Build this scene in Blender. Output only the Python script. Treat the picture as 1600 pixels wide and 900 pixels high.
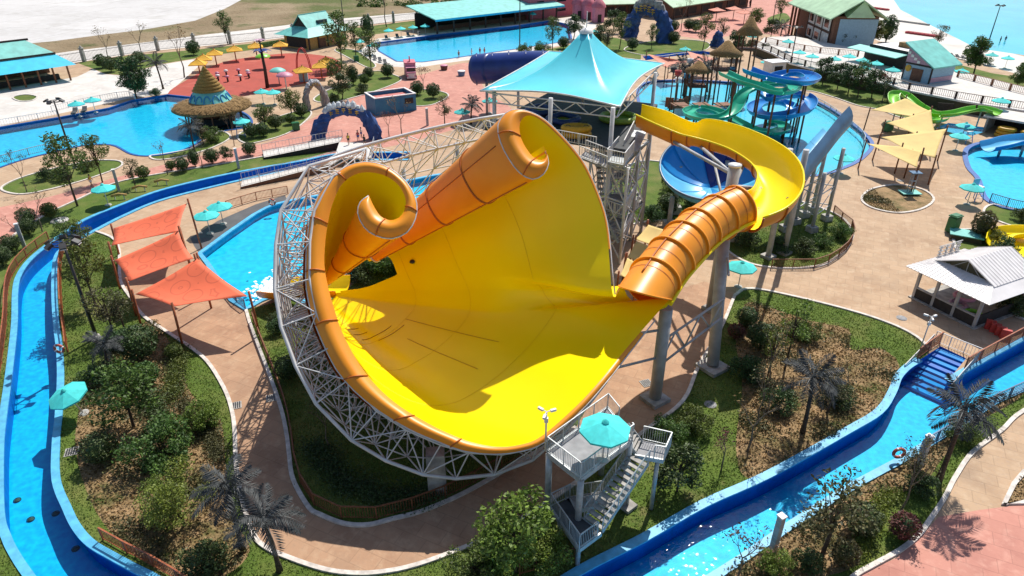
import bpy, math, random
import numpy as np
from mathutils import Vector, Matrix, Quaternion
from mathutils.geometry import delaunay_2d_cdt

for o in list(bpy.data.objects):
    bpy.data.objects.remove(o)
S = bpy.context.scene
COL = S.collection
R = math.radians
V3 = Vector

# ------------------------------------------------------------------ camera, sky, sun, exposure
CAM_H = 33.0
PITCH = R(29.3)
FPX = 1067.0
cam_d = bpy.data.cameras.new('camera')
cam_d.lens = 24.0
cam_d.sensor_width = 36.0
cam_d.clip_end = 6000
cam_d.clip_start = 0.5
cam = bpy.data.objects.new('camera', cam_d)
COL.objects.link(cam)
cam.location = (0, 0, CAM_H)
cam.rotation_euler = (math.pi / 2 - PITCH, 0, 0)
S.camera = cam
S.render.resolution_x = 1024
S.render.resolution_y = 576

SUN_EL = R(55)
SUN_DIR = V3((0.42 * math.cos(SUN_EL), 0.9075 * math.cos(SUN_EL), math.sin(SUN_EL))).normalized()
world = bpy.data.worlds.new('World')
S.world = world
world.use_nodes = True
wn = world.node_tree.nodes
wl = world.node_tree.links
wn.clear()
sky = wn.new('ShaderNodeTexSky')
sky.sky_type = 'NISHITA'
sky.sun_disc = False
sky.sun_elevation = SUN_EL
sky.sun_rotation = math.atan2(SUN_DIR.x, SUN_DIR.y)
bg = wn.new('ShaderNodeBackground')
bg.inputs['Strength'].default_value = 0.11
wo = wn.new('ShaderNodeOutputWorld')
wl.new(sky.outputs[0], bg.inputs[0])
wl.new(bg.outputs[0], wo.inputs[0])
sun_d = bpy.data.lights.new('sun', 'SUN')
sun_d.energy = 5.0
sun_d.angle = R(0.5)
sun_d.color = (1.0, 0.95, 0.87)
sun = bpy.data.objects.new('sun', sun_d)
COL.objects.link(sun)
sun.rotation_euler = SUN_DIR.to_track_quat('Z', 'Y').to_euler()
S.view_settings.view_transform = 'Standard'
S.view_settings.look = 'None'
S.view_settings.exposure = 0.12
S.view_settings.gamma = 1.0
S.render.engine = 'CYCLES'
S.cycles.max_bounces = 7
S.cycles.diffuse_bounces = 6
S.cycles.glossy_bounces = 2
S.cycles.transparent_max_bounces = 12
S.cycles.caustics_reflective = False
S.cycles.caustics_refractive = False
S.cycles.sample_clamp_indirect = 4.0

# ------------------------------------------------------------------ survey helpers: photo pixel -> place in the park
cP, sP = math.cos(PITCH), math.sin(PITCH)
def ray(px, py):
    u = (px - 800) / FPX
    v = (py - 450) / FPX
    return V3((u, cP - v * sP, -sP - v * cP))
def G(px, py, z=0.0):
    d = ray(px, py)
    t = (CAM_H - z) / -d.z
    return V3((d.x * t, d.y * t, z))
def GY(px, py, Y):
    d = ray(px, py)
    t = Y / d.y
    return V3((d.x * t, Y, CAM_H + d.z * t))
def lerp(a, b, t):
    return a + (b - a) * t
def crom(pts, n=6, closed=False):
    P = [V3(p) for p in pts]
    N = len(P)
    out = []
    rng = N if closed else N - 1
    for i in range(rng):
        if closed:
            p0, p1, p2, p3 = P[(i - 1) % N], P[i], P[(i + 1) % N], P[(i + 2) % N]
        else:
            p1, p2 = P[i], P[i + 1]
            p0 = P[i - 1] if i > 0 else p1 * 2 - p2
            p3 = P[i + 2] if i + 2 < N else p2 * 2 - p1
        for k in range(n):
            t = k / n
            out.append(0.5 * ((2 * p1) + (p2 - p0) * t + (2 * p0 - 5 * p1 + 4 * p2 - p3) * t * t
                              + (3 * p1 - p0 - 3 * p2 + p3) * t ** 3))
    if not closed:
        out.append(P[-1].copy())
    return out
def resample(pts, step):
    L = [0.0]
    for a, b in zip(pts, pts[1:]):
        L.append(L[-1] + (b - a).length)
    n = max(1, round(L[-1] / step))
    out = []
    j = 0
    for i in range(n + 1):
        d = L[-1] * i / n
        while j < len(pts) - 2 and L[j + 1] < d:
            j += 1
        seg = L[j + 1] - L[j]
        out.append(pts[j].lerp(pts[j + 1], (d - L[j]) / seg if seg > 1e-9 else 0))
    return out

# ------------------------------------------------------------------ materials
MATS = {}
def mat(name, col, rough=0.6, var=0.12, scale=3.0, col2=None, bump=0.0, bscale=None, metal=0.0, spec=0.5,
        coat=0.0, island=0.0, trans=0.0, detail=5.0, coords='Object', objvar=0.0, bdist=0.05):
    if name in MATS:
        return MATS[name]
    m = bpy.data.materials.new(name)
    m.use_nodes = True
    nt = m.node_tree
    N, L = nt.nodes, nt.links
    b = N['Principled BSDF']
    b.inputs['Roughness'].default_value = rough
    b.inputs['Metallic'].default_value = metal
    b.inputs['Specular IOR Level'].default_value = spec
    if coat:
        b.inputs['Coat Weight'].default_value = coat
        b.inputs['Coat Roughness'].default_value = 0.12
    if coords == 'World':
        g = N.new('ShaderNodeNewGeometry'); vec = g.outputs['Position']
    else:
        g = N.new('ShaderNodeTexCoord'); vec = g.outputs['Object']
    nz = N.new('ShaderNodeTexNoise')
    nz.inputs['Scale'].default_value = scale
    nz.inputs['Detail'].default_value = detail
    L.new(vec, nz.inputs['Vector'])
    ramp = N.new('ShaderNodeValToRGB')
    c2 = col2 if col2 else tuple(max(0, c * (1 - var * 2)) for c in col)
    c1 = col if col2 else tuple(min(1, c * (1 + var)) for c in col)
    ramp.color_ramp.elements[0].position = 0.32
    ramp.color_ramp.elements[1].position = 0.68
    ramp.color_ramp.elements[0].color = (*c2, 1)
    ramp.color_ramp.elements[1].color = (*c1, 1)
    L.new(nz.outputs['Fac'], ramp.inputs[0])
    out = ramp.outputs[0]
    if island or objvar:
        hs = N.new('ShaderNodeHueSaturation')
        mr = N.new('ShaderNodeMapRange')
        amt = island or objvar
        mr.inputs['To Min'].default_value = 1 - amt
        mr.inputs['To Max'].default_value = 1 + amt
        if island:
            gg = N.new('ShaderNodeNewGeometry')
            L.new(gg.outputs['Random Per Island'], mr.inputs['Value'])
        else:
            oi = N.new('ShaderNodeObjectInfo')
            L.new(oi.outputs['Random'], mr.inputs['Value'])
        L.new(mr.outputs[0], hs.inputs['Value'])
        L.new(out, hs.inputs['Color'])
        out = hs.outputs[0]
        if island and objvar:
            oi = N.new('ShaderNodeObjectInfo')
            m2 = N.new('ShaderNodeMapRange')
            m2.inputs['To Min'].default_value = 0.5 - 0.045 * objvar / 0.3
            m2.inputs['To Max'].default_value = 0.5 + 0.03 * objvar / 0.3
            L.new(oi.outputs['Random'], m2.inputs['Value'])
            L.new(m2.outputs[0], hs.inputs['Hue'])
    L.new(out, b.inputs['Base Color'])
    if bump:
        n2 = N.new('ShaderNodeTexNoise')
        n2.inputs['Scale'].default_value = bscale or scale * 6
        n2.inputs['Detail'].default_value = 6
        L.new(vec, n2.inputs['Vector'])
        bp = N.new('ShaderNodeBump')
        bp.inputs['Strength'].default_value = bump
        bp.inputs['Distance'].default_value = bdist
        L.new(n2.outputs['Fac'], bp.inputs['Height'])
        L.new(bp.outputs[0], b.inputs['Normal'])
    if trans:
        tr = N.new('ShaderNodeBsdfTranslucent')
        mx = N.new('ShaderNodeMixShader')
        mx.inputs[0].default_value = trans
        L.new(out, tr.inputs['Color'])
        L.new(b.outputs[0], mx.inputs[1])
        L.new(tr.outputs[0], mx.inputs[2])
        L.new(mx.outputs[0], N['Material Output'].inputs[0])
    MATS[name] = m
    return m

def ground_mat(name, layers, rough=0.85, bump=0.4, bscale=9.0, bdist=0.04, joint=None):
    """layers: [(colour, scale, lo, hi)], mixed one over the other by noise in world metres"""
    m = bpy.data.materials.new(name)
    m.use_nodes = True
    N, L = m.node_tree.nodes, m.node_tree.links
    b = N['Principled BSDF']
    b.inputs['Roughness'].default_value = rough
    b.inputs['Specular IOR Level'].default_value = 0.3
    g = N.new('ShaderNodeNewGeometry')
    prev = None
    for i, (c, sc, lo, hi) in enumerate(layers):
        rgb = N.new('ShaderNodeRGB')
        rgb.outputs[0].default_value = (*c, 1)
        if prev is None:
            prev = rgb.outputs[0]
            continue
        nz = N.new('ShaderNodeTexNoise')
        nz.noise_dimensions = '4D'
        nz.inputs['W'].default_value = i * 3.7
        nz.inputs['Scale'].default_value = sc
        nz.inputs['Detail'].default_value = 7
        nz.inputs['Roughness'].default_value = 0.62
        L.new(g.outputs['Position'], nz.inputs['Vector'])
        mr = N.new('ShaderNodeMapRange')
        mr.inputs['From Min'].default_value = lo
        mr.inputs['From Max'].default_value = hi
        L.new(nz.outputs['Fac'], mr.inputs['Value'])
        mx = N.new('ShaderNodeMix')
        mx.data_type = 'RGBA'
        L.new(mr.outputs[0], mx.inputs[0])
        L.new(prev, mx.inputs[6])
        L.new(rgb.outputs[0], mx.inputs[7])
        prev = mx.outputs[2]
    if joint:
        br = N.new('ShaderNodeTexBrick')
        br.inputs['Scale'].default_value = 1.0
        br.inputs['Brick Width'].default_value = joint[0]
        br.inputs['Row Height'].default_value = joint[1]
        br.inputs['Mortar Size'].default_value = joint[2]
        br.inputs['Color1'].default_value = (1, 1, 1, 1)
        br.inputs['Color2'].default_value = (0.9, 0.9, 0.9, 1)
        br.inputs['Mortar'].default_value = (joint[3],) * 3 + (1,)
        rot = N.new('ShaderNodeMapping')
        rot.inputs['Rotation'].default_value = (0, 0, joint[4])
        L.new(g.outputs['Position'], rot.inputs[0])
        L.new(rot.outputs[0], br.inputs['Vector'])
        mx = N.new('ShaderNodeMix')
        mx.data_type = 'RGBA'
        mx.blend_type = 'MULTIPLY'
        mx.inputs[0].default_value = 1
        L.new(prev, mx.inputs[6])
        L.new(br.outputs['Color'], mx.inputs[7])
        prev = mx.outputs[2]
    L.new(prev, b.inputs['Base Color'])
    n2 = N.new('ShaderNodeTexNoise')
    n2.inputs['Scale'].default_value = bscale
    n2.inputs['Detail'].default_value = 6
    L.new(g.outputs['Position'], n2.inputs['Vector'])
    bp = N.new('ShaderNodeBump')
    bp.inputs['Strength'].default_value = bump
    bp.inputs['Distance'].default_value = bdist
    L.new(n2.outputs['Fac'], bp.inputs['Height'])
    L.new(bp.outputs[0], b.inputs['Normal'])
    MATS[name] = m
    return m

def water_mat(name, tint, wscale=2.2, strength=0.35):
    m = bpy.data.materials.new(name)
    m.use_nodes = True
    N, L = m.node_tree.nodes, m.node_tree.links
    N.remove(N['Principled BSDF'])
    g = N.new('ShaderNodeNewGeometry')
    n1 = N.new('ShaderNodeTexNoise')
    n1.inputs['Scale'].default_value = wscale
    n1.inputs['Detail'].default_value = 1.0
    n1.inputs['Distortion'].default_value = 0.6
    L.new(g.outputs['Position'], n1.inputs['Vector'])
    bp = N.new('ShaderNodeBump')
    bp.inputs['Strength'].default_value = strength
    bp.inputs['Distance'].default_value = 0.06
    L.new(n1.outputs['Fac'], bp.inputs['Height'])
    tr = N.new('ShaderNodeBsdfTransparent')
    tr.inputs['Color'].default_value = (*tint, 1)
    gl = N.new('ShaderNodeBsdfGlossy')
    gl.inputs['Roughness'].default_value = 0.02
    L.new(bp.outputs[0], gl.inputs['Normal'])
    fr = N.new('ShaderNodeFresnel')
    fr.inputs['IOR'].default_value = 1.33
    L.new(bp.outputs[0], fr.inputs['Normal'])
    mx = N.new('ShaderNodeMixShader')
    L.new(fr.outputs[0], mx.inputs[0])
    L.new(tr.outputs[0], mx.inputs[1])
    L.new(gl.outputs[0], mx.inputs[2])
    L.new(mx.outputs[0], N['Material Output'].inputs[0])
    MATS[name] = m
    return m

M = MATS
# ground
ground_mat('beige_paving', [((0.50, 0.345, 0.22), 1, 0, 1), ((0.38, 0.245, 0.15), 0.35, 0.45, 0.7), ((0.56, 0.415, 0.28), 1.3, 0.5, 0.72),
                            ((0.36, 0.26, 0.18), 0.12, 0.56, 0.72), ((0.44, 0.32, 0.23), 5.0, 0.52, 0.7)], bump=0.35, bscale=5, joint=(1.6, 1.1, 0.03, 0.80, 0.45))
ground_mat('tan_paving', [((0.47, 0.285, 0.175), 1, 0, 1), ((0.34, 0.195, 0.12), 0.35, 0.45, 0.7), ((0.54, 0.36, 0.23), 1.3, 0.5, 0.72),
                            ((0.32, 0.21, 0.14), 0.12, 0.54, 0.72), ((0.40, 0.26, 0.17), 5.0, 0.52, 0.7)], bump=0.35, bscale=5, joint=(1.6, 1.1, 0.03, 0.80, 0.45))
ground_mat('pink_paving', [((0.56, 0.26, 0.20), 1, 0, 1), ((0.44, 0.19, 0.15), 0.4, 0.45, 0.7), ((0.66, 0.36, 0.28), 1.4, 0.5, 0.75)], bump=0.25, bscale=5, joint=(1.6, 1.1, 0.03, 0.80, 0.45))
ground_mat('red_rubber', [((0.42, 0.085, 0.06), 1, 0, 1), ((0.33, 0.07, 0.05), 0.3, 0.45, 0.7), ((0.5, 0.14, 0.1), 0.16, 0.56, 0.72)], bump=0.15)
ground_mat('pale_concrete', [((0.66, 0.62, 0.57), 1, 0, 1), ((0.52, 0.48, 0.44), 0.25, 0.45, 0.75), ((0.74, 0.71, 0.68), 0.9, 0.5, 0.7)], bump=0.15,
           joint=(6.0, 6.0, 0.03, 0.75, 0.25))
ground_mat('white_lot', [((0.60, 0.58, 0.56), 1, 0, 1), ((0.47, 0.45, 0.43), 0.03, 0.45, 0.7), ((0.64, 0.63, 0.62), 0.4, 0.45, 0.7), ((0.50, 0.48, 0.45), 0.12, 0.55, 0.7)], bump=0.1,
           joint=(24.0, 24.0, 0.12, 0.6, 0.18))
ground_mat('sand_white', [((0.64, 0.60, 0.55), 1, 0, 1), ((0.52, 0.48, 0.43), 0.1, 0.5, 0.7)], bump=0.1)
ground_mat('asphalt_grey', [((0.10, 0.10, 0.105), 1, 0, 1), ((0.14, 0.14, 0.14), 0.5, 0.4, 0.7)], bump=0.3)
ground_mat('lawn_grass', [((0.105, 0.16, 0.024), 1, 0, 1), ((0.07, 0.12, 0.018), 0.7, 0.4, 0.66), ((0.19, 0.19, 0.055), 0.22, 0.48, 0.7),
                          ((0.24, 0.18, 0.09), 0.33, 0.6, 0.76)], rough=0.95, bump=1.0, bscale=7, bdist=0.12)
ground_mat('bed_soil', [((0.38, 0.25, 0.13), 1, 0, 1), ((0.20, 0.14, 0.065), 0.8, 0.42, 0.64), ((0.06, 0.08, 0.016), 0.45, 0.5, 0.66),
                        ((0.33, 0.21, 0.11), 0.6, 0.58, 0.74)], rough=0.95, bump=1.0, bscale=5, bdist=0.2)
ground_mat('scrub_land', [((0.22, 0.16, 0.09), 1, 0, 1), ((0.30, 0.23, 0.14), 0.05, 0.42, 0.62), ((0.10, 0.12, 0.03), 0.022, 0.5, 0.6),
                          ((0.07, 0.09, 0.02), 0.12, 0.56, 0.7)], rough=0.95, bump=1, bscale=0.8, bdist=0.6)
# water and basins
water_mat('pool_water', (0.62, 0.97, 1.0), 2.6, 0.3)
water_mat('river_water', (0.50, 0.95, 1.0), 3.4, 0.30)
mat('basin_cyan', (0.025, 0.64, 0.92), 0.5, col2=(0.008, 0.47, 0.82), scale=1.5, coords='World', detail=4)
mat('basin_river', (0.008, 0.56, 0.86), 0.5, col2=(0.002, 0.37, 0.75), scale=2.2, coords='World', detail=4)  # mottled floor colour stands in for ripple light under the water
mat('basin_play', (0.03, 0.55, 0.85), 0.5, col2=(0.16, 0.50, 0.60), scale=0.35, coords='World', detail=3)
mat('wave_floor', (0.14, 0.66, 0.86), 0.5, col2=(0.05, 0.54, 0.80), scale=0.08, coords='World', detail=2)
mat('river_wall', (0.008, 0.13, 0.52), 0.45, var=0.1, scale=1.2, coords='World')
mat('coping_blue', (0.10, 0.45, 0.72), 0.5, var=0.12, scale=2)
mat('coping_dark', (0.015, 0.10, 0.36), 0.5, var=0.12, scale=2)
mat('kerb_white', (0.66, 0.60, 0.54), 0.8, var=0.15, scale=2.5, coords='World')
# built things
mat('yellow_fibreglass', (0.95, 0.755, 0.003), 0.3, var=0.03, scale=0.25, spec=0.28, col2=(0.93, 0.70, 0.002))
mat('orange_fibreglass', (0.88, 0.33, 0.022), 0.38, col2=(0.82, 0.27, 0.014), scale=0.4, spec=0.4)
mat('yellow_seam', (0.80, 0.56, 0.002), 0.5, var=0.05)
mat('red_mark', (0.30, 0.06, 0.02), 0.5, var=0.1)
mat('orange_seam', (0.48, 0.12, 0.008), 0.5, var=0.1)
mat('steel_white', (0.66, 0.65, 0.64), 0.45, var=0.08, scale=1.5)
mat('steel_grey', (0.42, 0.42, 0.42), 0.5, var=0.12, scale=1.2)
mat('steel_galv', (0.46, 0.49, 0.50), 0.42, var=0.14, scale=2.5, metal=0.25)
mat('concrete', (0.42, 0.40, 0.37), 0.85, var=0.18, scale=2.0, bump=0.2)
mat('deck_grey', (0.30, 0.30, 0.31), 0.8, var=0.1, scale=2)
mat('deck_dark', (0.06, 0.065, 0.07), 0.8, var=0.15, scale=2)
mat('turquoise_fabric', (0.07, 0.70, 0.68), 0.75, var=0.08, scale=2, trans=0.18, objvar=0.12)
mat('turquoise_tent', (0.085, 0.60, 0.71), 0.34, var=0.05, scale=0.3, spec=0.5)
mat('turquoise_roof', (0.17, 0.56, 0.50), 0.5, var=0.1, scale=0.7)
mat('turquoise_fascia', (0.02, 0.52, 0.74), 0.5, var=0.07, scale=0.7)
mat('mint_roof', (0.40, 0.60, 0.38), 0.6, var=0.1, scale=0.5)
mat('yellow_fabric', (0.80, 0.45, 0.03), 0.75, var=0.1, scale=1, trans=0.15)
mat('cream_fabric', (0.80, 0.60, 0.22), 0.75, var=0.05, scale=0.5, trans=0.2)
mat('pink_fabric', (0.78, 0.32, 0.22), 0.75, var=0.06, scale=0.5, trans=0.15)
mat('wood_brown', (0.20, 0.075, 0.03), 0.7, var=0.2, scale=4)
mat('rust_post', (0.36, 0.10, 0.035), 0.6, var=0.2, scale=4)
mat('dark_wood', (0.05, 0.028, 0.02), 0.7, var=0.2, scale=4)
mat('dark_metal', (0.035, 0.035, 0.038), 0.5, var=0.2, scale=3)
mat('white_paint', (0.78, 0.77, 0.75), 0.55, var=0.06, scale=2)
mat('roof_white', (0.78, 0.75, 0.74), 0.5, var=0.05, scale=0.8)
mat('thatch', (0.36, 0.22, 0.08), 0.95, col2=(0.17, 0.10, 0.04), scale=5, bump=1, bscale=9, bdist=0.15)
mat('thatch_gold', (0.50, 0.30, 0.07), 0.9, col2=(0.22, 0.13, 0.04), scale=6, bump=1, bscale=12)
mat('bark', (0.085, 0.06, 0.04), 0.9, var=0.3, scale=8, bump=0.6)
mat('bark_pale', (0.19, 0.15, 0.11), 0.9, var=0.3, scale=8)
mat('leaf_green', (0.1207, 0.1782, 0.0276), 0.6, col2=(0.0535, 0.1069, 0.0214), scale=1.5, island=0.55, objvar=0.3, trans=0.25)
mat('leaf_bright', (0.1588, 0.2570, 0.0333), 0.6, col2=(0.0907, 0.1663, 0.0242), scale=1.5, island=0.5, objvar=0.3, trans=0.25)
mat('grass_blade', (0.1875, 0.2500, 0.0438), 0.7, col2=(0.1125, 0.1750, 0.0275), scale=0.5, island=0.35, coords='World', trans=0.2)
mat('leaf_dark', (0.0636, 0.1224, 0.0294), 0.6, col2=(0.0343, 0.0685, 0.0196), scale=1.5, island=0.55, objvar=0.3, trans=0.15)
mat('leaf_olive', (0.1250, 0.1250, 0.0438), 0.65, col2=(0.0625, 0.0688, 0.0250), scale=1.5, island=0.5, objvar=0.3, trans=0.2)
mat('leaf_red', (0.16, 0.05, 0.04), 0.65, col2=(0.08, 0.04, 0.025), scale=1.5, island=0.5, objvar=0.3, trans=0.2)
mat('leaf_straw', (0.3375, 0.2125, 0.0875), 0.8, col2=(0.1500, 0.1063, 0.0375), scale=1.0, island=0.5, coords='World', trans=0.15)
mat('palm_grey', (0.0608, 0.0685, 0.0728), 0.55, col2=(0.0331, 0.0397, 0.0397), scale=1.5, island=0.45, trans=0.1)
mat('blue_fibreglass', (0.02, 0.28, 0.66), 0.3, col2=(0.015, 0.22, 0.58), scale=0.4)
mat('blue_light', (0.13, 0.50, 0.78), 0.3, var=0.06, scale=0.6)
mat('blue_navy', (0.012, 0.035, 0.20), 0.35, var=0.1, scale=0.6)
mat('blue_slate', (0.10, 0.20, 0.33), 0.35, var=0.12, scale=0.6)
mat('green_fibreglass', (0.025, 0.46, 0.29), 0.3, var=0.1, scale=0.5)
mat('lime_fibreglass', (0.22, 0.58, 0.03), 0.35, var=0.08, scale=0.6)
mat('green_bin', (0.012, 0.16, 0.055), 0.45, var=0.1)
mat('rock_grey', (0.40, 0.39, 0.36), 0.9, col2=(0.20, 0.20, 0.19), scale=1.2, bump=0.8)
mat('rock_blue', (0.03, 0.10, 0.32), 0.7, col2=(0.015, 0.05, 0.17), scale=0.8, bump=0.6)
mat('rock_white', (0.62, 0.64, 0.64), 0.8, var=0.15, scale=1, bump=0.6)
mat('gold_paint', (0.45, 0.27, 0.02), 0.5, var=0.15)
mat('pink_paint', (0.60, 0.24, 0.34), 0.5, var=0.08)
mat('pink_wall', (0.56, 0.16, 0.20), 0.7, var=0.08)
mat('mauve_paint', (0.46, 0.27, 0.36), 0.5, var=0.08)
mat('red_paint', (0.50, 0.05, 0.04), 0.5, var=0.1)
mat('red_floor', (0.45, 0.10, 0.09), 0.7, col2=(0.6, 0.25, 0.22), scale=2)
mat('box_blue', (0.02, 0.15, 0.30), 0.6, col2=(0.03, 0.22, 0.36), scale=0.8)
mat('wall_yellow', (0.48, 0.29, 0.09), 0.8, var=0.1)
mat('wall_blue', (0.28, 0.44, 0.56), 0.75, var=0.06)
mat('wall_dark', (0.035, 0.03, 0.028), 0.8, var=0.2)
mat('wall_olive', (0.085, 0.075, 0.04), 0.85, var=0.15, scale=0.8)
mat('wall_brown', (0.16, 0.075, 0.045), 0.8, var=0.15)
mat('glass_dark', (0.02, 0.025, 0.03), 0.08, var=0.1)
mat('raft_yellow', (0.66, 0.36, 0.02), 0.5, var=0.08)
mat('raft_blue', (0.03, 0.06, 0.22), 0.5, var=0.1)
mat('raft_green', (0.22, 0.32, 0.03), 0.5, var=0.1)
mat('skin', (0.45, 0.25, 0.17), 0.6, var=0.05)
mat('hair_black', (0.012, 0.01, 0.009), 0.6)
mat('cloth_blue', (0.03, 0.07, 0.25), 0.8)
mat('cloth_red', (0.42, 0.05, 0.06), 0.8)
mat('cloth_white', (0.7, 0.7, 0.68), 0.8)
mat('cloth_black', (0.025, 0.025, 0.028), 0.8)
mat('cloth_yellow', (0.65, 0.45, 0.05), 0.8)
mat('lens_white', (0.8, 0.8, 0.78), 0.3, var=0.02)
mat('ring_red', (0.48, 0.09, 0.05), 0.5, var=0.1)
mat('foam_white', (0.85, 0.9, 0.92), 0.7, var=0.05, scale=3)

def sail_orange():
    m = mat('sail_orange', (0.76, 0.145, 0.06), 0.7, var=0.04, scale=0.6)
    N, L = m.node_tree.nodes, m.node_tree.links
    b = N['Principled BSDF']
    src = b.inputs['Base Color'].links[0].from_socket
    tc = N.new('ShaderNodeTexCoord')
    vo = N.new('ShaderNodeTexVoronoi')
    vo.inputs['Scale'].default_value = 0.55
    L.new(tc.outputs['Object'], vo.inputs['Vector'])
    ml = N.new('ShaderNodeMath'); ml.operation = 'MULTIPLY'; ml.inputs[1].default_value = 17
    L.new(vo.outputs['Distance'], ml.inputs[0])
    sn = N.new('ShaderNodeMath'); sn.operation = 'SINE'
    L.new(ml.outputs[0], sn.inputs[0])
    mr = N.new('ShaderNodeMapRange')
    mr.inputs['From Min'].default_value = 0.80
    mr.inputs['From Max'].default_value = 0.96
    mr.inputs['To Max'].default_value = 0.4
    L.new(sn.outputs[0], mr.inputs['Value'])
    mx = N.new('ShaderNodeMix'); mx.data_type = 'RGBA'
    L.new(mr.outputs[0], mx.inputs[0])
    L.new(src, mx.inputs[6])
    mx.inputs[7].default_value = (0.36, 0.05, 0.025, 1)
    L.new(mx.outputs[2], b.inputs['Base Color'])
sail_orange()

# ------------------------------------------------------------------ object helpers
def tag(o, label=None, cat=None, group=None, kind=None):
    if label: o['label'] = label
    if cat: o['category'] = cat
    if group: o['group'] = group
    if kind: o['kind'] = kind
    return o
def thing(name, label, cat, loc=(0, 0, 0), rotz=0.0, group=None):
    o = bpy.data.objects.new(name, None)
    o.empty_display_size = 0.3
    COL.objects.link(o)
    o.location = loc
    o.rotation_euler = (0, 0, rotz)
    return tag(o, label, cat, group)
def link(name, me, parent=None, loc=(0, 0, 0), kind=None):
    o = bpy.data.objects.new(name, me)
    COL.objects.link(o)
    o.parent = parent
    o.location = loc
    if kind: o['kind'] = kind
    return o
def copy_tree(o, parent=None):
    c = o.copy()
    COL.objects.link(c)
    c.parent = parent
    for ch in o.children:
        copy_tree(ch, c)
    return c

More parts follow.
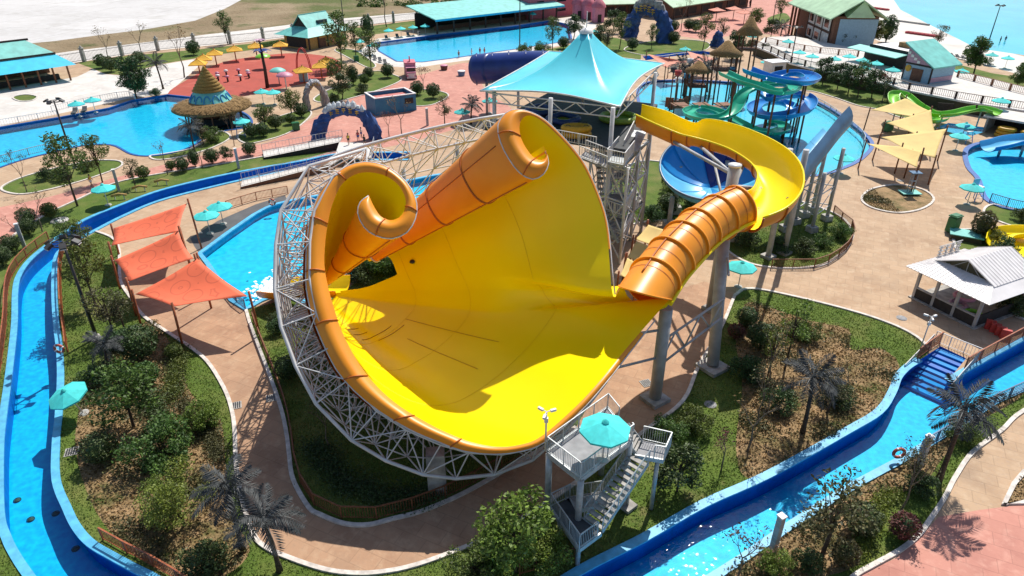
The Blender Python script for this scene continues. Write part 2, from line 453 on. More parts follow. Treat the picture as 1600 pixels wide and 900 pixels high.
class MB:
    def __init__(s):
        s.v = []; s.f = []; s.sm = []
    def add(s, vs, fs, smooth=False):
        n = len(s.v)
        s.v.extend(vs)
        for f in fs:
            s.f.append(tuple(i + n for i in f)); s.sm.append(smooth)
        return s
    def box(s, c, size, rz=0.0, tilt=None):
        hx, hy, hz = size[0] / 2, size[1] / 2, size[2] / 2
        m = Matrix.Rotation(rz, 3, 'Z')
        if tilt is not None: m = m @ tilt
        c = V3(c)
        vs = [c + m @ V3((x, y, z)) for z in (-hz, hz) for x, y in ((-hx, -hy), (hx, -hy), (hx, hy), (-hx, hy))]
        return s.add(vs, [(3, 2, 1, 0), (4, 5, 6, 7), (0, 1, 5, 4), (1, 2, 6, 5), (2, 3, 7, 6), (3, 0, 4, 7)])
    def beam(s, p, q, w, h=None):
        """square bar from p to q"""
        p, q = V3(p), V3(q)
        h = h or w
        d = q - p
        if d.length < 1e-6: return s
        d = d.normalized()
        up = V3((0, 0, 1)) if abs(d.z) < 0.95 else V3((0, 1, 0))
        a = d.cross(up).normalized() * (w / 2)
        b = a.normalized().cross(d) * (h / 2)
        vs = [p - a - b, p + a - b, p + a + b, p - a + b, q - a - b, q + a - b, q + a + b, q - a + b]
        return s.add(vs, [(0, 1, 2, 3), (7, 6, 5, 4), (1, 0, 4, 5), (2, 1, 5, 6), (3, 2, 6, 7), (0, 3, 7, 4)])
    def tube(s, pts, rad, n=8, caps=True, smooth=True):
        pts = [V3(p) for p in pts]
        rr = rad if isinstance(rad, (list, tuple)) else [rad] * len(pts)
        vs = []; fs = []
        prev = None
        for i, p in enumerate(pts):
            d = (pts[min(i + 1, len(pts) - 1)] - pts[max(i - 1, 0)])
            if d.length < 1e-9: d = V3((0, 0, 1))
            d.normalize()
            if prev is None:
                up = V3((0, 0, 1)) if abs(d.z) < 0.9 else V3((0, 1, 0))
                a = d.cross(up).normalized()
            else:
                a = (prev - d * prev.dot(d)).normalized()
            prev = a
            b = d.cross(a)
            for k in range(n):
                t = 2 * math.pi * k / n
                vs.append(p + (a * math.cos(t) + b * math.sin(t)) * rr[i])
        for i in range(len(pts) - 1):
            for k in range(n):
                fs.append((i * n + k, i * n + (k + 1) % n, (i + 1) * n + (k + 1) % n, (i + 1) * n + k))
        s.add(vs, fs, smooth)
        if caps:
            m = len(s.v) - len(vs)
            s.f.append(tuple(m + k for k in reversed(range(n)))); s.sm.append(False)
            e = m + (len(pts) - 1) * n
            s.f.append(tuple(e + k for k in range(n))); s.sm.append(False)
        return s
    def lathe(s, prof, n=16, c=(0, 0, 0), smooth=True, sx=1.0, sy=1.0):
        c = V3(c)
        vs = []; fs = []
        for r, z in prof:
            for k in range(n):
                t = 2 * math.pi * k / n
                vs.append(c + V3((r * math.cos(t) * sx, r * math.sin(t) * sy, z)))
        for i in range(len(prof) - 1):
            for k in range(n):
                fs.append((i * n + k, i * n + (k + 1) % n, (i + 1) * n + (k + 1) % n, (i + 1) * n + k))
        return s.add(vs, fs, smooth)
    def grid(s, rows, smooth=True, closed=False):
        n = len(rows[0])
        vs = [V3(p) for r in rows for p in r]
        fs = []
        for i in range(len(rows) - 1):
            for k in range(n if closed else n - 1):
                fs.append((i * n + k, i * n + (k + 1) % n, (i + 1) * n + (k + 1) % n, (i + 1) * n + k))
        return s.add(vs, fs, smooth)
    def poly(s, pts):
        return s.add([V3(p) for p in pts], [tuple(range(len(pts)))])
    def prism(s, pts, z0, z1):
        n = len(pts)
        vs = [V3((p[0], p[1], z0)) for p in pts] + [V3((p[0], p[1], z1)) for p in pts]
        fs = [tuple(reversed(range(n))), tuple(range(n, 2 * n))]
        fs += [(i, (i + 1) % n, n + (i + 1) % n, n + i) for i in range(n)]
        return s.add(vs, fs)
    def slab(s, pts, th):
        """thin solid from a 3D polygon, thickness downwards"""
        n = len(pts)
        vs = [V3(p) for p in pts] + [V3(p) - V3((0, 0, th)) for p in pts]
        fs = [tuple(range(n)), tuple(reversed(range(n, 2 * n)))]
        fs += [(i, n + i, n + (i + 1) % n, (i + 1) % n) for i in range(n)]
        return s.add(vs, fs)
    def ribbon(s, pts, w, h, z0=0.0, closed=False, off=0.0):
        n = len(pts)
        L = []
        for i in range(n):
            a = pts[(i - 1) % n] if (closed or i > 0) else pts[i]
            b = pts[(i + 1) % n] if (closed or i < n - 1) else pts[i]
            d = V3((b.x - a.x, b.y - a.y, 0))
            d = d.normalized() if d.length > 1e-9 else V3((1, 0, 0))
            nn = V3((-d.y, d.x, 0))
            p = V3((pts[i].x, pts[i].y, z0)) + nn * off
            L.append([p + nn * w / 2, p + nn * w / 2 + V3((0, 0, h)), p - nn * w / 2 + V3((0, 0, h)), p - nn * w / 2])
        if closed: L.append(L[0])
        return s.grid(L, smooth=False)
    def mesh(s, name, material, off=None):
        me = bpy.data.meshes.new(name)
        if off is not None:
            vs = [tuple(v - off) for v in s.v]
        else:
            vs = [tuple(v) for v in s.v]
        me.from_pydata(vs, [], s.f)
        me.polygons.foreach_set('use_smooth', s.sm)
        me.materials.append(M[material] if isinstance(material, str) else material)
        me.update()
        return me
    def build(s, name, material, parent=None, world=True, kind=None):
        """links as one mesh object; world=True: the vertices are in world metres"""
        if world and parent is not None:
            p = parent
            base = p.location.copy()
            while p.parent is not None:
                p = p.parent; base += p.location
            me = s.mesh(name, material, base)
            return link(name, me, parent, kind=kind)
        if world and parent is None:
            c = V3((sum(v.x for v in s.v) / len(s.v), sum(v.y for v in s.v) / len(s.v), min(v.z for v in s.v)))
            me = s.mesh(name, material, c)
            return link(name, me, None, c, kind=kind)
        return link(name, s.mesh(name, material), parent, kind=kind)
# ------------------------------------------------------------------ the ground: one partition of the plane into zones
def gp(pts, n=5, closed=True):
    return crom([G(*p) for p in pts], n, closed)
def gs(pts):
    return [G(*p) for p in pts]

ZONES = []     # (name, outline, material, water level, floor level, wall material, floor material)
def zone(name, outline, material):
    ZONES.append(dict(name=name, pts=outline, mat=material, water=None))
def basin(name, outline, wmat, wz, fz, wall, floor):
    ZONES.append(dict(name=name, pts=outline, mat=wmat, water=wz, floor=fz, wall=wall, fmat=floor))

zone('terrain', [V3((-1500, -60, 0)), V3((1500, -60, 0)), V3((1500, 2600, 0)), V3((-1500, 2600, 0))], 'scrub_land')
zone('car_park', gs([(-500, 118), (0, 72), (85, 64), (160, 54), (225, 46), (305, 32), (350, 14), (380, -2), (372, -40), (-500, -40)]), 'white_lot')
zone('road', gs([(-300, 140), (110, 80), (260, 62), (320, 54), (400, 45), (520, 30), (640, 20), (760, 10), (900, -2), (900, 4), (760, 18), (640, 31),
                 (520, 44), (450, 58), (380, 66), (240, 79), (120, 97), (-300, 165)]), 'pale_concrete')
zone('plaza', gs([(-500, 200), (0, 118), (120, 97), (240, 79), (380, 66), (450, 58), (520, 44), (640, 31), (760, 18), (900, 4), (1100, -35), (1500, -60),
                  (2300, -60), (2600, 300), (2300, 1200), (-900, 1200)]), 'beige_paving')
zone('plaza', gs([(-300, 215), (0, 140), (120, 120), (145, 108), (165, 116), (190, 118), (250, 101), (300, 93), (320, 95), (262, 146), (200, 154), (95, 177), (0, 197),
                  (-300, 260)]), 'pale_concrete')
zone('plaza', gs([(560, 80), (590, 60), (690, 50), (810, 38), (900, 25), (935, 40), (900, 66), (820, 82), (700, 98), (650, 106), (615, 104), (575, 96)]), 'pale_concrete')
zone('play_court', gp([(262, 146), (300, 120), (345, 98), (400, 88), (460, 83), (520, 90), (534, 108), (505, 122), (430, 140), (350, 155), (300, 152)]), 'red_rubber')
PINK1 = [(400, 230), (430, 218), (470, 195), (540, 158), (610, 128), (660, 116), (725, 98), (748, 108), (752, 130), (770, 150), (800, 172), (760, 186),
         (700, 205), (640, 222), (590, 232), (500, 243), (450, 243)]
zone('promenade', gp(PINK1), 'pink_paving')
zone('promenade', gp([(450, 222), (400, 226), (330, 240), (260, 256), (150, 286), (90, 304), (20, 320), (-90, 345), (-90, 410), (0, 378), (60, 350), (130, 325),
                      (200, 300), (270, 276), (330, 262), (410, 244), (460, 236)]), 'pink_paving')
zone('promenade', gs([(1290, 960), (1335, 903), (1400, 872), (1440, 838), (1466, 808), (1530, 797), (1600, 788), (1800, 765), (1800, 1000), (1500, 1050)]), 'pink_paving')
zone('promenade', gs([(1035, 52), (1060, 38), (1110, 22), (1160, 0), (1200, -20), (1330, -40), (1330, -10), (1250, 20), (1235, 60), (1180, 50), (1100, 62)]), 'pink_paving')
zone('beach', gs([(1330, -40), (1420, -40), (1407, 15), (1450, 37), (1500, 62), (1600, 88), (1800, 110), (1800, 150), (1600, 118), (1500, 92), (1400, 74), (1350, 55),
                  (1325, 10)]), 'sand_white')
zone('pool_deck', gs([(297, 372), (340, 345), (400, 319), (445, 305), (450, 315), (397, 336), (355, 365), (312, 397), (304, 386)]), 'asphalt_grey')

zone('path', gs([(188, 437), (250, 420), (312, 400), (345, 440), (385, 484), (600, 400), (900, 430), (1000, 470), (1100, 440), (1150, 450), (1150, 475), (1060, 650), (800, 850), (560, 920), (400, 880),
                 (340, 700), (290, 560), (180, 470)]), 'tan_paving')
LAWN_LINES = []
def lawn(name, outline, material='lawn_grass', kerb=None):
    zone(name, outline, material)
    if kerb == 'closed':
        LAWN_LINES.append((outline, True))
    elif kerb:
        LAWN_LINES.append((kerb, False))
# around the big slide
K_in = gp([(384, 483), (392, 510), (405, 545), (425, 597), (440, 642), (448, 680), (452, 712), (458, 750), (482, 793), (500, 805), (537, 819), (575, 821), (612, 812),
           (655, 801), (705, 781), (750, 758), (800, 729), (850, 700), (900, 668)], closed=False)
lawn('lawn', K_in + gs([(950, 580), (985, 520), (975, 450), (900, 430), (800, 380), (700, 340), (640, 330), (600, 340), (590, 420), (500, 478), (450, 465), (420, 475)]),
     kerb=K_in)
K_left = gp([(150, 362), (175, 372), (186, 390), (188, 437), (205, 467), (225, 495), (262, 520), (297, 543), (325, 567), (350, 607), (362, 640), (367, 675),
             (369, 725), (378, 780), (396, 835), (415, 856), (450, 872), (500, 889), (540, 896), (587, 896), (650, 884), (737, 852), (790, 826), (860, 783),
             (940, 725), (1010, 672), (1067, 627), (1092, 572), (1127, 512), (1148, 462)], closed=False)
K_right = gp([(1148, 462), (1165, 452), (1200, 455), (1280, 473), (1350, 492), (1400, 510), (1432, 527), (1452, 545)], closed=False)
lawn('lawn', K_left + K_right[1:] + gs([(1440, 575), (1380, 690), (1000, 900), (860, 960), (600, 1050), (250, 1050), (150, 900), (60, 700), (60, 500), (100, 395), (140, 368)]),
     kerb=K_left + K_right[1:])
K_br = gp([(1700, 590), (1600, 642), (1565, 673), (1520, 707), (1492, 747), (1475, 780), (1450, 817), (1435, 837), (1407, 860), (1362, 885), (1335, 901), (1290, 940)], closed=False)
lawn('lawn', K_br + gs([(1200, 1010), (1000, 1010), (1100, 860), (1400, 670), (1700, 520)]), kerb=K_br)
lawn('planting_bed', gs([(1660, 715), (1600, 738), (1584, 757), (1568, 790), (1600, 786), (1700, 772)]), 'bed_soil', 'closed')
lawn('planting_bed', gp([(1346, 311), (1362, 296), (1402, 289), (1442, 297), (1459, 312), (1440, 327), (1402, 333), (1362, 325)]), 'bed_soil', 'closed')
lawn('lawn', gp([(1537, 332), (1562, 347), (1610, 359), (1700, 362), (1700, 340), (1600, 330), (1552, 320)]), kerb='closed')
lawn('lawn', gp([(1489, 372), (1495, 361), (1520, 359), (1560, 365), (1620, 378), (1700, 390), (1700, 520), (1600, 500), (1560, 470), (1530, 430), (1500, 400)]), kerb='closed')
lawn('lawn', gp([(940, 300), (1000, 252), (1100, 268), (1200, 300), (1300, 332), (1331, 360), (1326, 383), (1307, 402), (1275, 417), (1200, 418), (1150, 402), (1100, 362),
                 (1040, 345), (985, 352), (950, 370)]), kerb='closed')
# left of and above the lazy river
lawn('lawn', gs([(-200, 470)]) + gp([(-120, 430), (0, 384), (27, 364), (75, 334), (120, 313), (175, 288), (232, 275), (330, 259), (400, 247), (450, 238), (520, 236)], closed=False)
     + gs([(400, 268), (200, 320), (100, 372), (40, 450), (25, 600), (10, 700), (10, 800), (30, 870), (60, 960), (-200, 960)]),
     kerb=gp([(-120, 430), (0, 384), (27, 364), (75, 334), (120, 313), (175, 288), (232, 275), (330, 259), (400, 247), (450, 238)], closed=False))
lawn('planting_bed', gp([(2, 294), (15, 302), (45, 303), (100, 291), (150, 276), (188, 261), (186, 252), (150, 251), (115, 257), (70, 267), (25, 281)]), 'lawn_grass', 'closed')
lawn('lawn', gp([(383, 224), (410, 221), (455, 206), (486, 180), (476, 172), (440, 181), (400, 195), (372, 212)]), kerb='closed')
lawn('lawn', gp([(490, 156), (515, 161), (555, 152), (600, 138), (627, 125), (615, 117), (590, 111), (560, 118), (543, 130), (510, 142)]), kerb='closed')
lawn('lawn', gp([(645, 165), (675, 164), (700, 151), (692, 144), (665, 140), (640, 142), (630, 155)]), kerb='closed')
lawn('lawn', gp([(523, 78), (540, 88), (575, 106), (587, 102), (570, 88), (552, 78)]), kerb='closed')
lawn('lawn', gp([(235, 244), (262, 240), (300, 232), (330, 215), (345, 205), (360, 215), (330, 232), (280, 246), (245, 250)]), kerb='closed')
lawn('lawn', gs([(120, 98), (200, 87), (300, 78), (400, 67), (450, 60), (455, 66), (400, 77), (320, 88), (300, 92), (250, 100), (190, 117), (165, 115), (145, 107)]))
lawn('lawn', gs([(545, 45), (640, 33), (672, 30), (676, 44), (640, 46), (590, 53), (560, 58)]))
lawn('lawn', gp([(20, 152), (40, 148), (58, 151), (50, 157), (30, 158)]), kerb='closed')
lawn('lawn', gp([(975, 78), (1007, 66), (1060, 62), (1105, 66), (1103, 78), (1060, 84), (1020, 88)]), kerb='closed')
lawn('lawn', gp([(790, 86), (850, 78), (900, 68), (950, 58), (985, 66), (1000, 80), (990, 100), (900, 100), (820, 98)]))
lawn('lawn', gs([(1475, 108), (1495, 100), (1550, 114), (1600, 122), (1750, 140), (1750, 165), (1600, 140), (1500, 124)]))
lawn('lawn', gs([(1245, 70), (1290, 66), (1345, 74), (1345, 82), (1290, 80), (1250, 74)]))
lawn('lawn', gp([(1245, 140), (1262, 128), (1295, 112), (1340, 122), (1400, 138), (1480, 156), (1480, 176), (1420, 186), (1375, 172), (1340, 165), (1305, 153), (1270, 143)]), kerb='closed')
lawn('lawn', gp([(1200, 28), (1225, 20), (1235, 30), (1220, 38), (1205, 36)]))
# planted beds inside the lawns
BED_L = gp([(205, 520), (240, 500), (262, 530), (285, 560), (290, 600), (320, 640), (345, 660), (352, 720), (360, 800), (390, 860), (340, 905), (270, 900), (215, 870),
            (150, 800), (118, 700), (130, 620), (165, 560)])
zone('planting_bed', BED_L, 'bed_soil')
BED_R = gp([(1165, 475), (1200, 480), (1262, 500), (1325, 515), (1330, 545), (1375, 545), (1405, 570), (1395, 615), (1370, 645), (1310, 680), (1230, 722), (1170, 748), (1150, 700),
            (1160, 600), (1150, 530)])
zone('planting_bed', BED_R, 'bed_soil')
BED_BR = gp([(1600, 560), (1600, 615), (1520, 665), (1470, 720), (1440, 760), (1380, 775), (1362, 800), (1350, 850), (1330, 885), (1290, 900), (1150, 920), (1130, 880), (1220, 835), (1400, 725)])
zone('planting_bed', BED_BR, 'bed_soil')

# pools and the lazy river
RIV_L_out = [(640, 238), (535, 240), (470, 252), (400, 264), (330, 278), (250, 298), (190, 320), (130, 345), (85, 375), (48, 405), (30, 430), (24, 455), (23, 500), (20, 535),
             (12, 600), (5, 650), (0, 700), (0, 800), (10, 840), (25, 870), (45, 900), (90, 960), (150, 1020), (260, 1110)]
RIV_L_in = [(640, 250), (535, 251), (480, 262), (400, 277), (330, 293), (250, 314), (195, 337), (150, 360), (105, 385), (88, 403), (85, 450), (88, 505), (93, 545), (95, 590),
            (92, 650), (88, 690), (88, 750), (105, 795), (120, 825), (142, 850), (175, 870), (212, 890), (250, 910), (320, 960), (380, 1010), (480, 1080)]
ro, ri = gp(RIV_L_out, 5, False), gp(RIV_L_in, 5, False)
basin('lazy_river', ro + ri[::-1], 'river_water', -0.75, -1.75, 'river_wall', 'basin_river')
RIV_R_up = [(640, 1062), (800, 960), (905, 893), (1005, 842), (1100, 788), (1200, 743), (1322, 675), (1373, 644), (1394, 613), (1403, 590), (1418, 574), (1436, 563)]
RIV_R_up2 = [(1470, 541), (1510, 560), (1480, 596), (1507, 580), (1550, 556), (1600, 529), (1750, 452)]
RIV_R_lo = [(1750, 530), (1600, 607), (1550, 630), (1500, 664), (1437, 702), (1400, 724), (1340, 756), (1275, 796), (1220, 832), (1160, 874), (1100, 912), (960, 1000), (800, 1120)]
rup, rlo = gp(RIV_R_up, 4, False), gs(RIV_R_lo)
rup2 = gs(RIV_R_up2)
basin('lazy_river', rup + rup2 + rlo, 'river_water', -0.75, -1.75, 'river_wall', 'basin_river')
SPL = gs([(312, 397), (355, 365), (397, 336)]) + gp([(397, 336), (425, 322), (470, 311), (560, 296), (640, 282), (700, 272), (705, 285), (640, 318), (600, 335), (580, 400), (500, 470), (445, 463),
        (415, 468), (385, 484)], closed=False)[1:] + gs([(362, 470), (340, 436), (324, 412)])
basin('splash_pool', SPL, 'pool_water', -0.15, -0.85, 'coping_blue', 'basin_cyan')
POOL_L = gs([(-150, 310), (-150, 235), (0, 199), (90, 184), (170, 169), (205, 157), (262, 148), (300, 152), (320, 158)]) + gp([(320, 158), (380, 176), (392, 196), (350, 205), (330, 208), (305, 226),
        (275, 238), (235, 244), (205, 241), (175, 227), (130, 228), (75, 240), (32, 251), (0, 262)], closed=False)[1:]
basin('bar_pool', POOL_L, 'pool_water', -0.12, -1.1, 'coping_dark', 'basin_cyan')
POOL_F = gs([(585, 67), (675, 55), (800, 41), (862, 32), (888, 38), (893, 60), (875, 66), (810, 76), (707, 91), (660, 97), (620, 96), (592, 80)])
basin('swimming_pool', POOL_F, 'pool_water', -0.12, -1.1, 'coping_dark', 'basin_cyan')
POOL_P = gp([(1000, 135), (1030, 126), (1100, 126), (1180, 132), (1245, 147), (1290, 165), (1330, 192), (1362, 222), (1350, 245), (1320, 262), (1270, 275), (1220, 262), (1150, 250), (1080, 225),
             (1030, 195), (1000, 165)])
basin('play_pool', POOL_P, 'pool_water', -0.1, -0.5, 'coping_dark', 'basin_play')
POOL_R = gp([(1508, 240), (1516, 229), (1540, 223), (1600, 222), (1800, 215), (1800, 360), (1600, 330), (1560, 322), (1538, 308), (1528, 280), (1513, 262)])
basin('slide_pool', POOL_R, 'pool_water', -0.15, -0.9, 'coping_blue', 'basin_cyan')
POOL_S = gs([(1462, 200), (1482, 192), (1540, 199), (1537, 206), (1520, 212), (1490, 208)])
basin('slide_pool', POOL_S, 'pool_water', -0.15, -0.7, 'coping_blue', 'blue_light')
POOL_W = gs([(1390, -20), (1397, 0), (1407, 15), (1450, 37), (1500, 62), (1525, 75), (1600, 86), (1800, 100), (2200, 40), (2000, -60), (1400, -60)])
basin('wave_pool', POOL_W, 'pool_water', -0.06, -0.7, 'sand_white', 'wave_floor')
CHAN = gs([(1004, 88), (1040, 83), (1090, 79), (1130, 83), (1130, 87), (1090, 84), (1040, 89), (1010, 94)])
basin('canal', CHAN, 'pool_water', -0.8, -1.3, 'river_wall', 'basin_river')

def build_ground():
    verts = []; edges = []
    for z in ZONES:
        pts = z['pts']
        q = [pts[0]]
        for p in pts[1:]:
            if (p - q[-1]).length > 0.02: q.append(p)
        if (q[0] - q[-1]).length < 0.02: q.pop()
        z['pts'] = q
        n0 = len(verts)
        verts += [V3((p.x, p.y)).to_2d() for p in q]
        edges += [(n0 + i, n0 + (i + 1) % len(q)) for i in range(len(q))]
    vo, eo, fo, *_ = delaunay_2d_cdt(verts, edges, [], 0, 1e-4)
    P = np.array([(v.x, v.y) for v in vo])
    T = np.array([f for f in fo if len(f) == 3])
    C = P[T].mean(axis=1)
    owner = np.full(len(T), -1)
    for zi, z in enumerate(ZONES):
        A = np.array([(p.x, p.y) for p in z['pts']])
        B = np.roll(A, -1, axis=0)
        ins = np.zeros(len(T), bool)
        for (ax, ay), (bx, by) in zip(A, B):
            c = ((ay > C[:, 1]) != (by > C[:, 1]))
            if ay != by:
                xi = (bx - ax) * (C[:, 1] - ay) / (by - ay) + ax
                ins ^= c & (C[:, 0] < xi)
        owner[ins] = zi
    for zi, z in enumerate(ZONES):
        t = T[owner == zi]
        if len(t) == 0: continue
        u, inv = np.unique(t, return_inverse=True)
        inv = inv.reshape(-1, 3)
        a, b, c = P[t[:, 0]], P[t[:, 1]], P[t[:, 2]]
        flip = ((b[:, 0] - a[:, 0]) * (c[:, 1] - a[:, 1]) - (b[:, 1] - a[:, 1]) * (c[:, 0] - a[:, 0])) < 0
        inv[flip] = inv[flip][:, ::-1]
        tris = [tuple(int(i) for i in r) for r in inv]
        def sheet(name, zz, m):
            me = bpy.data.meshes.new(name)
            me.from_pydata([(P[i][0], P[i][1], zz) for i in u], [], tris)
            me.materials.append(M[m])
            o = link(name, me)
            o['kind'] = 'structure'
            return o
        if z['water'] is None:
            sheet(z['name'], 0.0, z['mat'])
        else:
            sheet(z['name'] + '_water', z['water'], z['mat'])
            fl = sheet(z['name'] + '_basin', z['floor'], z['fmat'])
            mb = MB()
            q = z['pts'] + [z['pts'][0]]
            mb.grid([[V3((p.x, p.y, z['floor'])) for p in q], [V3((p.x, p.y, 0.0)) for p in q]], smooth=False)
            w = mb.build('basin_wall', z['wall'], fl)
build_ground()

def strip(name, pts, w, h, m, closed=False, off=0.0, z0=0.0):
    o = MB().ribbon(pts, w, h, z0, closed, off).build(name, m)
    o['kind'] = 'structure'
    return o
for pts, cl in LAWN_LINES:
    strip('kerb', pts, 0.28, 0.13, 'kerb_white', cl)
# copings
strip('coping', ro, 0.5, 0.10, 'coping_blue')
strip('coping', ri, 0.5, 0.12, 'coping_blue')
strip('coping', rup, 0.6, 0.12, 'coping_blue')
strip('coping', rup2[2:], 0.5, 0.12, 'coping_blue')
strip('coping', rlo, 0.55, 0.12, 'coping_blue')
strip('coping', SPL, 0.5, 0.14, 'coping_blue', True)
strip('coping', POOL_L, 0.35, 0.10, 'coping_dark', True)
strip('coping', POOL_F, 0.5, 0.08, 'coping_dark', True)
strip('coping', POOL_P, 0.6, 0.10, 'coping_dark', True)
strip('coping', POOL_R, 0.7, 0.12, 'coping_dark', True)
# ------------------------------------------------------------------ the big yellow scroll-edged cone slide
def mouth(px, py):
    """the slide mouth lies in one tilted plane; it dips a little on its right side"""
    d = ray(px, py)
    # z = -23.4 + .93 Y - .068 max(0, X)^2
    X = 0.0
    for _ in range(8):
        k = -23.4 - 0.068 * max(0.0, X) ** 2
        t = (CAM_H - k) / (0.93 * d.y - d.z)
        X = d.x * t
    return V3((d.x * t, d.y * t, CAM_H + d.z * t))
PAIRS = [((577, 307), (576, 306)), ((583, 320), (563, 316)), ((588, 329), (559, 333)), ((594, 337), (569, 355)), ((602, 342), (587, 368)), ((612, 344), (612, 373)),
 ((623, 340), (636, 363)), ((631, 330), (649, 342)), ((634, 314), (651, 318)), ((628, 297), (642, 295)), ((617, 284), (626, 276)), ((598, 273), (601, 259)),
 ((572, 269), (570, 253)), ((550, 275), (540, 261)), ((532, 291), (514, 282)), ((519, 320), (497, 307)), ((512, 350), (485, 340)), ((508, 380), (480, 378)),
 ((507, 415), (478, 415)), ((513, 450), (479, 452)), ((522, 482), (487, 490)), ((535, 520), (501, 528)), ((560, 567), (524, 575)), ((590, 605), (553, 610)),
 ((625, 635), (592, 642)), ((670, 662), (640, 671)), ((705, 679), (684, 690)), ((737, 691), (725, 705)), ((775, 698), (772, 710)), ((812, 695), (816, 705)),
 ((847, 681), (853, 690)), ((900, 635), (907, 643)), ((940, 592), (947, 598)), ((985, 537), (991, 542)), (0,), (1,), (2,), (3,), (4,), (5,), ((958, 463), (961, 460)), ((951, 390), (954, 389)),
 ((946, 350), (949, 349)), ((936, 315), (939, 313)), ((916, 268), (919, 266)), ((896, 238), (899, 236)), ((870, 210), (873, 207)), ((848, 190), (851, 187)),
 ((832, 181), (831, 176)), ((820, 182), (808, 171)), ((813, 191), (790, 177)), ((812, 205), (778, 196)), ((816, 220), (782, 222)), ((824, 234), (795, 248)),
 ((834, 246), (812, 270)), ((844, 250), (832, 280)), ((851, 247), (849, 272)), ((853, 238), (857, 255)), ((849, 228), (852, 236))]
APEX = G(495, 458, 2.2)
TP = crom([G(1172, 318, 12.2), G(1148, 328, 12.0), G(1126, 338, 11.8), G(1092, 360, 11.4), G(1060, 391, 10.9), G(1032, 423, 10.2), G(1009, 457, 9.6)], 8)
TP = resample(TP[6:], 0.42)
TDIR = (TP[-1] - TP[-3]).normalized()
TSIDE = TDIR.cross(V3((0, 0, 1))).normalized()
TUP = TSIDE.cross(TDIR)
def entry_ring(phi, r):
    return TP[-1] + (TSIDE * -math.cos(phi) - TUP * math.sin(phi)) * r - TDIR * 0.3 * math.sin(phi)
SUB = 4
Fi = crom([entry_ring(p[0] * math.pi / 5, 1.76) if len(p) == 1 else mouth(*p[0]) for p in PAIRS], SUB)
Fo = crom([entry_ring(p[0] * math.pi / 5, 1.86) if len(p) == 1 else mouth(*p[1]) for p in PAIRS], SUB)
NS = len(Fi)
PN = V3((0, -0.93, 1)).normalized()       # mouth plane normal, towards the open air
I_TUBE = 34 * SUB                           # entry tube side
I_RIGHT = 41 * SUB                          # below this the wall carries on to the exit
def smooth_curve(F, sig):
    L_ = [0.0]
    for a, b in zip(F, F[1:]): L_.append(L_[-1] + (b - a).length)
    out = []
    for i in range(len(F)):
        k = i / SUB
        s_ = sig * max(0.0, 1 - (abs(k - 37.5) / (10.5 if k > 37.5 else 15.0)) ** 2)
        if s_ < 0.2:
            out.append(F[i].copy()); continue
        acc = V3((0, 0, 0)); ws = 0.0
        for j in range(1, len(F) - 1):
            w = math.exp(-((L_[j] - L_[i]) / s_) ** 2 / 2) * (L_[j + 1] - L_[j - 1])
            acc += F[j] * w; ws += w
        out.append(acc / ws)
    return out
FiS, FoS = smooth_curve(Fi, 6.5), smooth_curve(Fo, 6.5)
def wall_pt(i, t, outer=False):
    f = Fo[i] if outer else Fi[i]
    q = min(1.0, t / 0.38); q = q * q * (3 - 2 * q)
    f = f.lerp((FoS if outer else FiS)[i], q)
    p = APEX + (f - APEX) * (1 - t)
    k = i / SUB
    # the floor sags into a bowl below the straight generator
    w = math.exp(-((k - 27.5) / 5.5) ** 2)
    p = p - V3((0, 0, 1)) * (1.7 * w * 4 * t * (1 - t) * (1 - 0.5 * t))
    return p
def t_end(i):
    k = i / SUB
    if k < 12: return 0.86
    if k < 39: return 0.92
    if k < 42: return lerp(0.90, 0.655, min(1, max(0, (k - 40.0) / 1.6)) ** 0.6)
    return 0.655 + 0.05 * max(0.0, min(1.0, (k - 43.5) / 3.5)) ** 2
def t_start(i):
    k = i / SUB
    return 0.0
slide = thing('water_slide', 'giant yellow cone water slide with scrolled orange rim and white space frame', 'water slide', G(640, 560))
NT = 30
rows = []
for i in range(NS):
    te = t_end(i)
    ts = t_start(i)
    rows.append([wall_pt(i, lerp(ts, te, j / NT)) for j in range(NT + 1)])
mb = MB().grid(rows)
ob = mb.build('slide_wall', 'yellow_fibreglass', slide)
ob['label'] = 'smooth yellow inner wall of the cone'
# panel joints on the wall, and the dark patched joints near the exit
def line_on_wall(i0, i1, t0, t1, n, r, m, name):
    pts = []
    for k in range(n + 1):
        s = k / n
        i = lerp(i0, i1, s) * SUB
        a_, b_ = int(i), min(NS - 1, int(i) + 1)
        t = lerp(t0, t1, s)
        pts.append(wall_pt(a_, t).lerp(wall_pt(b_, t), i - a_) + PN * 0.03)
    MB().tube(pts, r, 4, False).build(name, m, slide)
for t in (0.22, 0.44, 0.62):
    line_on_wall(13, 47, t, t, 90, 0.012, 'yellow_seam', 'wall_joint')
for t, k0, k1 in ((0.615, 29.5, 32), (0.65, 27.5, 31.5), (0.69, 27, 29.5), (0.73, 27, 29)):
    line_on_wall(k0, k1, t, t - 0.01, 14, 0.022, 'red_mark', 'patched_joint')
line_on_wall(32.5, 32.5, 0.30, 0.62, 16, 0.014, 'red_mark', 'patched_joint')
line_on_wall(31, 31, 0.28, 0.55, 16, 0.014, 'red_mark', 'patched_joint')
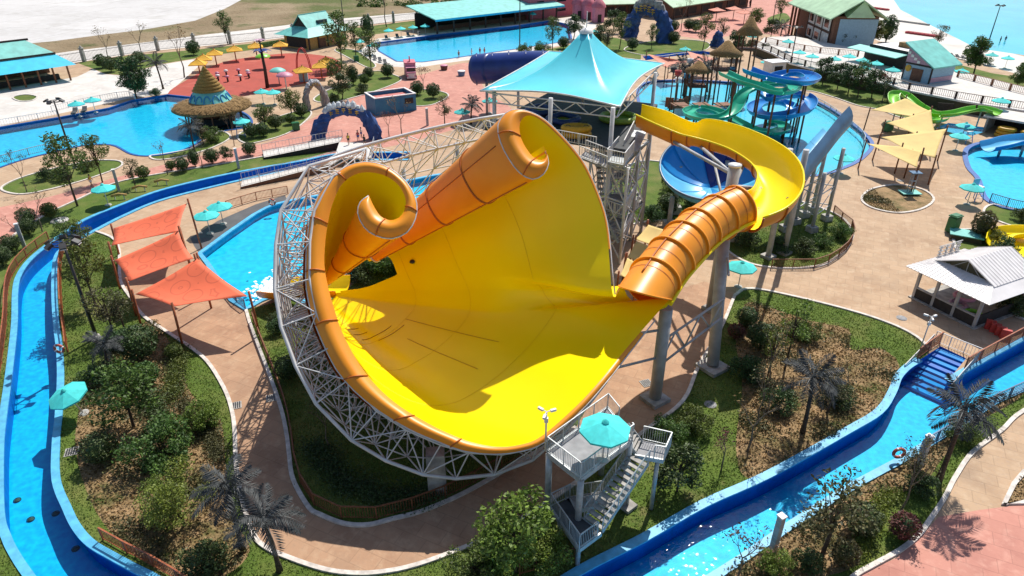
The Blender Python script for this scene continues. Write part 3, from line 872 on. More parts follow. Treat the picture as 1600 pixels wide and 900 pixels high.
# orange rolled rim in panels, with a raised joint between panels
def bead(i0, i1, extra=0.0):
    rws = []
    for i in range(i0, i1 + 1):
        a, b = Fi[i], Fo[i]
        w = (b - a).length
        row = []
        for j in range(7):
            s = j / 6
            p = a.lerp(b, s) + PN * (math.sin(math.pi * s) * (0.30 * min(w, 1.9) + extra) + (extra if extra else 0.0))
            if extra: p = p + (p - a.lerp(b, 0.5)).normalized() * extra * 0.5
            row.append(p)
        rws.append(row)
    return rws
dist = [0.0]
for a, b in zip(Fo, Fo[1:]): dist.append(dist[-1] + (b - a).length)
cuts = [0]
while cuts[-1] < NS - 1:
    d0 = dist[cuts[-1]]
    j = cuts[-1] + 1
    while j < NS - 1 and dist[j] - d0 < 3.6: j += 1
    if NS - 1 - j < 3: j = NS - 1
    cuts.append(j)
for a, b in zip(cuts, cuts[1:]):
    if 33.5 * SUB < b < 42 * SUB: continue
    MB().grid(bead(a, b)).build('rim_panel', 'orange_fibreglass', slide)
    if b < NS - 1 and (Fo[b] - Fi[b]).length > 0.5:
        rr = bead(b, b, 0.02)[0]
        MB().tube(rr, 0.05, 5).build('rim_joint', 'orange_seam', slide)
# bright piping along both rim edges
MB().tube(Fo[:34 * SUB:2], 0.05, 5).tube(Fo[40 * SUB::2], 0.05, 5).build('rim_piping', 'steel_white', slide)
# outer skin of the two scrolls, in panels along their length
def skin(i0, i1, tmax, n):
    for q in range(n):
        t0, t1 = tmax * q / n, tmax * (q + 1) / n
        rws = [[wall_pt(i, lerp(t0, t1, j / 4), True) for j in range(5)] for i in range(i0, i1 + 1)]
        MB().grid(rws).build('scroll_panel', 'orange_fibreglass', slide)
        ring = [wall_pt(i, t1, True) for i in range(i0, i1 + 1)]
        MB().tube(ring, 0.09, 5).build('scroll_joint', 'orange_seam' if q < n - 1 else 'steel_white', slide)
skin(0, 16 * SUB, 0.82, 3)
skin(47 * SUB, NS - 1, 0.66, 4)
def outward(i, t):
    g = (APEX - Fi[i]).normalized()
    tan = (Fi[min(i + 2, NS - 1)] - Fi[max(i - 2, 0)]).normalized()
    n = g.cross(tan).normalized()
    mid = mouth(720, 460)
    if n.dot(Fi[i] - mid) < 0: n = -n
    return n
# back skin of the remaining wall, seen from behind and below
rws = [[wall_pt(i, lerp(0.03, 0.9 * t_end(i), j / 8), True) + outward(i, 0) * 0.22 for j in range(9)] for i in range(16 * SUB, 32 * SUB + 1)]
MB().grid(rws).build('wall_back', 'orange_fibreglass', slide)
# long seams on the scroll tubes
for i in (5 * SUB, 8 * SUB, 52 * SUB, 55 * SUB):
    MB().tube([wall_pt(i, 0.02, True), wall_pt(i, 0.35, True), wall_pt(i, 0.64, True)], 0.05, 5).build('scroll_seam', 'orange_seam', slide)
# nozzle in the wall
nzp = wall_pt(43 * SUB, 0.585)
MB().lathe([(0.0, 0.16), (0.18, 0.15), (0.24, 0.0), (0.2, -0.05)], 12, nzp + V3((0, -0.1, 0.05))).build('nozzle', 'dark_metal', slide)

# exit chute into the splash pool
def trough(mb_in, mb_out, path, rad, up_bank=None, wall=1.0, n=10, off=0.09, arc=math.pi):
    rin, rout = [], []
    for i, p in enumerate(path):
        d = (path[min(i + 1, len(path) - 1)] - path[max(i - 1, 0)])
        d.z = 0
        d = d.normalized() if d.length > 1e-6 else V3((1, 0, 0))
        side = V3((-d.y, d.x, 0))
        bank = up_bank[i] if up_bank else 0.0
        r = rad[i] if isinstance(rad, (list, tuple)) else rad
        a = side * math.cos(bank) + V3((0, 0, 1)) * math.sin(bank)
        u = V3((0, 0, 1)) * math.cos(bank) - side * math.sin(bank)
        ri_, ro_ = [], []
        for k in range(n + 1):
            t = math.pi / 2 - arc / 2 + arc * k / n
            v = a * math.cos(t) - u * (math.sin(t) * wall - 1 * wall)
            ri_.append(p + v * r)
            ro_.append(p + v * r + (a * math.cos(t) - u * math.sin(t)) * off)
        rin.append(ri_); rout.append(ro_)
    mb_in.grid(rin)
    # outer skin and the two lips
    mb_out.grid(rout)
    mb_out.grid([[r[0] for r in rin], [r[0] for r in rout]])
    mb_out.grid([[r[-1] for r in rin], [r[-1] for r in rout]])
    return rin, rout
path = crom([G(538, 460, 1.9), G(515, 460, 1.7), G(480, 460, 1.4), G(445, 463, 0.9), G(424, 462, 0.35)], 5)
a, b = MB(), MB()
trough(a, b, path, 1.5, wall=0.8)
a.build('exit_chute', 'yellow_fibreglass', slide)
b.build('exit_chute_back', 'orange_fibreglass', slide)
# space frame wrapped round the outside of the wall
SP = []
idx = []
d0 = dist[12 * SUB]
i = 12 * SUB
last = -99
while i <= 33 * SUB:
    if dist[i] - last >= 2.1:
        idx.append(i); last = dist[i]
    i += 1
TT = [0.0, 0.10, 0.20, 0.31, 0.43, 0.56, 0.70]
inn, outr = [], []
for i in idx:
    w = (Fo[i] - Fi[i]).length
    k = i / SUB
    dep = 1.75 if k < 26 else lerp(1.75, 0.8, min(1, (k - 26) / 7))
    n = outward(i, 0)
    inn.append([wall_pt(i, t) + n * (w * 0.55 * (1 - t) + 0.3) for t in TT])
    outr.append([wall_pt(i, t + 0.03) + n * (w * 0.9 * (1 - t) + 0.3 + dep) - V3((0, 0, 0.3)) for t in TT])
la = MB()
for a in range(len(idx)):
    for t in range(len(TT)):
        o = outr[a][t]
        if o.z < 0.6:
            continue
        la.tube([inn[a][t], o], 0.05, 4, False)
        if a + 1 < len(idx):
            if t == 0:
                pass
            else:
                la.tube([o, outr[a + 1][t]], 0.06, 4, False)
                la.tube([inn[a][t], inn[a + 1][t]], 0.05, 4, False)
            if (a + t) % 2: la.tube([inn[a][t], outr[a + 1][t]], 0.05, 4, False)
            else: la.tube([o, inn[a + 1][t]], 0.05, 4, False)
        if t + 1 < len(TT):
            la.tube([o, outr[a][t + 1]], 0.06, 4, False)
            la.tube([inn[a][t], inn[a][t + 1]], 0.05, 4, False)
            la.tube([o, inn[a][t + 1]], 0.045, 4, False)
            if a + 1 < len(idx): la.tube([o, outr[a + 1][t + 1]], 0.045, 4, False)
MB().tube([q[0] for q in outr if q[0].z > 0.6], 0.12, 6).build('frame_chord', 'steel_white', slide)
MB().tube([q[0] for q in inn], 0.09, 6).build('frame_chord', 'steel_white', slide)
o = la.build('frame_lattice', 'steel_white', slide, kind='stuff')
# frame across the back between the two scrolls
top = crom([GY(488, 266, 50.5), GY(536, 238, 52), GY(640, 209, 53.5), GY(720, 191, 54.5), GY(797, 178, 54.5)], 4)
top = resample(top, 2.3)
low = [p + V3((0.9, 1.6, -2.0)) for p in top]
mid = [p + V3((0.5, 2.9, -0.7)) for p in top]
bot = [p.lerp(APEX + V3((4, 6, 3)), 0.30) + V3((0.5, 2.2, -1.4)) for p in top]
bot2 = [p.lerp(APEX + V3((4, 6, 3)), 0.55) + V3((0.5, 1.5, -1.2)) for p in top]
la = MB()
for k in range(len(top)):
    for A in (low, mid):
        la.tube([top[k], A[k]], 0.055, 4, False)
    la.tube([low[k], mid[k]], 0.05, 4, False)
    la.tube([low[k], bot[k]], 0.055, 4, False)
    la.tube([mid[k], bot[k]], 0.05, 4, False)
    la.tube([bot[k], bot2[k]], 0.05, 4, False)
    if k + 1 < len(top):
        for A in (mid, bot, bot2): la.tube([A[k], A[k + 1]], 0.06, 4, False)
        for A, B in ((top, low), (top, mid), (low, mid), (low, bot), (mid, bot), (bot, bot2)):
            la.tube([A[k], B[k + 1]], 0.045, 4, False)
            if k % 2: la.tube([B[k], A[k + 1]], 0.045, 4, False)
MB().tube(top, 0.14, 6).build('frame_chord', 'steel_white', slide)
MB().tube(low, 0.10, 6).build('frame_chord', 'steel_white', slide)
la.build('frame_lattice', 'steel_white', slide, kind='stuff')
# concrete pedestals and steel legs under the frame
for (px, py, h, w) in ((684, 766, 3.3, 1.15), (590, 640, 3.0, 1.1), (505, 560, 4.5, 1.1), (800, 690, 2.6, 1.1), (560, 430, 3.0, 1.1)):
    c = G(px, py)
    MB().box(c + V3((0, 0, h / 2)), (w, w * 0.8, h), 0.1).build('pedestal', 'concrete', slide)
for (px, py, h) in ((520, 420, 9), (640, 385, 9), (720, 370, 11), (800, 350, 13), (870, 400, 12), (905, 460, 8)):
    c = G(px, py)
    MB().tube([c, c + V3((0, 0, h))], 0.22, 8).build('leg', 'steel_grey', slide)
# white water where the chute meets the pool
rnd = random.Random(4)
mb = MB()
c0 = G(428, 448, -0.1)
for k in range(520):
    r = abs(rnd.gauss(0, 1.0))
    t = rnd.uniform(0, 6.283)
    p = c0 + V3((math.cos(t) * r * 1.1 - 0.2, math.sin(t) * r * 1.6, 0))
    h = rnd.uniform(0.05, 0.5) * math.exp(-r * 0.6)
    s = rnd.uniform(0.08, 0.26)
    mb.add([p + V3((s, 0, 0)), p + V3((0, s, 0)), p + V3((-s, 0, 0)), p + V3((0, -s, 0)), p + V3((0, 0, h))], [(0, 1, 4), (1, 2, 4), (2, 3, 4), (3, 0, 4)], True)
o = mb.build('splash_foam', 'foam_white', None, kind='stuff')
tag(o, 'white foam where the yellow exit chute meets the splash pool', 'foam')

# ------------------------------------------------------------------ upper flume, entry tube and their columns
flume = thing('entry_flume', 'yellow open flume curving from the tower into a ribbed orange tube', 'water slide', G(1111, 482))
LR = [((994, 179), (1003, 164), 14.5, 14.7), ((1026, 194), (1040, 174), 14.3, 14.6), ((1050, 204), (1066, 186), 14.0, 14.2), ((1066, 210), (1086, 193), 13.8, 14.1),
      ((1084, 214), (1102, 187), 13.6, 14.7), ((1110, 221), (1132, 191), 13.4, 14.7), ((1140, 232), (1170, 203), 13.2, 14.6), ((1164, 246), (1208, 220), 13.0, 14.3),
      ((1178, 258), (1238, 241), 12.8, 14.1), ((1185, 272), (1254, 267), 12.6, 13.8), ((1181, 289), (1252, 297), 12.4, 13.3), ((1170, 299), (1230, 323), 12.3, 12.8),
      ((1140, 304), (1192, 340), 12.3, 12.3)]
Lp = crom([G(a[0], a[1], z) for a, b, z, zz in LR], 4)
Rp = crom([G(b[0], b[1], zz) for a, b, z, zz in LR], 4)
rin, rout = [], []
for L_, R_ in zip(Lp, Rp):
    w = (R_ - L_).length
    n1 = (R_ - L_).normalized()
    dn = V3((0, 0, -1))
    ri_, ro_ = [], []
    for k in range(13):
        t = math.pi * k / 12
        s = 0.5 - 0.5 * math.cos(t)
        p = L_.lerp(R_, s) + dn * math.sin(t) ** 0.8 * min(1.75, w * 0.5)
        ri_.append(p)
        ro_.append(p + (n1 * -math.cos(t) + dn * math.sin(t)) * 0.10)
    rin.append(ri_); rout.append(ro_)
MB().grid(rin).build('flume_inside', 'yellow_fibreglass', flume)
seg = [0, 8, 14, 20, 26, 32, 38, 44, len(rout) - 1]
for a, b in zip(seg, seg[1:]):
    MB().grid(rout[a:b + 1]).build('flume_shell', 'orange_fibreglass', flume)
    MB().tube([p + (p - (rin[b][0] + rin[b][-1]) / 2).normalized() * 0.06 for p in rout[b]], 0.07, 5).build('flume_joint', 'orange_seam', flume)
MB().tube([r[0].lerp(q[0], 0.5) for r, q in zip(rin, rout)], 0.09, 6).tube([r[-1].lerp(q[-1], 0.5) for r, q in zip(rin, rout)], 0.09, 6).build('flume_lip', 'yellow_fibreglass', flume)
nseg = 6
per = len(TP) / nseg
for q in range(nseg):
    a, b = round(q * per), min(len(TP) - 1, round((q + 1) * per))
    if b <= a: continue
    sg_ = MB().tube(TP[a:b + 1], 1.78, 32, False)
    if q == nseg - 1:
        for i_, v in enumerate(sg_.v):
            w_ = (i_ // 32) / (b - a)
            sg_.v[i_] = v + TDIR * (1.15 * max(-0.6, (v - TP[min(b, a + i_ // 32)]).dot(TUP)) * w_ * w_)
        lip_ = sg_.v[-32:]
        MB().tube(lip_ + lip_[:1], 0.07, 6, False).build('tube_lip', 'orange_fibreglass', flume)
    sg_.build('tube_segment', 'orange_fibreglass', flume)
    MB().tube([TP[a], TP[a] + (TP[a + 1] - TP[a]).normalized() * 0.16], 1.93, 32, True).build('tube_flange', 'orange_fibreglass', flume)
    m_ = (a + b) // 2
    MB().tube([TP[m_], TP[m_] + (TP[m_ + 1] - TP[m_]).normalized() * 0.06], 1.80, 32, False).build('tube_joint', 'orange_seam', flume)
def tube_line(ang, lift):
    out = []
    for i, p in enumerate(TP):
        d = (TP[min(i + 1, len(TP) - 1)] - TP[max(i - 1, 0)]).normalized()
        s = d.cross(V3((0, 0, 1))).normalized()
        u = s.cross(d)
        out.append(p + (u * math.sin(ang) + s * math.cos(ang)) * (1.78 + lift))
    return out
MB().tube(tube_line(R(82), 0.03), 0.075, 5).build('tube_seam', 'orange_seam', flume)
for an in (R(-14), R(194)):
    MB().tube(tube_line(an, 0.08), 0.15, 6).build('tube_lip', 'yellow_fibreglass', flume)
# columns
def column(base, h, r, parent, plate=1.3, name='column', m='steel_grey'):
    MB().tube([base + V3((0, 0, 0.3)), base + V3((0, 0, h))], r, 20).build(name, m, parent)
    MB().box(base + V3((0, 0, 0.15)), (plate, plate, 0.3), 0.6).build('footing', 'concrete', parent)
c1 = G(1111, 484); c2 = G(1113, 575); c3 = G(1023, 625)
column(c1, 14.1, 0.5, flume)
MB().lathe([(0, 14.16), (0.56, 14.14), (0.56, 14.0), (0.5, 13.98)], 20, c1).build('column_cap', 'steel_white', flume)
tj = min(range(len(TP)), key=lambda k: abs(TP[k].x - (c2.x + 0.5)))
MB().tube([c2 + V3((0, 0, 0.3)), TP[tj] + V3((0, -0.3, -1.7))], 0.48, 20).build('column', 'steel_grey', flume)
MB().box(c2 + V3((0, 0, 0.15)), (2.0, 2.0, 0.3), 0.6).build('footing', 'concrete', flume)
column(c3, 8.2, 0.46, flume, 1.7)
c4 = G(1200, 402)
column(c4, 12.0, 0.3, flume, 1.2); c5 = G(1225, 396)
column(c5, 11.6, 0.3, flume, 1.2)
arms = MB()
ct = c1 + V3((0, 0, 13.2))
for k in (9, 18):
    arms.tube([ct, rout[k][2]], 0.16, 8)
arms.tube([ct - V3((0, 0, 1.6)), rout[27][3]], 0.2, 8).tube([ct - V3((0, 0, 1.0)), rout[36][3]], 0.2, 8).tube([ct - V3((0, 0, 2.6)), rout[42][4]], 0.18, 8)
arms.tube([ct - V3((0, 0, 3.8)), rout[20][4]], 0.13, 8)
arms.tube([c5 + V3((0, 0, 8)), rout[44][8]], 0.16, 8).tube([c4 + V3((0, 0, 9)), rout[38][8]], 0.16, 8)
arms.build('support_arm', 'steel_grey', flume)
br = MB()
for a, b, z0, z1 in ((c3, c2, 5.4, 6.6), (c3, c2, 3.2, 4.8)):
    br.tube([a + V3((0, 0, z0)), b + V3((0, 0, z1))], 0.10, 6)
for s in range(5):
    s0, s1 = s / 5, (s + 1) / 5
    top_ = lambda q: (c3 + V3((0, 0, 5.4))).lerp(c2 + V3((0, 0, 6.6)), q)
    bot_ = lambda q: (c3 + V3((0, 0, 3.2))).lerp(c2 + V3((0, 0, 4.8)), q)
    br.tube([top_(s0), bot_(s1)] if s % 2 else [bot_(s0), top_(s1)], 0.075, 6)
for a, b, z in ((c2, c1, 8.6), (c2, c1, 5.0)):
    br.tube([a + V3((0, 0, z)), b + V3((0, 0, z))], 0.10, 6)
br.tube([c2 + V3((0, 0, 5)), c1 + V3((0, 0, 8.6))], 0.08, 6)
wp = wall_pt(33 * SUB, 0.1, True)
br.tube([c3 + V3((0, 0, 6.4)), wall_pt(33 * SUB, 0.12, True)], 0.1, 6).tube([c3 + V3((0, 0, 4.0)), wall_pt(31 * SUB, 0.15, True)], 0.1, 6)
br.build('bracing', 'steel_grey', flume)
# ------------------------------------------------------------------ tower, tent and platforms behind the big slide
def railing(pts, h, parent, m='steel_galv', step=1.3, gap=0.14, closed=False, bar=0.022, post=0.06):
    """posts are parts of their own; rails and thin bars are joined"""
    pts = [V3(p) for p in pts]
    if closed: pts = pts + [pts[0]]
    rl, bl = MB(), MB()
    pm = None
    for a, b in zip(pts, pts[1:]):
        L = (b - a).length
        if L < 0.05: continue
        n = max(1, round(L / step))
        up = V3((0, 0, h))
        rl.beam(a + up, b + up, post, post * 0.8)
        rl.beam(a + V3((0, 0, 0.12)), b + V3((0, 0, 0.12)), post * 0.7, post * 0.7)
        for k in range(n):
            p = a.lerp(b, k / n)
            MB().box(p + V3((0, 0, h / 2)), (post, post, h)).build('post', m, parent)
        nb = int(L / gap)
        for k in range(1, nb):
            p = a.lerp(b, k / nb)
            bl.beam(p + V3((0, 0, 0.12)), p + up, bar)
    if not closed:
        MB().box(pts[-1] + V3((0, 0, h / 2)), (post, post, h)).build('post', m, parent)
    rl.build('rails', m, parent, kind='stuff')
    if bl.v: bl.build('balusters', m, parent, kind='stuff')

def flight(a, b, width, parent, n, m='steel_galv', tread='concrete', side=None, rail=True):
    """steps from a (low) to b (high)"""
    a, b = V3(a), V3(b)
    d = V3((b.x - a.x, b.y - a.y, 0))
    L = d.length
    d.normalize()
    s = V3((-d.y, d.x, 0))
    rz = math.atan2(d.y, d.x)
    for k in range(n):
        f = (k + 0.5) / n
        p = a.lerp(b, f)
        MB().box(V3((p.x, p.y, a.z + (b.z - a.z) * (k + 1) / n - 0.03)), (L / n * 0.92, width, 0.06), rz).build('step', tread, parent)
    for sg in (-1, 1):
        MB().beam(a + s * sg * width / 2, b + s * sg * width / 2, 0.06, 0.26).build('stringer', m, parent)
        if rail:
            railing([a + s * sg * width / 2 + V3((0, 0, 0.05)), b + s * sg * width / 2 + V3((0, 0, 0.05))], 1.05, parent, m, 1.4, 0.16)

tower = thing('slide_tower', 'grey steel launch tower with stairs and lattice legs behind the yellow slide', 'tower', G(1000, 362))
P1, P2, P3, P4 = V3((9.8, 66.2, 12)), V3((-1.9, 73.7, 12)), V3((16.8, 82, 12)), V3((5.1, 89.5, 12))
MB().slab([P1 + V3((1.5, -1, 0)), P3 + V3((0.8, 0.8, 0)), P4, P2 + V3((-1.2, -0.6, 0))], 0.35).build('launch_deck', 'deck_dark', tower)
for p in (P1, P2, P3, P4, P1.lerp(P2, 0.5)):
    MB().tube([V3((p.x, p.y, 0)), V3((p.x, p.y, 15.9))], 0.22, 12).build('column', 'steel_white', tower)
railing([P2 + V3((-1.1, -0.5, 0.0)), P1 + V3((-1.5, -0.4, 0))], 1.1, tower, 'steel_white', 2.0, 0.3, bar=0.045, post=0.09)
# lower landing platform in front of the deck
pf = [G(948, 252, 11.3), G(975, 258, 11.3), G(990, 238, 11.3), G(966, 231, 11.3)]
MB().slab(pf, 0.25).build('landing', 'steel_galv', tower)
railing([pf[3], pf[0], pf[1], pf[2]], 1.2, tower, 'steel_white', 1.6, 0.25, bar=0.045, post=0.09)
pg = [G(905, 245, 11.6), G(948, 262, 11.0), G(952, 250, 11.2), G(915, 236, 11.8)]
MB().slab(pg, 0.2).build('ramp', 'deck_grey', tower)
railing([pg[0], pg[1]], 1.1, tower, 'steel_white', 1.4, 0.25, bar=0.045, post=0.09)
railing([pg[3], pg[2]], 1.1, tower, 'steel_white', 1.4, 0.25, bar=0.045, post=0.09)
up_ = [G(985, 236, 11.4), G(1000, 205, 12.2)]
MB().beam(up_[0], up_[1], 1.4, 0.15).build('walkway', 'steel_galv', tower)
railing([up_[0] + V3((-0.7, 0, 0)), up_[1] + V3((-0.7, 0, 0))], 1.1, tower, 'steel_white', 1.4, 0.25, bar=0.045, post=0.09)
# zig-zag stairs below
legs = [G(948, 372), G(985, 376), G(1001, 362), G(965, 352)]
for p in legs[:2] + legs[3:]:
    MB().tube([p, V3((p.x, p.y, 11.2))], 0.17, 10).build('column', 'steel_grey', tower)
p = legs[2]
MB().tube([p, V3((p.x, p.y, 13.2))], 0.2, 10).build('column', 'steel_grey', tower)
br = MB()
for a, b in ((0, 1), (1, 2), (2, 3), (3, 0)):
    for z0, z1 in ((0.4, 3.6), (3.6, 7.2), (7.2, 10.8)):
        A, B = legs[a], legs[b]
        br.tube([A + V3((0, 0, z0)), B + V3((0, 0, z1))], 0.085, 6, False)
        br.tube([B + V3((0, 0, z0)), A + V3((0, 0, z1))], 0.085, 6, False)
        br.tube([A + V3((0, 0, z1)), B + V3((0, 0, z1))], 0.07, 6, False)
br.build('cross_bracing', 'steel_white', tower, kind='stuff')
for k, z in enumerate((3.6, 7.2)):
    q = [legs[0], legs[1], legs[1].lerp(legs[2], 0.5), legs[0].lerp(legs[3], 0.5)]
    q = [V3((v.x, v.y, z)) for v in q]
    MB().slab(q, 0.15).build('landing', 'deck_grey', tower)
    railing(q, 1.1, tower, 'steel_white', 1.5, 0.25, True, bar=0.045, post=0.09)
for k in range(3):
    a, b = legs[0].lerp(legs[3], 0.75), legs[1].lerp(legs[2], 0.75)
    if k % 2: a, b = b, a
    flight(V3((a.x, a.y, 3.6 * k)), V3((b.x, b.y, 3.6 * k + 3.6)), 1.1, tower, 9, rail=False)

ex = [G(930, 352), G(940, 400), G(968, 412), G(918, 330)]
for p in ex:
    MB().tube([p, V3((p.x, p.y, 10.6))], 0.15, 10).build('column', 'steel_white', tower)
br = MB()
pairs = [(ex[0], legs[3]), (ex[0], ex[1]), (ex[1], ex[2]), (ex[2], legs[1]), (ex[1], legs[0]), (ex[3], ex[0]), (ex[3], legs[3])]
for A, B in pairs:
    for z0, z1 in ((0.4, 3.4), (3.4, 6.8), (6.8, 10.2)):
        br.tube([A + V3((0, 0, z0)), B + V3((0, 0, z1))], 0.085, 6, False).tube([B + V3((0, 0, z0)), A + V3((0, 0, z1))], 0.085, 6, False)
        br.tube([A + V3((0, 0, z1)), B + V3((0, 0, z1))], 0.09, 6, False)
br.build('cross_bracing', 'steel_white', tower, kind='stuff')
for z, q in ((5.4, (ex[1], ex[2], legs[1], legs[0])), (9.0, (ex[0], ex[1], legs[0], legs[3])), (2.6, (ex[1], ex[2], legs[1], legs[0]))):
    q = [V3((v.x, v.y, z)) for v in q]
    MB().slab(q, 0.15).build('landing', 'deck_grey', tower)
    railing(q, 1.1, tower, 'steel_white', 1.5, 0.25, True, bar=0.045, post=0.09)
flight(V3((ex[2].x, ex[2].y, 2.6)), V3((ex[1].x, ex[1].y, 5.4)), 1.1, tower, 9, rail=False)
flight(V3((ex[1].x, ex[1].y, 5.4)), V3((ex[0].x, ex[0].y, 9.0)), 1.1, tower, 11, rail=False)

# rafts waiting on the deck
def raft(px, py, z, r, m, m2, label, stack=1, sq=1.0, lobes=0):
    b0 = G(px, py, z)
    t = thing('raft', label, 'raft', b0)
    n = 40
    for s in range(stack):
        path = []
        for k in range(n + 1):
            a = 2 * math.pi * k / n
            rr = r * (1 + (0.12 * math.cos(lobes * a) if lobes else 0))
            path.append(b0 + V3((math.cos(a) * rr, math.sin(a) * rr * sq, 0.34 + s * 0.62)))
        MB().tube(path, 0.32, 10, False).build('air_tube', m, t)
        MB().lathe([(0, 0.16 + s * 0.62), (r, 0.16 + s * 0.62)], 24, b0, sy=sq).build('raft_floor', m2, t)
        for k in range(4):
            a = math.pi / 4 + k * math.pi / 2
            c = b0 + V3((math.cos(a) * r, math.sin(a) * r * sq, 0.66 + s * 0.62))
            MB().tube([c + V3((-0.25, 0, 0)), c + V3((-0.12, 0, 0.12)), c + V3((0.12, 0, 0.12)), c + V3((0.25, 0, 0))], 0.035, 6).build('handle', 'dark_metal', t)
raft(880, 190, 12, 1.5, 'raft_blue', 'raft_yellow', 'round blue and yellow raft lying on the dark deck under the tent', 1, 1, 4)
raft(845, 176, 12, 1.4, 'raft_blue', 'raft_yellow', 'round blue raft lying furthest left on the dark deck', 1, 1, 4)
raft(966, 188, 12, 1.9, 'raft_green', 'raft_green', 'large olive green raft at the head of the yellow flume', 1, 1, 0)
raft(900, 214, 12, 1.3, 'raft_yellow', 'raft_yellow', 'pair of stacked yellow rafts behind the deck railing', 2, 0.6, 0)

# tensile canopy
tent = thing('canopy_tent', 'large turquoise peaked tensile canopy over the launch deck', 'canopy', V3((8.1, 80, 12)))
C0, C1, C2, C3 = G(750, 142, 15.8), G(969, 167, 15.8), G(1038, 99, 16.2), G(858, 80, 16.2)
PK = V3((8.3, 80.5, 20.6))
def tent_rows():
    cs = [C0, C1, C2, C3]
    rws = []
    for e in range(4):
        a, b = cs[e], cs[(e + 1) % 4]
        for k in range(14):
            s = k / 14
            edge = a.lerp(b, s)
            ctr = (C0 + C1 + C2 + C3) / 4
            sag = math.sin(math.pi * s)
            edge = edge.lerp(ctr, 0.10 * sag) + V3((0, 0, 0.35 * sag))
            row = []
            for j in range(17):
                u = j / 16
                rad = 0.055 + 0.945 * u
                h = PK.z + (edge.z - PK.z) * (1 - (1 - u) ** 2.3)
                p = V3((PK.x, PK.y, 0)).lerp(V3((edge.x, edge.y, 0)), rad)
                row.append(V3((p.x, p.y, h)))
            rws.append(row)
    rws.append(rws[0])
    return rws
tr = tent_rows()
ob = MB().grid(tr).build('canopy', 'turquoise_tent', tent)
md = ob.modifiers.new('thick', 'SOLIDIFY'); md.thickness = 0.04
MB().lathe([(0.0, 0.5), (0.35, 0.45), (0.75, 0.12), (0.8, -0.1)], 16, PK).build('peak_ring', 'white_paint', tent)
MB().tube([PK, PK + V3((0, 0, 2.2))], 0.05, 6).build('finial', 'steel_white', tent)
MB().tube([r[-1] for r in tr], 0.09, 6).build('edge_cable', 'steel_white', tent)
la = MB()
cs = [C0, C1, C2]
for e in range(2):
    a, b = cs[e].lerp(PK, 0.06) - V3((0, 0, 0.55)), cs[e + 1].lerp(PK, 0.06) - V3((0, 0, 0.55))
    for k in range(10):
        p, q = a.lerp(b, k / 10), a.lerp(b, (k + 1) / 10)
        la.tube([p, q], 0.08, 6, False).tube([p - V3((0, 0, 1.0)), q - V3((0, 0, 1.0))], 0.08, 6, False)
        la.tube([p, q - V3((0, 0, 1.0))] if k % 2 else [p - V3((0, 0, 1.0)), q], 0.06, 6, False)
la.build('edge_truss', 'steel_white', tent, kind='stuff')
MB().tube([V3((PK.x, PK.y, 12)), PK], 0.2, 10).build('mast', 'steel_white', tent)

# navy enclosed tube behind the tent
nt_ = thing('navy_tube_slide', 'dark navy ribbed tube slide emerging left of the turquoise tent', 'water slide', G(760, 135))
pts = resample(crom([G(744, 108, 7.6), G(790, 106, 8.4), G(840, 104, 9.2), G(900, 108, 9.6)], 6), 0.8)
per = 4
for k in range(0, len(pts) - 1, per):
    MB().tube(pts[k:k + per + 1], 2.55, 28, k == 0).build('tube_segment', 'blue_navy', nt_)
    MB().tube([pts[k], pts[k] + V3((0.2, 0, 0))], 2.75, 28).build('tube_flange', 'blue_navy', nt_)
for px in (760, 810):
    c = G(px, 108, 8.0); c.z = 0
    MB().tube([c, c + V3((0, 0, 6))], 0.25, 10).build('column', 'steel_grey', nt_)

# blue half-bowl slide seen through the flume's bend
bowl = thing('blue_bowl_slide', 'blue and pale blue striped open bowl slide behind the orange tube', 'water slide', G(1110, 340))
bc = G(1114, 258, 7.4)
TB = Matrix.Rotation(R(20), 3, 'X') @ Matrix.Rotation(R(-8), 3, 'Y')
cols = ['blue_light', 'blue_light', 'blue_fibreglass', 'blue_light', 'blue_fibreglass', 'blue_navy', 'blue_navy', 'blue_fibreglass', 'blue_fibreglass', 'blue_light']
for q in range(10):
    rws = []
    for k in range(7):
        a = R(200 + (q + k / 6) * 36)
        row = []
        for j in range(9):
            u = j / 8
            rr = 0.02 + 5.78 * math.sin(u * math.pi / 2)
            row.append(bc + TB @ V3((math.cos(a) * rr, math.sin(a) * rr, -3.4 * math.cos(u * math.pi / 2) ** 1.3)))
        rws.append(row)
    ob = MB().grid(rws).build('bowl_panel', cols[q], bowl)
    ob.modifiers.new('t', 'SOLIDIFY').thickness = 0.08
rimp = [bc + TB @ V3((math.cos(R(k * 9)) * 5.85, math.sin(R(k * 9)) * 5.85, 0.0)) for k in range(41)]
MB().tube(rimp, 0.14, 8).build('rim', 'blue_slate', bowl)
for k in (6, 14, 22, 27, 33):
    p = rimp[k].lerp(bc, 0.2)
    MB().tube([V3((p.x, p.y, 0)), V3((p.x, p.y, p.z - 2.3))], 0.28, 12).build('column', 'steel_grey', bowl)
    MB().box(V3((p.x, p.y, 0.5)), (1.3, 1.3, 1.0)).build('footing', 'concrete', bowl)

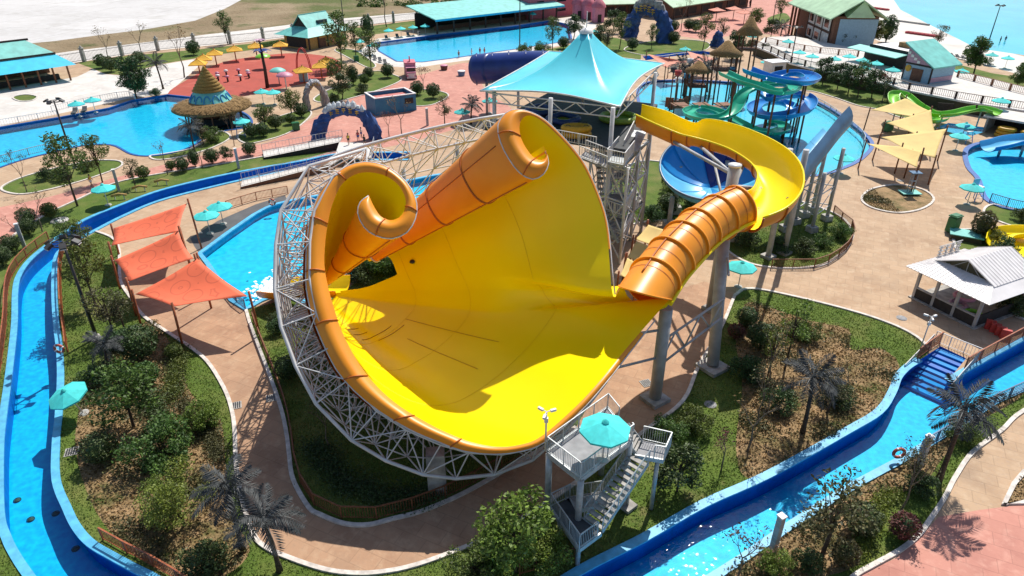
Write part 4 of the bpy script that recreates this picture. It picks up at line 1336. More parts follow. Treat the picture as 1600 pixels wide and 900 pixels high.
# slate blue half pipe rising on columns at the right
hp = thing('blue_ramp_slide', 'slate blue half pipe ramp rising steeply on grey columns beside the play pool', 'water slide', G(1290, 385))
path = crom([G(1232, 312, 5.5), G(1254, 286, 6.4), G(1280, 254, 7.8), G(1303, 224, 9.2), G(1322, 203, 10.2)], 4)
for k in range(0, len(path) - 1, 4):
    a, b = MB(), MB()
    trough(a, b, path[k:k + 5], 1.9, [R(-52)] * 5, 1.0)
    a.build('ramp_inside', 'blue_light', hp); b.build('ramp_shell', 'blue_slate', hp)
cl = []
for (q, sd) in ((5, -1), (8, -1), (11, -1), (14, -1), (7, 1), (12, 1)):
    A = path[q]
    d_ = (path[q + 1] - path[q - 1]); d_.z = 0; d_.normalize()
    A = A + V3((-d_.y, d_.x, 0)) * (-1.2 * sd)
    base = V3((A.x, A.y, 0)); cl.append(base)
    MB().tube([base, V3((A.x, A.y, path[q].z + (0.4 if sd < 0 else -0.3)))], 0.22, 10).build('column', 'steel_grey', hp)
    MB().box(base + V3((0, 0, 0.35)), (1.0, 1.0, 0.7), 0.3).build('footing', 'concrete', hp)
br = MB()
for a, b in ((0, 1), (1, 2), (2, 3), (4, 5), (1, 4), (2, 5)):
    for z in (2.0, 4.4):
        br.tube([cl[a] + V3((0, 0, z)), cl[b] + V3((0, 0, z))], 0.06, 6, False).tube([cl[a] + V3((0, 0, z)), cl[b] + V3((0, 0, z + 2.2))], 0.05, 6, False)
br.build('bracing', 'steel_white', hp, kind='stuff')

# ------------------------------------------------------------------ stair tower with viewing deck in the foreground
st = thing('viewing_platform', 'grey galvanised steel viewing platform with switchback stairs and railings', 'platform', G(905, 850))
ZD, ZR, ZL = 5.5, 4.4, 2.2
dk = [G(855, 706, ZD), G(907, 747, ZD), G(988, 686, ZD), G(949, 637, ZD)]
MB().slab(dk, 0.22).build('deck', 'deck_grey', st)
for a, b in zip(dk, dk[1:] + dk[:1]):
    MB().beam(a - V3((0, 0, 0.16)), b - V3((0, 0, 0.16)), 0.14, 0.34).build('edge_beam', 'steel_galv', st)
gapA, gapB = dk[2].lerp(dk[3], 0.05), dk[2].lerp(dk[3], 0.55)
railing([gapA, dk[2], dk[1], dk[0], dk[3], gapB], 1.12, st, 'steel_galv', 1.25, 0.13)
lr = [G(992, 713, ZR), G(1037, 721, ZR), G(1047, 698, ZR), G(1004, 688, ZR)]
MB().slab(lr, 0.16).build('landing', 'deck_grey', st)
MB().beam(lr[0], lr[1], 0.1, 0.3).build('edge_beam', 'steel_galv', st)
railing([lr[1].lerp(lr[0], 0.35), lr[1], lr[2], lr[3]], 1.12, st, 'steel_galv', 1.2, 0.13)
ll = [G(860, 793, ZL), G(905, 858, ZL), G(940, 832, ZL), G(905, 806, ZL), G(890, 778, ZL)]
MB().slab(ll, 0.2).build('landing', 'deck_dark', st)
for a, b in zip(ll, ll[1:]):
    MB().beam(a - V3((0, 0, 0.12)), b - V3((0, 0, 0.12)), 0.1, 0.3).build('edge_beam', 'steel_galv', st)
railing([ll[4], ll[0], ll[1], ll[2].lerp(ll[1], 0.2)], 1.12, st, 'steel_galv', 1.2, 0.13)
fa = ll[2].lerp(ll[3], 0.38); fb = lr[0].lerp(lr[1], 0.2) + V3((-0.1, -0.1, 0))
flight(V3((fa.x, fa.y, ZL)), V3((fb.x, fb.y, ZR)), 1.3, st, 12)
fc = dk[2].lerp(dk[3], 0.3); fd = lr[3].lerp(lr[0], 0.5)
flight(V3((fd.x, fd.y, ZR)), V3((fc.x, fc.y, ZD)), 1.15, st, 6, rail=False)
fe = ll[3].lerp(ll[4], 0.6); ff = fe + V3((2.6, 2.6, 0))
flight(V3((ff.x, ff.y, 0.0)), V3((fe.x, fe.y, ZL)), 1.2, st, 11)
for p in dk:
    q = p.lerp((dk[0] + dk[2]) / 2, 0.05)
    MB().tube([V3((q.x, q.y, 0)), V3((q.x, q.y, ZD - 0.2))], 0.2, 12).build('column', 'steel_galv', st)
for q in (lr[1].lerp(lr[3], 0.25), ll[1].lerp(ll[3], 0.3), ll[0].lerp(ll[2], 0.2)):
    MB().tube([V3((q.x, q.y, 0)), V3((q.x, q.y, q.z - 0.1))], 0.14, 12).build('column', 'steel_galv', st)
c = G(980, 792)
MB().box(c + V3((0, 0, 0.12)), (0.9, 0.9, 0.24), 0.7).build('footing', 'concrete', st)
MB().tube([c, c + V3((0, 0, 3.0))], 0.09, 10).build('column', 'steel_galv', st)

def camera_post(px, py, z0, h, label):
    b = G(px, py, z0)
    t = thing('camera_post', label, 'camera post', b)
    MB().tube([b, b + V3((0, 0, h))], 0.05, 8).build('pole', 'steel_white', t)
    MB().box(b + V3((0, 0, h * 0.8)), (0.22, 0.18, 0.3)).build('control_box', 'white_paint', t)
    for k, a in enumerate((0.4, 2.4, 4.4)):
        d = V3((math.cos(a), math.sin(a), 0))
        MB().beam(b + V3((0, 0, h)), b + d * 0.35 + V3((0, 0, h)), 0.04).build('arm', 'steel_white', t)
        MB().box(b + d * 0.42 + V3((0, 0, h - 0.02)), (0.34, 0.14, 0.14), a).build('camera', 'white_paint', t)
camera_post(852, 705, ZD, 2.9, 'white camera post on the corner of the viewing platform')
camera_post(1437, 548, 0, 3.4, 'white camera post beside the lazy river steps')
# ------------------------------------------------------------------ parasols
def make_parasol(name, m, r=1.45, h=2.75, drop=0.55, n=8, pole='steel_white', flat=False):
    root = thing(name, 'x', 'parasol')
    if flat:
        a0 = math.pi / 4
    else:
        a0 = 0
    rws = []
    for k in range(n + 1):
        row = []
        for j in range(5):
            u = j / 4
            a = a0 + 2 * math.pi * k / n
            row.append(V3((math.cos(a) * r * u, math.sin(a) * r * u, h - drop * u ** (0.75 if flat else 1.05))))
        rws.append(row)
    canopy = MB().grid(rws, smooth=False).build('canopy', m, root, world=False)
    va = MB()
    for k in range(n):
        a, b = rws[k][-1], rws[k + 1][-1]
        va.add([a, b, b - V3((0, 0, 0.12)), a - V3((0, 0, 0.12))], [(0, 1, 2, 3)])
    va.build('valance', m, canopy, world=False)
    MB().tube([V3((0, 0, 0)), V3((0, 0, h + 0.1))], 0.05 if not flat else 0.11, 8).build('pole', pole, root, world=False)
    ribs = MB()
    for k in range(n):
        a = a0 + 2 * math.pi * k / n
        ribs.beam(V3((0, 0, h - 0.08)), V3((math.cos(a) * r * 0.98, math.sin(a) * r * 0.98, h - drop - 0.03)), 0.03)
    ribs.build('ribs', pole, root, world=False, kind='stuff')
    if not flat:
        MB().lathe([(0, 0.14), (0.18, 0.12), (0.38, 0.08), (0.42, 0.0)], 14).build('base', 'concrete', root, world=False)
        MB().lathe([(0.0, h + 0.16), (0.12, h + 0.1), (0.22, h - 0.02)], 8).build('top_vent', m, canopy, world=False)
    return root
par0 = make_parasol('parasol', 'turquoise_fabric')
_used = {}
def put(proto, pos, label, group, rot=0.0, sc=1.0, tilt=(0, 0)):
    if proto.name in _used:
        o = copy_tree(proto)
    else:
        o = proto; _used[proto.name] = 1
    o.location = pos
    o.rotation_euler = (tilt[0], tilt[1], rot)
    o.scale = (sc, sc, sc)
    if label: o['label'] = label
    if group: o['group'] = group
    return o
def under(px, py, z):      # ground point below a thing seen at height z
    p = G(px, py, z); p.z = 0
    return p
TERR = 2.0
rnd = random.Random(7)
PAR = [
 (115, 606, 0, 'tilted turquoise parasol leaning beside the left lazy river bank', (0.15, -0.2), 0.95),
 (946, 664, 'deck', 'turquoise parasol standing on the viewing platform deck', (0, 0), 1.0),
 (1160, 413, 0, 'turquoise parasol beside the two grey flume columns', (0, 0), 1.0),
 (160, 291, 0, 'turquoise parasol on the grass above the bend of the lazy river', (0, 0), 1.0),
 (321, 333, 0, 'turquoise parasol nearest the orange sails on the dark pool deck', (0, 0), 1.0),
 (342, 319, 0, 'turquoise parasol on the dark pool deck, the one further from the orange sails', (0, 0), 1.0),
 (118, 160, 0, 'left parasol of the pair on the far edge of the bar pool', (0, 0), 1.0),
 (143, 154, 0, 'right parasol of the pair on the far edge of the bar pool', (0, 0), 1.0),
 (377, 187, 0, 'turquoise parasol in front of the thatched hat bar', (0, 0), 1.0),
 (408, 141, 0, 'left of two turquoise parasols touching each other behind the hat bar', (0, 0), 1.0),
 (426, 142, 0, 'right of two turquoise parasols touching each other behind the hat bar', (0, 0), 1.0),
 (607, 46, 0, 'first from the left of four parasols in a row behind the long pool', (0, 0), 1.0),
 (626, 43, 0, 'second from the left of four parasols in a row behind the long pool', (0, 0), 1.0),
 (645, 41, 0, 'third from the left of four parasols in a row behind the long pool', (0, 0), 1.0),
 (664, 39, 0, 'rightmost of four parasols in a row behind the long pool', (0, 0), 1.0),
 (562, 63, 0, 'turquoise parasol behind the trees left of the long pool', (0, 0), 1.0),
 (581, 69, 0, 'turquoise parasol at the left corner of the long pool', (0, 0), 1.0),
 (765, 155, 0, 'turquoise parasol beside the left corner of the turquoise tent', (0, 0), 1.0),
 (722, 172, 0, 'turquoise parasol behind the small palm above the scroll slide', (0, 0), 1.0),
 (832, 20, 0, 'turquoise parasol in front of the pink building', (0, 0), 1.0),
 (929, 48, 0, 'turquoise parasol at the right end of the long pool', (0, 0), 1.0),
 (1071, 75, 0, 'turquoise parasol behind the pink shade sails', (0, 0), 1.0),
 (1177, 55, 0, 'turquoise parasol on the walk above the thatched play tower', (0, 0), 1.0),
 (1199, 95, 0, 'turquoise parasol beside the small white kiosk near the blue spiral', (0, 0), 1.0),
 (1187, 111, 0, 'turquoise parasol just left of the blue spiral slide top', (0, 0), 1.0),
 (1232, 63, TERR, 'leftmost parasol on the upper terrace, beside a lamp post', (0, 0), 1.0),
 (1250, 80, TERR, 'second parasol from the left on the terrace, over bare white paving', (0, 0), 1.0),
 (1270, 86, TERR, 'third parasol from the left on the terrace, over bare white paving', (0, 0), 1.0),
 (1305, 90, TERR, 'fourth parasol from the left on the terrace, left of the cafe cluster', (0, 0), 1.0),
 (1328, 86, TERR, 'back left parasol of the five clustered by the terrace cafe', (0, 0), 1.0),
 (1349, 92, TERR, 'middle parasol of the five clustered by the terrace cafe', (0, 0), 1.0),
 (1351, 104, TERR, 'front parasol of the five clustered by the terrace cafe', (0, 0), 1.0),
 (1370, 97, TERR, 'parasol right of the middle one in the terrace cafe cluster', (0, 0), 1.0),
 (1396, 107, TERR, 'parasol right in front of the turquoise roofed shop', (0, 0), 1.0),
 (1482, 105, 0, 'left parasol of two right behind the turquoise roofed shop', (0, 0), 1.0),
 (1504, 109, 0, 'right parasol of two behind the turquoise roofed shop, near the big tree', (0, 0), 1.0),
 (1566, 155, TERR, 'parasol at the right end of the dark railed terrace walk', (0, 0), 1.0),
 (1510, 194, 0, 'parasol over the small pool at the foot of the lime slide', (0, 0), 1.0),
 (1501, 210, 0, 'parasol between the small pool and the round slide pool', (0, 0), 1.0),
 (1521, 290, 0, 'parasol over the lifeguard spot on the round slide pool edge', (0, 0), 1.0),
 (1520, 79, 0, 'far parasol on the beach left of the big tree', (0, 0), 1.0),
 (1551, 84, 0, 'far parasol on the beach right of the big tree', (0, 0), 1.0),
 (1576, 89, 0, 'far parasol on the beach nearest the right picture edge', (0, 0), 1.0),
 (1320, 244, 0, 'parasol at the play pool corner behind the cream sails', (0, 0), 1.0),
]
for px, py, z, lab, tl, sc in PAR:
    if z == 'deck':
        p = G(px, py, ZD + 2.5); p.z = ZD
    else:
        p = G(px, py, z + 2.5 * sc); p.z = z
    put(par0, p, lab, 'turquoise parasols', rnd.uniform(0, 0.7), sc, tl)
yel0 = make_parasol('shade_parasol', 'yellow_fabric', 2.1, 3.1, 0.95, 4, 'rust_post', True)
for px, py, lab in ((308, 94, 'leftmost yellow square parasol at the edge of the red court'), (317, 87, 'second yellow square parasol, overlapping the leftmost one'),
                    (334, 79, 'third yellow square parasol from the left behind the red court'), (365, 73, 'fourth yellow square parasol from the left behind the red court'),
                    (398, 68, 'fifth yellow square parasol from the left behind the red court'), (437, 66, 'rightmost yellow parasol of the row behind the red court'),
                    (472, 105, 'front yellow parasol of three at the right of the red court'), (500, 98, 'middle yellow parasol of three at the right of the red court'),
                    (509, 91, 'rear yellow parasol of three at the right of the red court')):
    p = G(px, py, 3.3); p.z = 0
    put(yel0, p, lab, 'yellow square parasols round the red court', rnd.uniform(-0.15, 0.15) + 0.3, 1.2)
pnk0 = make_parasol('pink_parasol', 'pink_fabric', 3.0, 4.2, 0.9, 4, 'dark_wood', True)
for px, py, lab in ((1121, 13, 'leftmost pink square parasol on the far pink plaza'), (1148, 11, 'middle pink square parasol on the far pink plaza'),
                    (1165, 17, 'rightmost pink square parasol on the far pink plaza')):
    p = G(px, py, 3.8); p.z = 0
    put(pnk0, p, lab, 'pink square parasols on the far plaza', 0.2)

# ------------------------------------------------------------------ shade sails on posts
def sail(name, corners, m, post_m, label, group, sag=0.055, extra=0.5, posts=True, cup=0.25):
    """corners: (px, py, z) in order round the sail"""
    cs = [G(*c) for c in corners]
    ctr = sum(cs, V3((0, 0, 0))) / len(cs)
    t = thing(name, label, 'shade sail', V3((ctr.x, ctr.y, 0)), group=group)
    n = 12
    if len(cs) == 3: cs4 = cs + [cs[2].lerp(cs[0], 0.02)]
    else: cs4 = cs
    rws = []
    for i in range(n + 1):
        u = i / n
        row = []
        for j in range(n + 1):
            v = j / n
            p = cs4[0] * (1 - u) * (1 - v) + cs4[1] * u * (1 - v) + cs4[2] * u * v + cs4[3] * (1 - u) * v
            k = max(math.sin(math.pi * u) * (1 - math.sin(math.pi * v)), math.sin(math.pi * v) * (1 - math.sin(math.pi * u)))
            e = sag * (math.sin(math.pi * u) * abs(2 * v - 1) ** 2 + math.sin(math.pi * v) * abs(2 * u - 1) ** 2)
            p = p.lerp(ctr, e * 0.9)
            p.z -= cup * math.sin(math.pi * u) * math.sin(math.pi * v)
            p.z += 0.03 * math.sin(u * 31 + v * 7) * math.sin(math.pi * v)
            row.append(p)
        rws.append(row)
    ob = MB().grid(rws).build('sail_cloth', m, t)
    ob.modifiers.new('thick', 'SOLIDIFY').thickness = 0.02
    if posts:
        for c in cs:
            out = V3((c.x - ctr.x, c.y - ctr.y, 0)).normalized() * 0.18
            MB().tube([V3((c.x, c.y, 0)) + out * 2, c + out + V3((0, 0, extra))], 0.10, 10).build('post', post_m, t)
            MB().tube([c, c + out], 0.025, 6).build('turnbuckle', 'steel_galv', t)
    return t
go = 'orange patterned shade sails by the splash pool'
sail('shade_sail', [(292, 318, 5.4), (177, 357, 3.2), (174, 384, 3.6), (280, 362, 4.4)], 'sail_orange', 'rust_post', 'topmost of the three orange swirl patterned sails, nearest the parasol pair', go)
sail('shade_sail', [(278, 361, 5.4), (178, 407, 3.2), (201, 440, 3.4), (302, 404, 4.0)], 'sail_orange', 'rust_post', 'middle of the three orange swirl patterned sails', go)
sail('shade_sail', [(308, 404, 5.4), (211, 460, 3.4), (272, 479, 4.0), (387, 463, 4.0)], 'sail_orange', 'rust_post', 'lowest and nearest of the three orange swirl patterned sails', go)
gc = 'cream shade sails beside the play pool'
sail('shade_sail', [(1361, 172, 3.6), (1416, 153, 4.8), (1452, 173, 3.6), (1426, 182, 3.8)], 'cream_fabric', 'wood_brown', 'furthest of the four cream sails, below the lime slide', gc)
sail('shade_sail', [(1385, 192, 3.6), (1455, 171, 5.0), (1461, 206, 3.6), (1432, 210, 3.6)], 'cream_fabric', 'wood_brown', 'second furthest of the four cream sails', gc)
sail('shade_sail', [(1377, 214, 3.6), (1479, 201, 4.9), (1461, 247, 3.6), (1425, 238, 3.6)], 'cream_fabric', 'wood_brown', 'third of the four cream sails, with its corner on the tallest post', gc)
sail('shade_sail', [(1355, 224, 3.8), (1410, 229, 4.0), (1440, 236, 4.4), (1433, 262, 3.4)], 'cream_fabric', 'wood_brown', 'nearest of the four cream sails, above the round planting bed', gc)
gk = 'pink shade sails behind the tent'
sail('shade_sail', [(1011, 84, 4.0), (1045, 91, 4.2), (1078, 96, 4.0), (1040, 106, 3.2)], 'pink_fabric', 'wood_brown', 'left pink sail near the right corner of the turquoise tent', gk)
sail('shade_sail', [(1074, 80, 4.4), (1120, 92, 3.6), (1100, 97, 3.4), (1084, 100, 3.4)], 'pink_fabric', 'wood_brown', 'right pink sail beside the thatched play tower', gk)
gy = 'pale yellow sails beside the tower'
sail('shade_sail', [(1013, 351, 3.8), (1052, 362, 3.4), (1032, 388, 3.0), (992, 374, 3.2)], 'cream_fabric', 'rust_post', 'upper pale yellow sail half hidden behind the orange tube', gy)
sail('shade_sail', [(994, 376, 3.4), (1032, 390, 3.2), (1010, 414, 3.0), (980, 402, 3.2)], 'cream_fabric', 'rust_post', 'middle pale yellow sail half hidden behind the orange tube', gy)
sail('shade_sail', [(980, 403, 3.4), (1010, 416, 3.2), (992, 442, 2.8), (969, 430, 3.0)], 'cream_fabric', 'rust_post', 'lowest pale yellow sail between the tower stairs and the orange tube', gy)

# ------------------------------------------------------------------ fences
def fence(line, label, m='rust_post', h=1.05, step=2.2, gap=0.16, z=0.0, group=None, bar=0.03, post=0.09, off=0.0):
    pts = [p if isinstance(p, V3) else G(*p, z) for p in line]
    pts = resample(pts, step)
    mid = pts[len(pts) // 2]
    t = thing('fence', label, 'fence', (mid.x, mid.y, z), group=group)
    rl, bl = MB(), MB()
    pm = MB().box((0, 0, h / 2), (post, post, h)).mesh('post', m)
    for p in pts:
        link('post', pm, t, V3((p.x, p.y, z)) - t.location)
    for a, b in zip(pts, pts[1:]):
        a = V3((a.x, a.y, z)); b = V3((b.x, b.y, z))
        rl.beam(a + V3((0, 0, h)), b + V3((0, 0, h)), post, 0.06).beam(a + V3((0, 0, 0.15)), b + V3((0, 0, 0.15)), 0.05)
        n = int((b - a).length / gap)
        for k in range(1, n):
            q = a.lerp(b, k / n)
            bl.beam(q + V3((0, 0, 0.15)), q + V3((0, 0, h)), bar)
    rl.build('rails', m, t, kind='stuff')
    if bl.v: bl.build('balusters', m, t, kind='stuff')
    return t
def offset_line(pts, d):
    out = []
    for i, p in enumerate(pts):
        a, b = pts[max(i - 1, 0)], pts[min(i + 1, len(pts) - 1)]
        v = V3((b.x - a.x, b.y - a.y, 0)).normalized()
        out.append(V3((p.x, p.y, 0)) + V3((-v.y, v.x, 0)) * d)
    return out
fence(offset_line(K_in, 0.35)[4:], 'brown bar fence around the grass under the big slide', 'wood_brown')
fence(offset_line(ro[40:92], -0.6), 'brown bar fence on the outer left bank of the lazy river', 'rust_post')
fence(offset_line(ri[44:62], 0.6), 'brown bar fence on the inner left bank of the lazy river by the lifebuoy', 'rust_post')
fence(offset_line(ri[96:], 0.55), 'brown bar fence along the river bend at the bottom left', 'rust_post')
fence([(812, 899), (860, 886), (905, 874)], 'short brown fence at the bottom edge beside the big bush', 'wood_brown')
fence(gp([(1205, 419), (1240, 419), (1277, 418), (1308, 403), (1328, 383), (1332, 360), (1315, 345), (1302, 333)], closed=False), 'brown bar fence around the lawn under the flume columns', 'wood_brown')
fence([(1433, 562), (1450, 549), (1468, 537)], 'brown fence at the left of the river entry steps', 'rust_post', 1.2)
fence([(1507, 577), (1550, 553), (1600, 526), (1680, 486)], 'brown fence on the upper river bank right of the steps', 'rust_post', 1.2)
fence([(1600, 611), (1550, 634), (1500, 668), (1437, 706)], 'slate fence on the lower river bank at right', 'blue_slate', 1.1, 2.0, 0.2)
fence([(-60, 212), (0, 197), (90, 182)], 'white rail fence left of the bar pool', 'steel_white', 1.1, 3, 0.4)
fence([(82, 175), (140, 161), (200, 150), (212, 156)], 'white rail fence behind the parasol pair of the bar pool', 'steel_white', 1.1, 3, 0.4)
fence([(-40, 268), (0, 256), (32, 246), (75, 236)], 'blue grey fence on the near edge of the bar pool', 'steel_grey', 1.1, 2.5, 0.25)
fence([(355, 327), (400, 313), (450, 303)], 'brown bar fence behind the dark pool deck', 'rust_post', 1.1)
fence(offset_line(POOL_P[20:38], -1.2), 'pale fence along the right side of the play pool', 'steel_grey', 1.2, 2.6, 0.3)
fence([(1546, 316), (1575, 325), (1602, 331)], 'dark bar fence on the near edge of the round slide pool', 'dark_metal', 1.2, 2, 0.2)
fence([(384, 484), (372, 476), (352, 452)], 'blue fence at the lower corner of the splash pool', 'blue_slate', 1.1, 1.5, 0.14)
# boundary fence with concrete pillars
bf = thing('boundary_fence', 'long dark boundary fence with grey concrete pillars along the road', 'fence', G(380, 67))
BL = resample(gs([(-150, 143), (0, 118), (120, 98), (240, 80), (310, 73), (380, 67), (450, 59), (520, 47), (581, 40), (640, 33), (700, 26), (820, 12), (900, 4)]), 9.0)
for p in BL:
    MB().box(p + V3((0, 0, 1.5)), (0.7, 0.7, 3.0)).box(p + V3((0, 0, 3.1)), (0.9, 0.9, 0.25)).lathe([(0.28, 3.22), (0.3, 3.5), (0, 3.75)], 8, p).build('pillar', 'concrete', bf)
rl, bl = MB(), MB()
for a, b in zip(BL, BL[1:]):
    for z in (0.4, 2.2): rl.beam(a + V3((0, 0, z)), b + V3((0, 0, z)), 0.08)
    for k in range(1, 30):
        q = a.lerp(b, k / 30)
        bl.beam(q + V3((0, 0, 0.3)), q + V3((0, 0, 2.5)), 0.04)
rl.build('rails', 'dark_metal', bf, kind='stuff'); bl.build('bars', 'dark_metal', bf, kind='stuff')

# ------------------------------------------------------------------ raised terrace at the right with retaining wall
FRONT = [G(*p, TERR) for p in ((1180, 72), (1210, 84), (1237, 99), (1275, 109), (1310, 114), (1345, 124), (1390, 131), (1410, 139), (1450, 147), (1507, 158), (1590, 171), (1720, 192))]
BACK = [G(*p, TERR) for p in ((1760, 165), (1600, 135), (1500, 112), (1400, 84), (1330, 74), (1240, 56), (1195, 58))]
o = MB().prism([(p.x, p.y) for p in FRONT + BACK], 0.01, TERR).build('terrace', 'pale_concrete'); o['kind'] = 'structure'
o2 = MB().ribbon(FRONT, 0.3, TERR - 0.25, 0.02, off=-0.18).build('retaining_wall', 'wall_olive'); tag(o2, 'olive retaining wall below the railed terrace behind the lime slide', 'wall')
o3 = MB().ribbon(FRONT, 0.6, 0.3, TERR - 0.2, off=-0.1).build('terrace_edge', 'white_paint'); o3['kind'] = 'structure'
fence([p + V3((0, 0.3, 0)) for p in FRONT], 'dark timber railing along the front of the terrace', 'dark_wood', 1.25, 4.2, 0.35, TERR + 0.1, bar=0.05, post=0.3)
bk = [G(*p, TERR) for p in ((1196, 66), (1240, 76), (1290, 84), (1340, 88))]
fence(bk, 'brown timber railing at the back left of the terrace', 'wood_brown', 1.25, 4.2, 0.35, TERR, bar=0.05, post=0.3)
bk = [G(*p, TERR) for p in ((1496, 120), (1550, 134), (1600, 147), (1680, 165))]
fence(bk, 'brown timber railing at the back right of the terrace', 'wood_brown', 1.25, 4.2, 0.35, TERR, bar=0.05, post=0.3)
MB().box(G(1475, 166, 1.1) + V3((0, -0.35, 0)), (2.6, 0.1, 1.3), -0.35).build('wall_vent', 'wall_dark', o2)

# ------------------------------------------------------------------ lamps and posts
def floodlight(px, py, h, label, n=6, m='dark_metal', dish=True):
    b = G(px, py)
    t = thing('floodlight_mast', label, 'lamp post', b)
    MB().tube([b, b + V3((0, 0, h * 0.5)), b + V3((0, 0, h))], [0.16, 0.13, 0.09], 10).build('mast', m, t)
    MB().lathe([(0.0, 0.3), (0.3, 0.28), (0.34, 0)], 10, b).build('base', 'concrete', t)
    ring = [b + V3((math.cos(k * math.pi / 6) * 0.9, math.sin(k * math.pi / 6) * 0.9, h - 0.1)) for k in range(13)]
    MB().tube(ring, 0.05, 6, False).build('lamp_ring', m, t)
    for k in range(n):
        a = 2 * math.pi * k / n
        d = V3((math.cos(a), math.sin(a), 0))
        MB().beam(b + V3((0, 0, h - 0.1)), b + d * 0.9 + V3((0, 0, h - 0.1)), 0.05).build('arm', m, t)
        hd = MB().box(b + d * 1.1 + V3((0, 0, h)), (0.55, 0.5, 0.22), a, Matrix.Rotation(0.5, 3, 'Y')).build('lamp_head', m, t)
        MB().box(b + d * 1.16 + V3((0, 0, h - 0.1)), (0.46, 0.42, 0.06), a, Matrix.Rotation(0.5, 3, 'Y')).build('lens', 'lens_white', hd)
floodlight(151, 528, 9.3, 'dark floodlight mast rising over the left lawn by the river')
floodlight(118, 262, 9.6, 'dark floodlight mast between the trees in front of the bar pool', 4)
floodlight(1546, 62, 9.0, 'dark floodlight mast behind the big tree at the wave pool', 4)
floodlight(541, 72, 13.0, 'dark floodlight mast beside the yellow walled kiosk', 4)
floodlight(812, 80, 17.0, 'tall dark floodlight mast left of the tent peak', 4)
floodlight(1235, 101, 8.5, 'slim lamp mast at the left end of the terrace', 3)
floodlight(1205, 48, 9.0, 'dark lamp mast on the far pink plaza', 4)
def light_column(px, py, label, h=2.9):
    b = G(px, py)
    t = thing('light_column', label, 'lamp post', b)
    MB().box(b + V3((0, 0, h / 2)), (0.34, 0.34, h), 0.5).build('shaft', 'steel_grey', t)
    MB().box(b + V3((0, 0, h + 0.03)), (0.42, 0.42, 0.10), 0.5).build('cap', 'white_paint', t)
    for k in range(6):
        MB().box(b + V3((0, 0, 0.5 + k * 0.4)), (0.37, 0.37, 0.05), 0.5).build('fin', 'steel_galv', t)
light_column(1207, 862, 'square grey light column on the lower river bank near the bottom edge')
light_column(1433, 734, 'square grey light column behind the lifebuoy on the river fence')
light_column(186, 298, 'square light column beside the parasol on the upper lawn')
light_column(39, 388, 'square light column near the left edge above the river')
light_column(373, 263, 'square light column beside the promenade bend')
light_column(668, 196, 'square light column on the pink plaza above the white frame')
def lifebuoy(p, label, rx=0.0, rz=0.0):
    t = thing('lifebuoy', label, 'lifebuoy', p)
    ring = [V3((math.cos(k * math.pi / 10) * 0.36, 0, math.sin(k * math.pi / 10) * 0.36)) + p for k in range(21)]
    MB().tube(ring, 0.11, 8, False).build('ring', 'ring_red', t)
    for k in range(4):
        MB().tube(ring[k * 5 + 1:k * 5 + 3], 0.118, 8).build('band', 'white_paint', t)
lifebuoy(G(92, 545, 0.9), 'red and white lifebuoy on the inner river fence at left')
lifebuoy(G(425, 316, 0.9), 'red and white lifebuoy on the fence behind the splash pool')
lifebuoy(G(1405, 708, 0.9), 'red and white lifebuoy on the lower river bank at right')

# small things
def bin_(px, py, label, w=1.1, h=1.2, m='green_bin'):
    b = G(px, py)
    t = thing('waste_bin', label, 'bin', b, 0.5)
    MB().box((0, 0, h * 0.45 + 0.06), (w, w * 0.75, h * 0.86)).build('body', m, t, world=False)
    MB().box((0, 0, h + 0.0), (w * 1.08, w * 0.84, 0.12)).box((0, 0, h + 0.09), (w * 0.9, w * 0.6, 0.1)).build('lid', m, t, world=False)
    for x in (-1, 1):
        MB().tube([V3((x * w * 0.35, -0.4, 0.1)), V3((x * w * 0.35, -0.3, 0.1))], 0.1, 8).build('wheel', 'dark_metal', t, world=False)
bin_(463, 203, 'green wheeled bin at the promenade kerb left of the blue arch')
bin_(1486, 362, 'tall green bin beside the white roofed kiosk', 1.2, 2.0)
bin_(1386, 205, 'dark green bin behind the cream sails', 1.4, 1.5)
bin_(557, 96, 'small green bin on the grass left of the long pool')
bin_(203, 117, 'green box at the far end of the pale plaza', 1.6, 1.4)
def cover(px, py, label, s=0.75, round_=False):
    b = G(px, py, 0.004)
    t = thing('drain_cover', label, 'drain cover', b, 0.35)
    if round_:
        MB().lathe([(0, 0.03), (s * 0.95, 0.03), (s, 0.0)], 18).build('lid', 'deck_grey', t, world=False)
        MB().lathe([(s, 0.035), (s * 1.1, 0.035), (s * 1.12, 0)], 18).build('frame', 'concrete', t, world=False)
    else:
        MB().box((0, 0, 0.02), (s * 1.15, s * 1.15, 0.04)).build('frame', 'concrete', t, world=False)
        for k in range(5):
            MB().box((-s / 2 + s * (k + 0.5) / 5, 0, 0.035), (s / 8, s, 0.05)).build('bar', 'dark_metal', t, world=False)
for px, py, lab in ((368, 634, 'square drain grate on the left path'), (425, 622, 'square drain grate beside the lawn fence'), (1010, 599, 'square drain grate on the path right of the slide'),
                    (112, 706, 'square drain grate in the grass by the left river')):
    cover(px, py, lab)
for px, py, lab in ((1409, 497, 'round manhole cover on the plaza near the river steps'), (216, 133, 'round manhole cover on the pale plaza'), (1407, 282, 'round manhole cover in the shade of the cream sails'),
                    (1110, 632, 'round manhole cover in the shaded lawn')):
    cover(px, py, lab, 0.42, True)

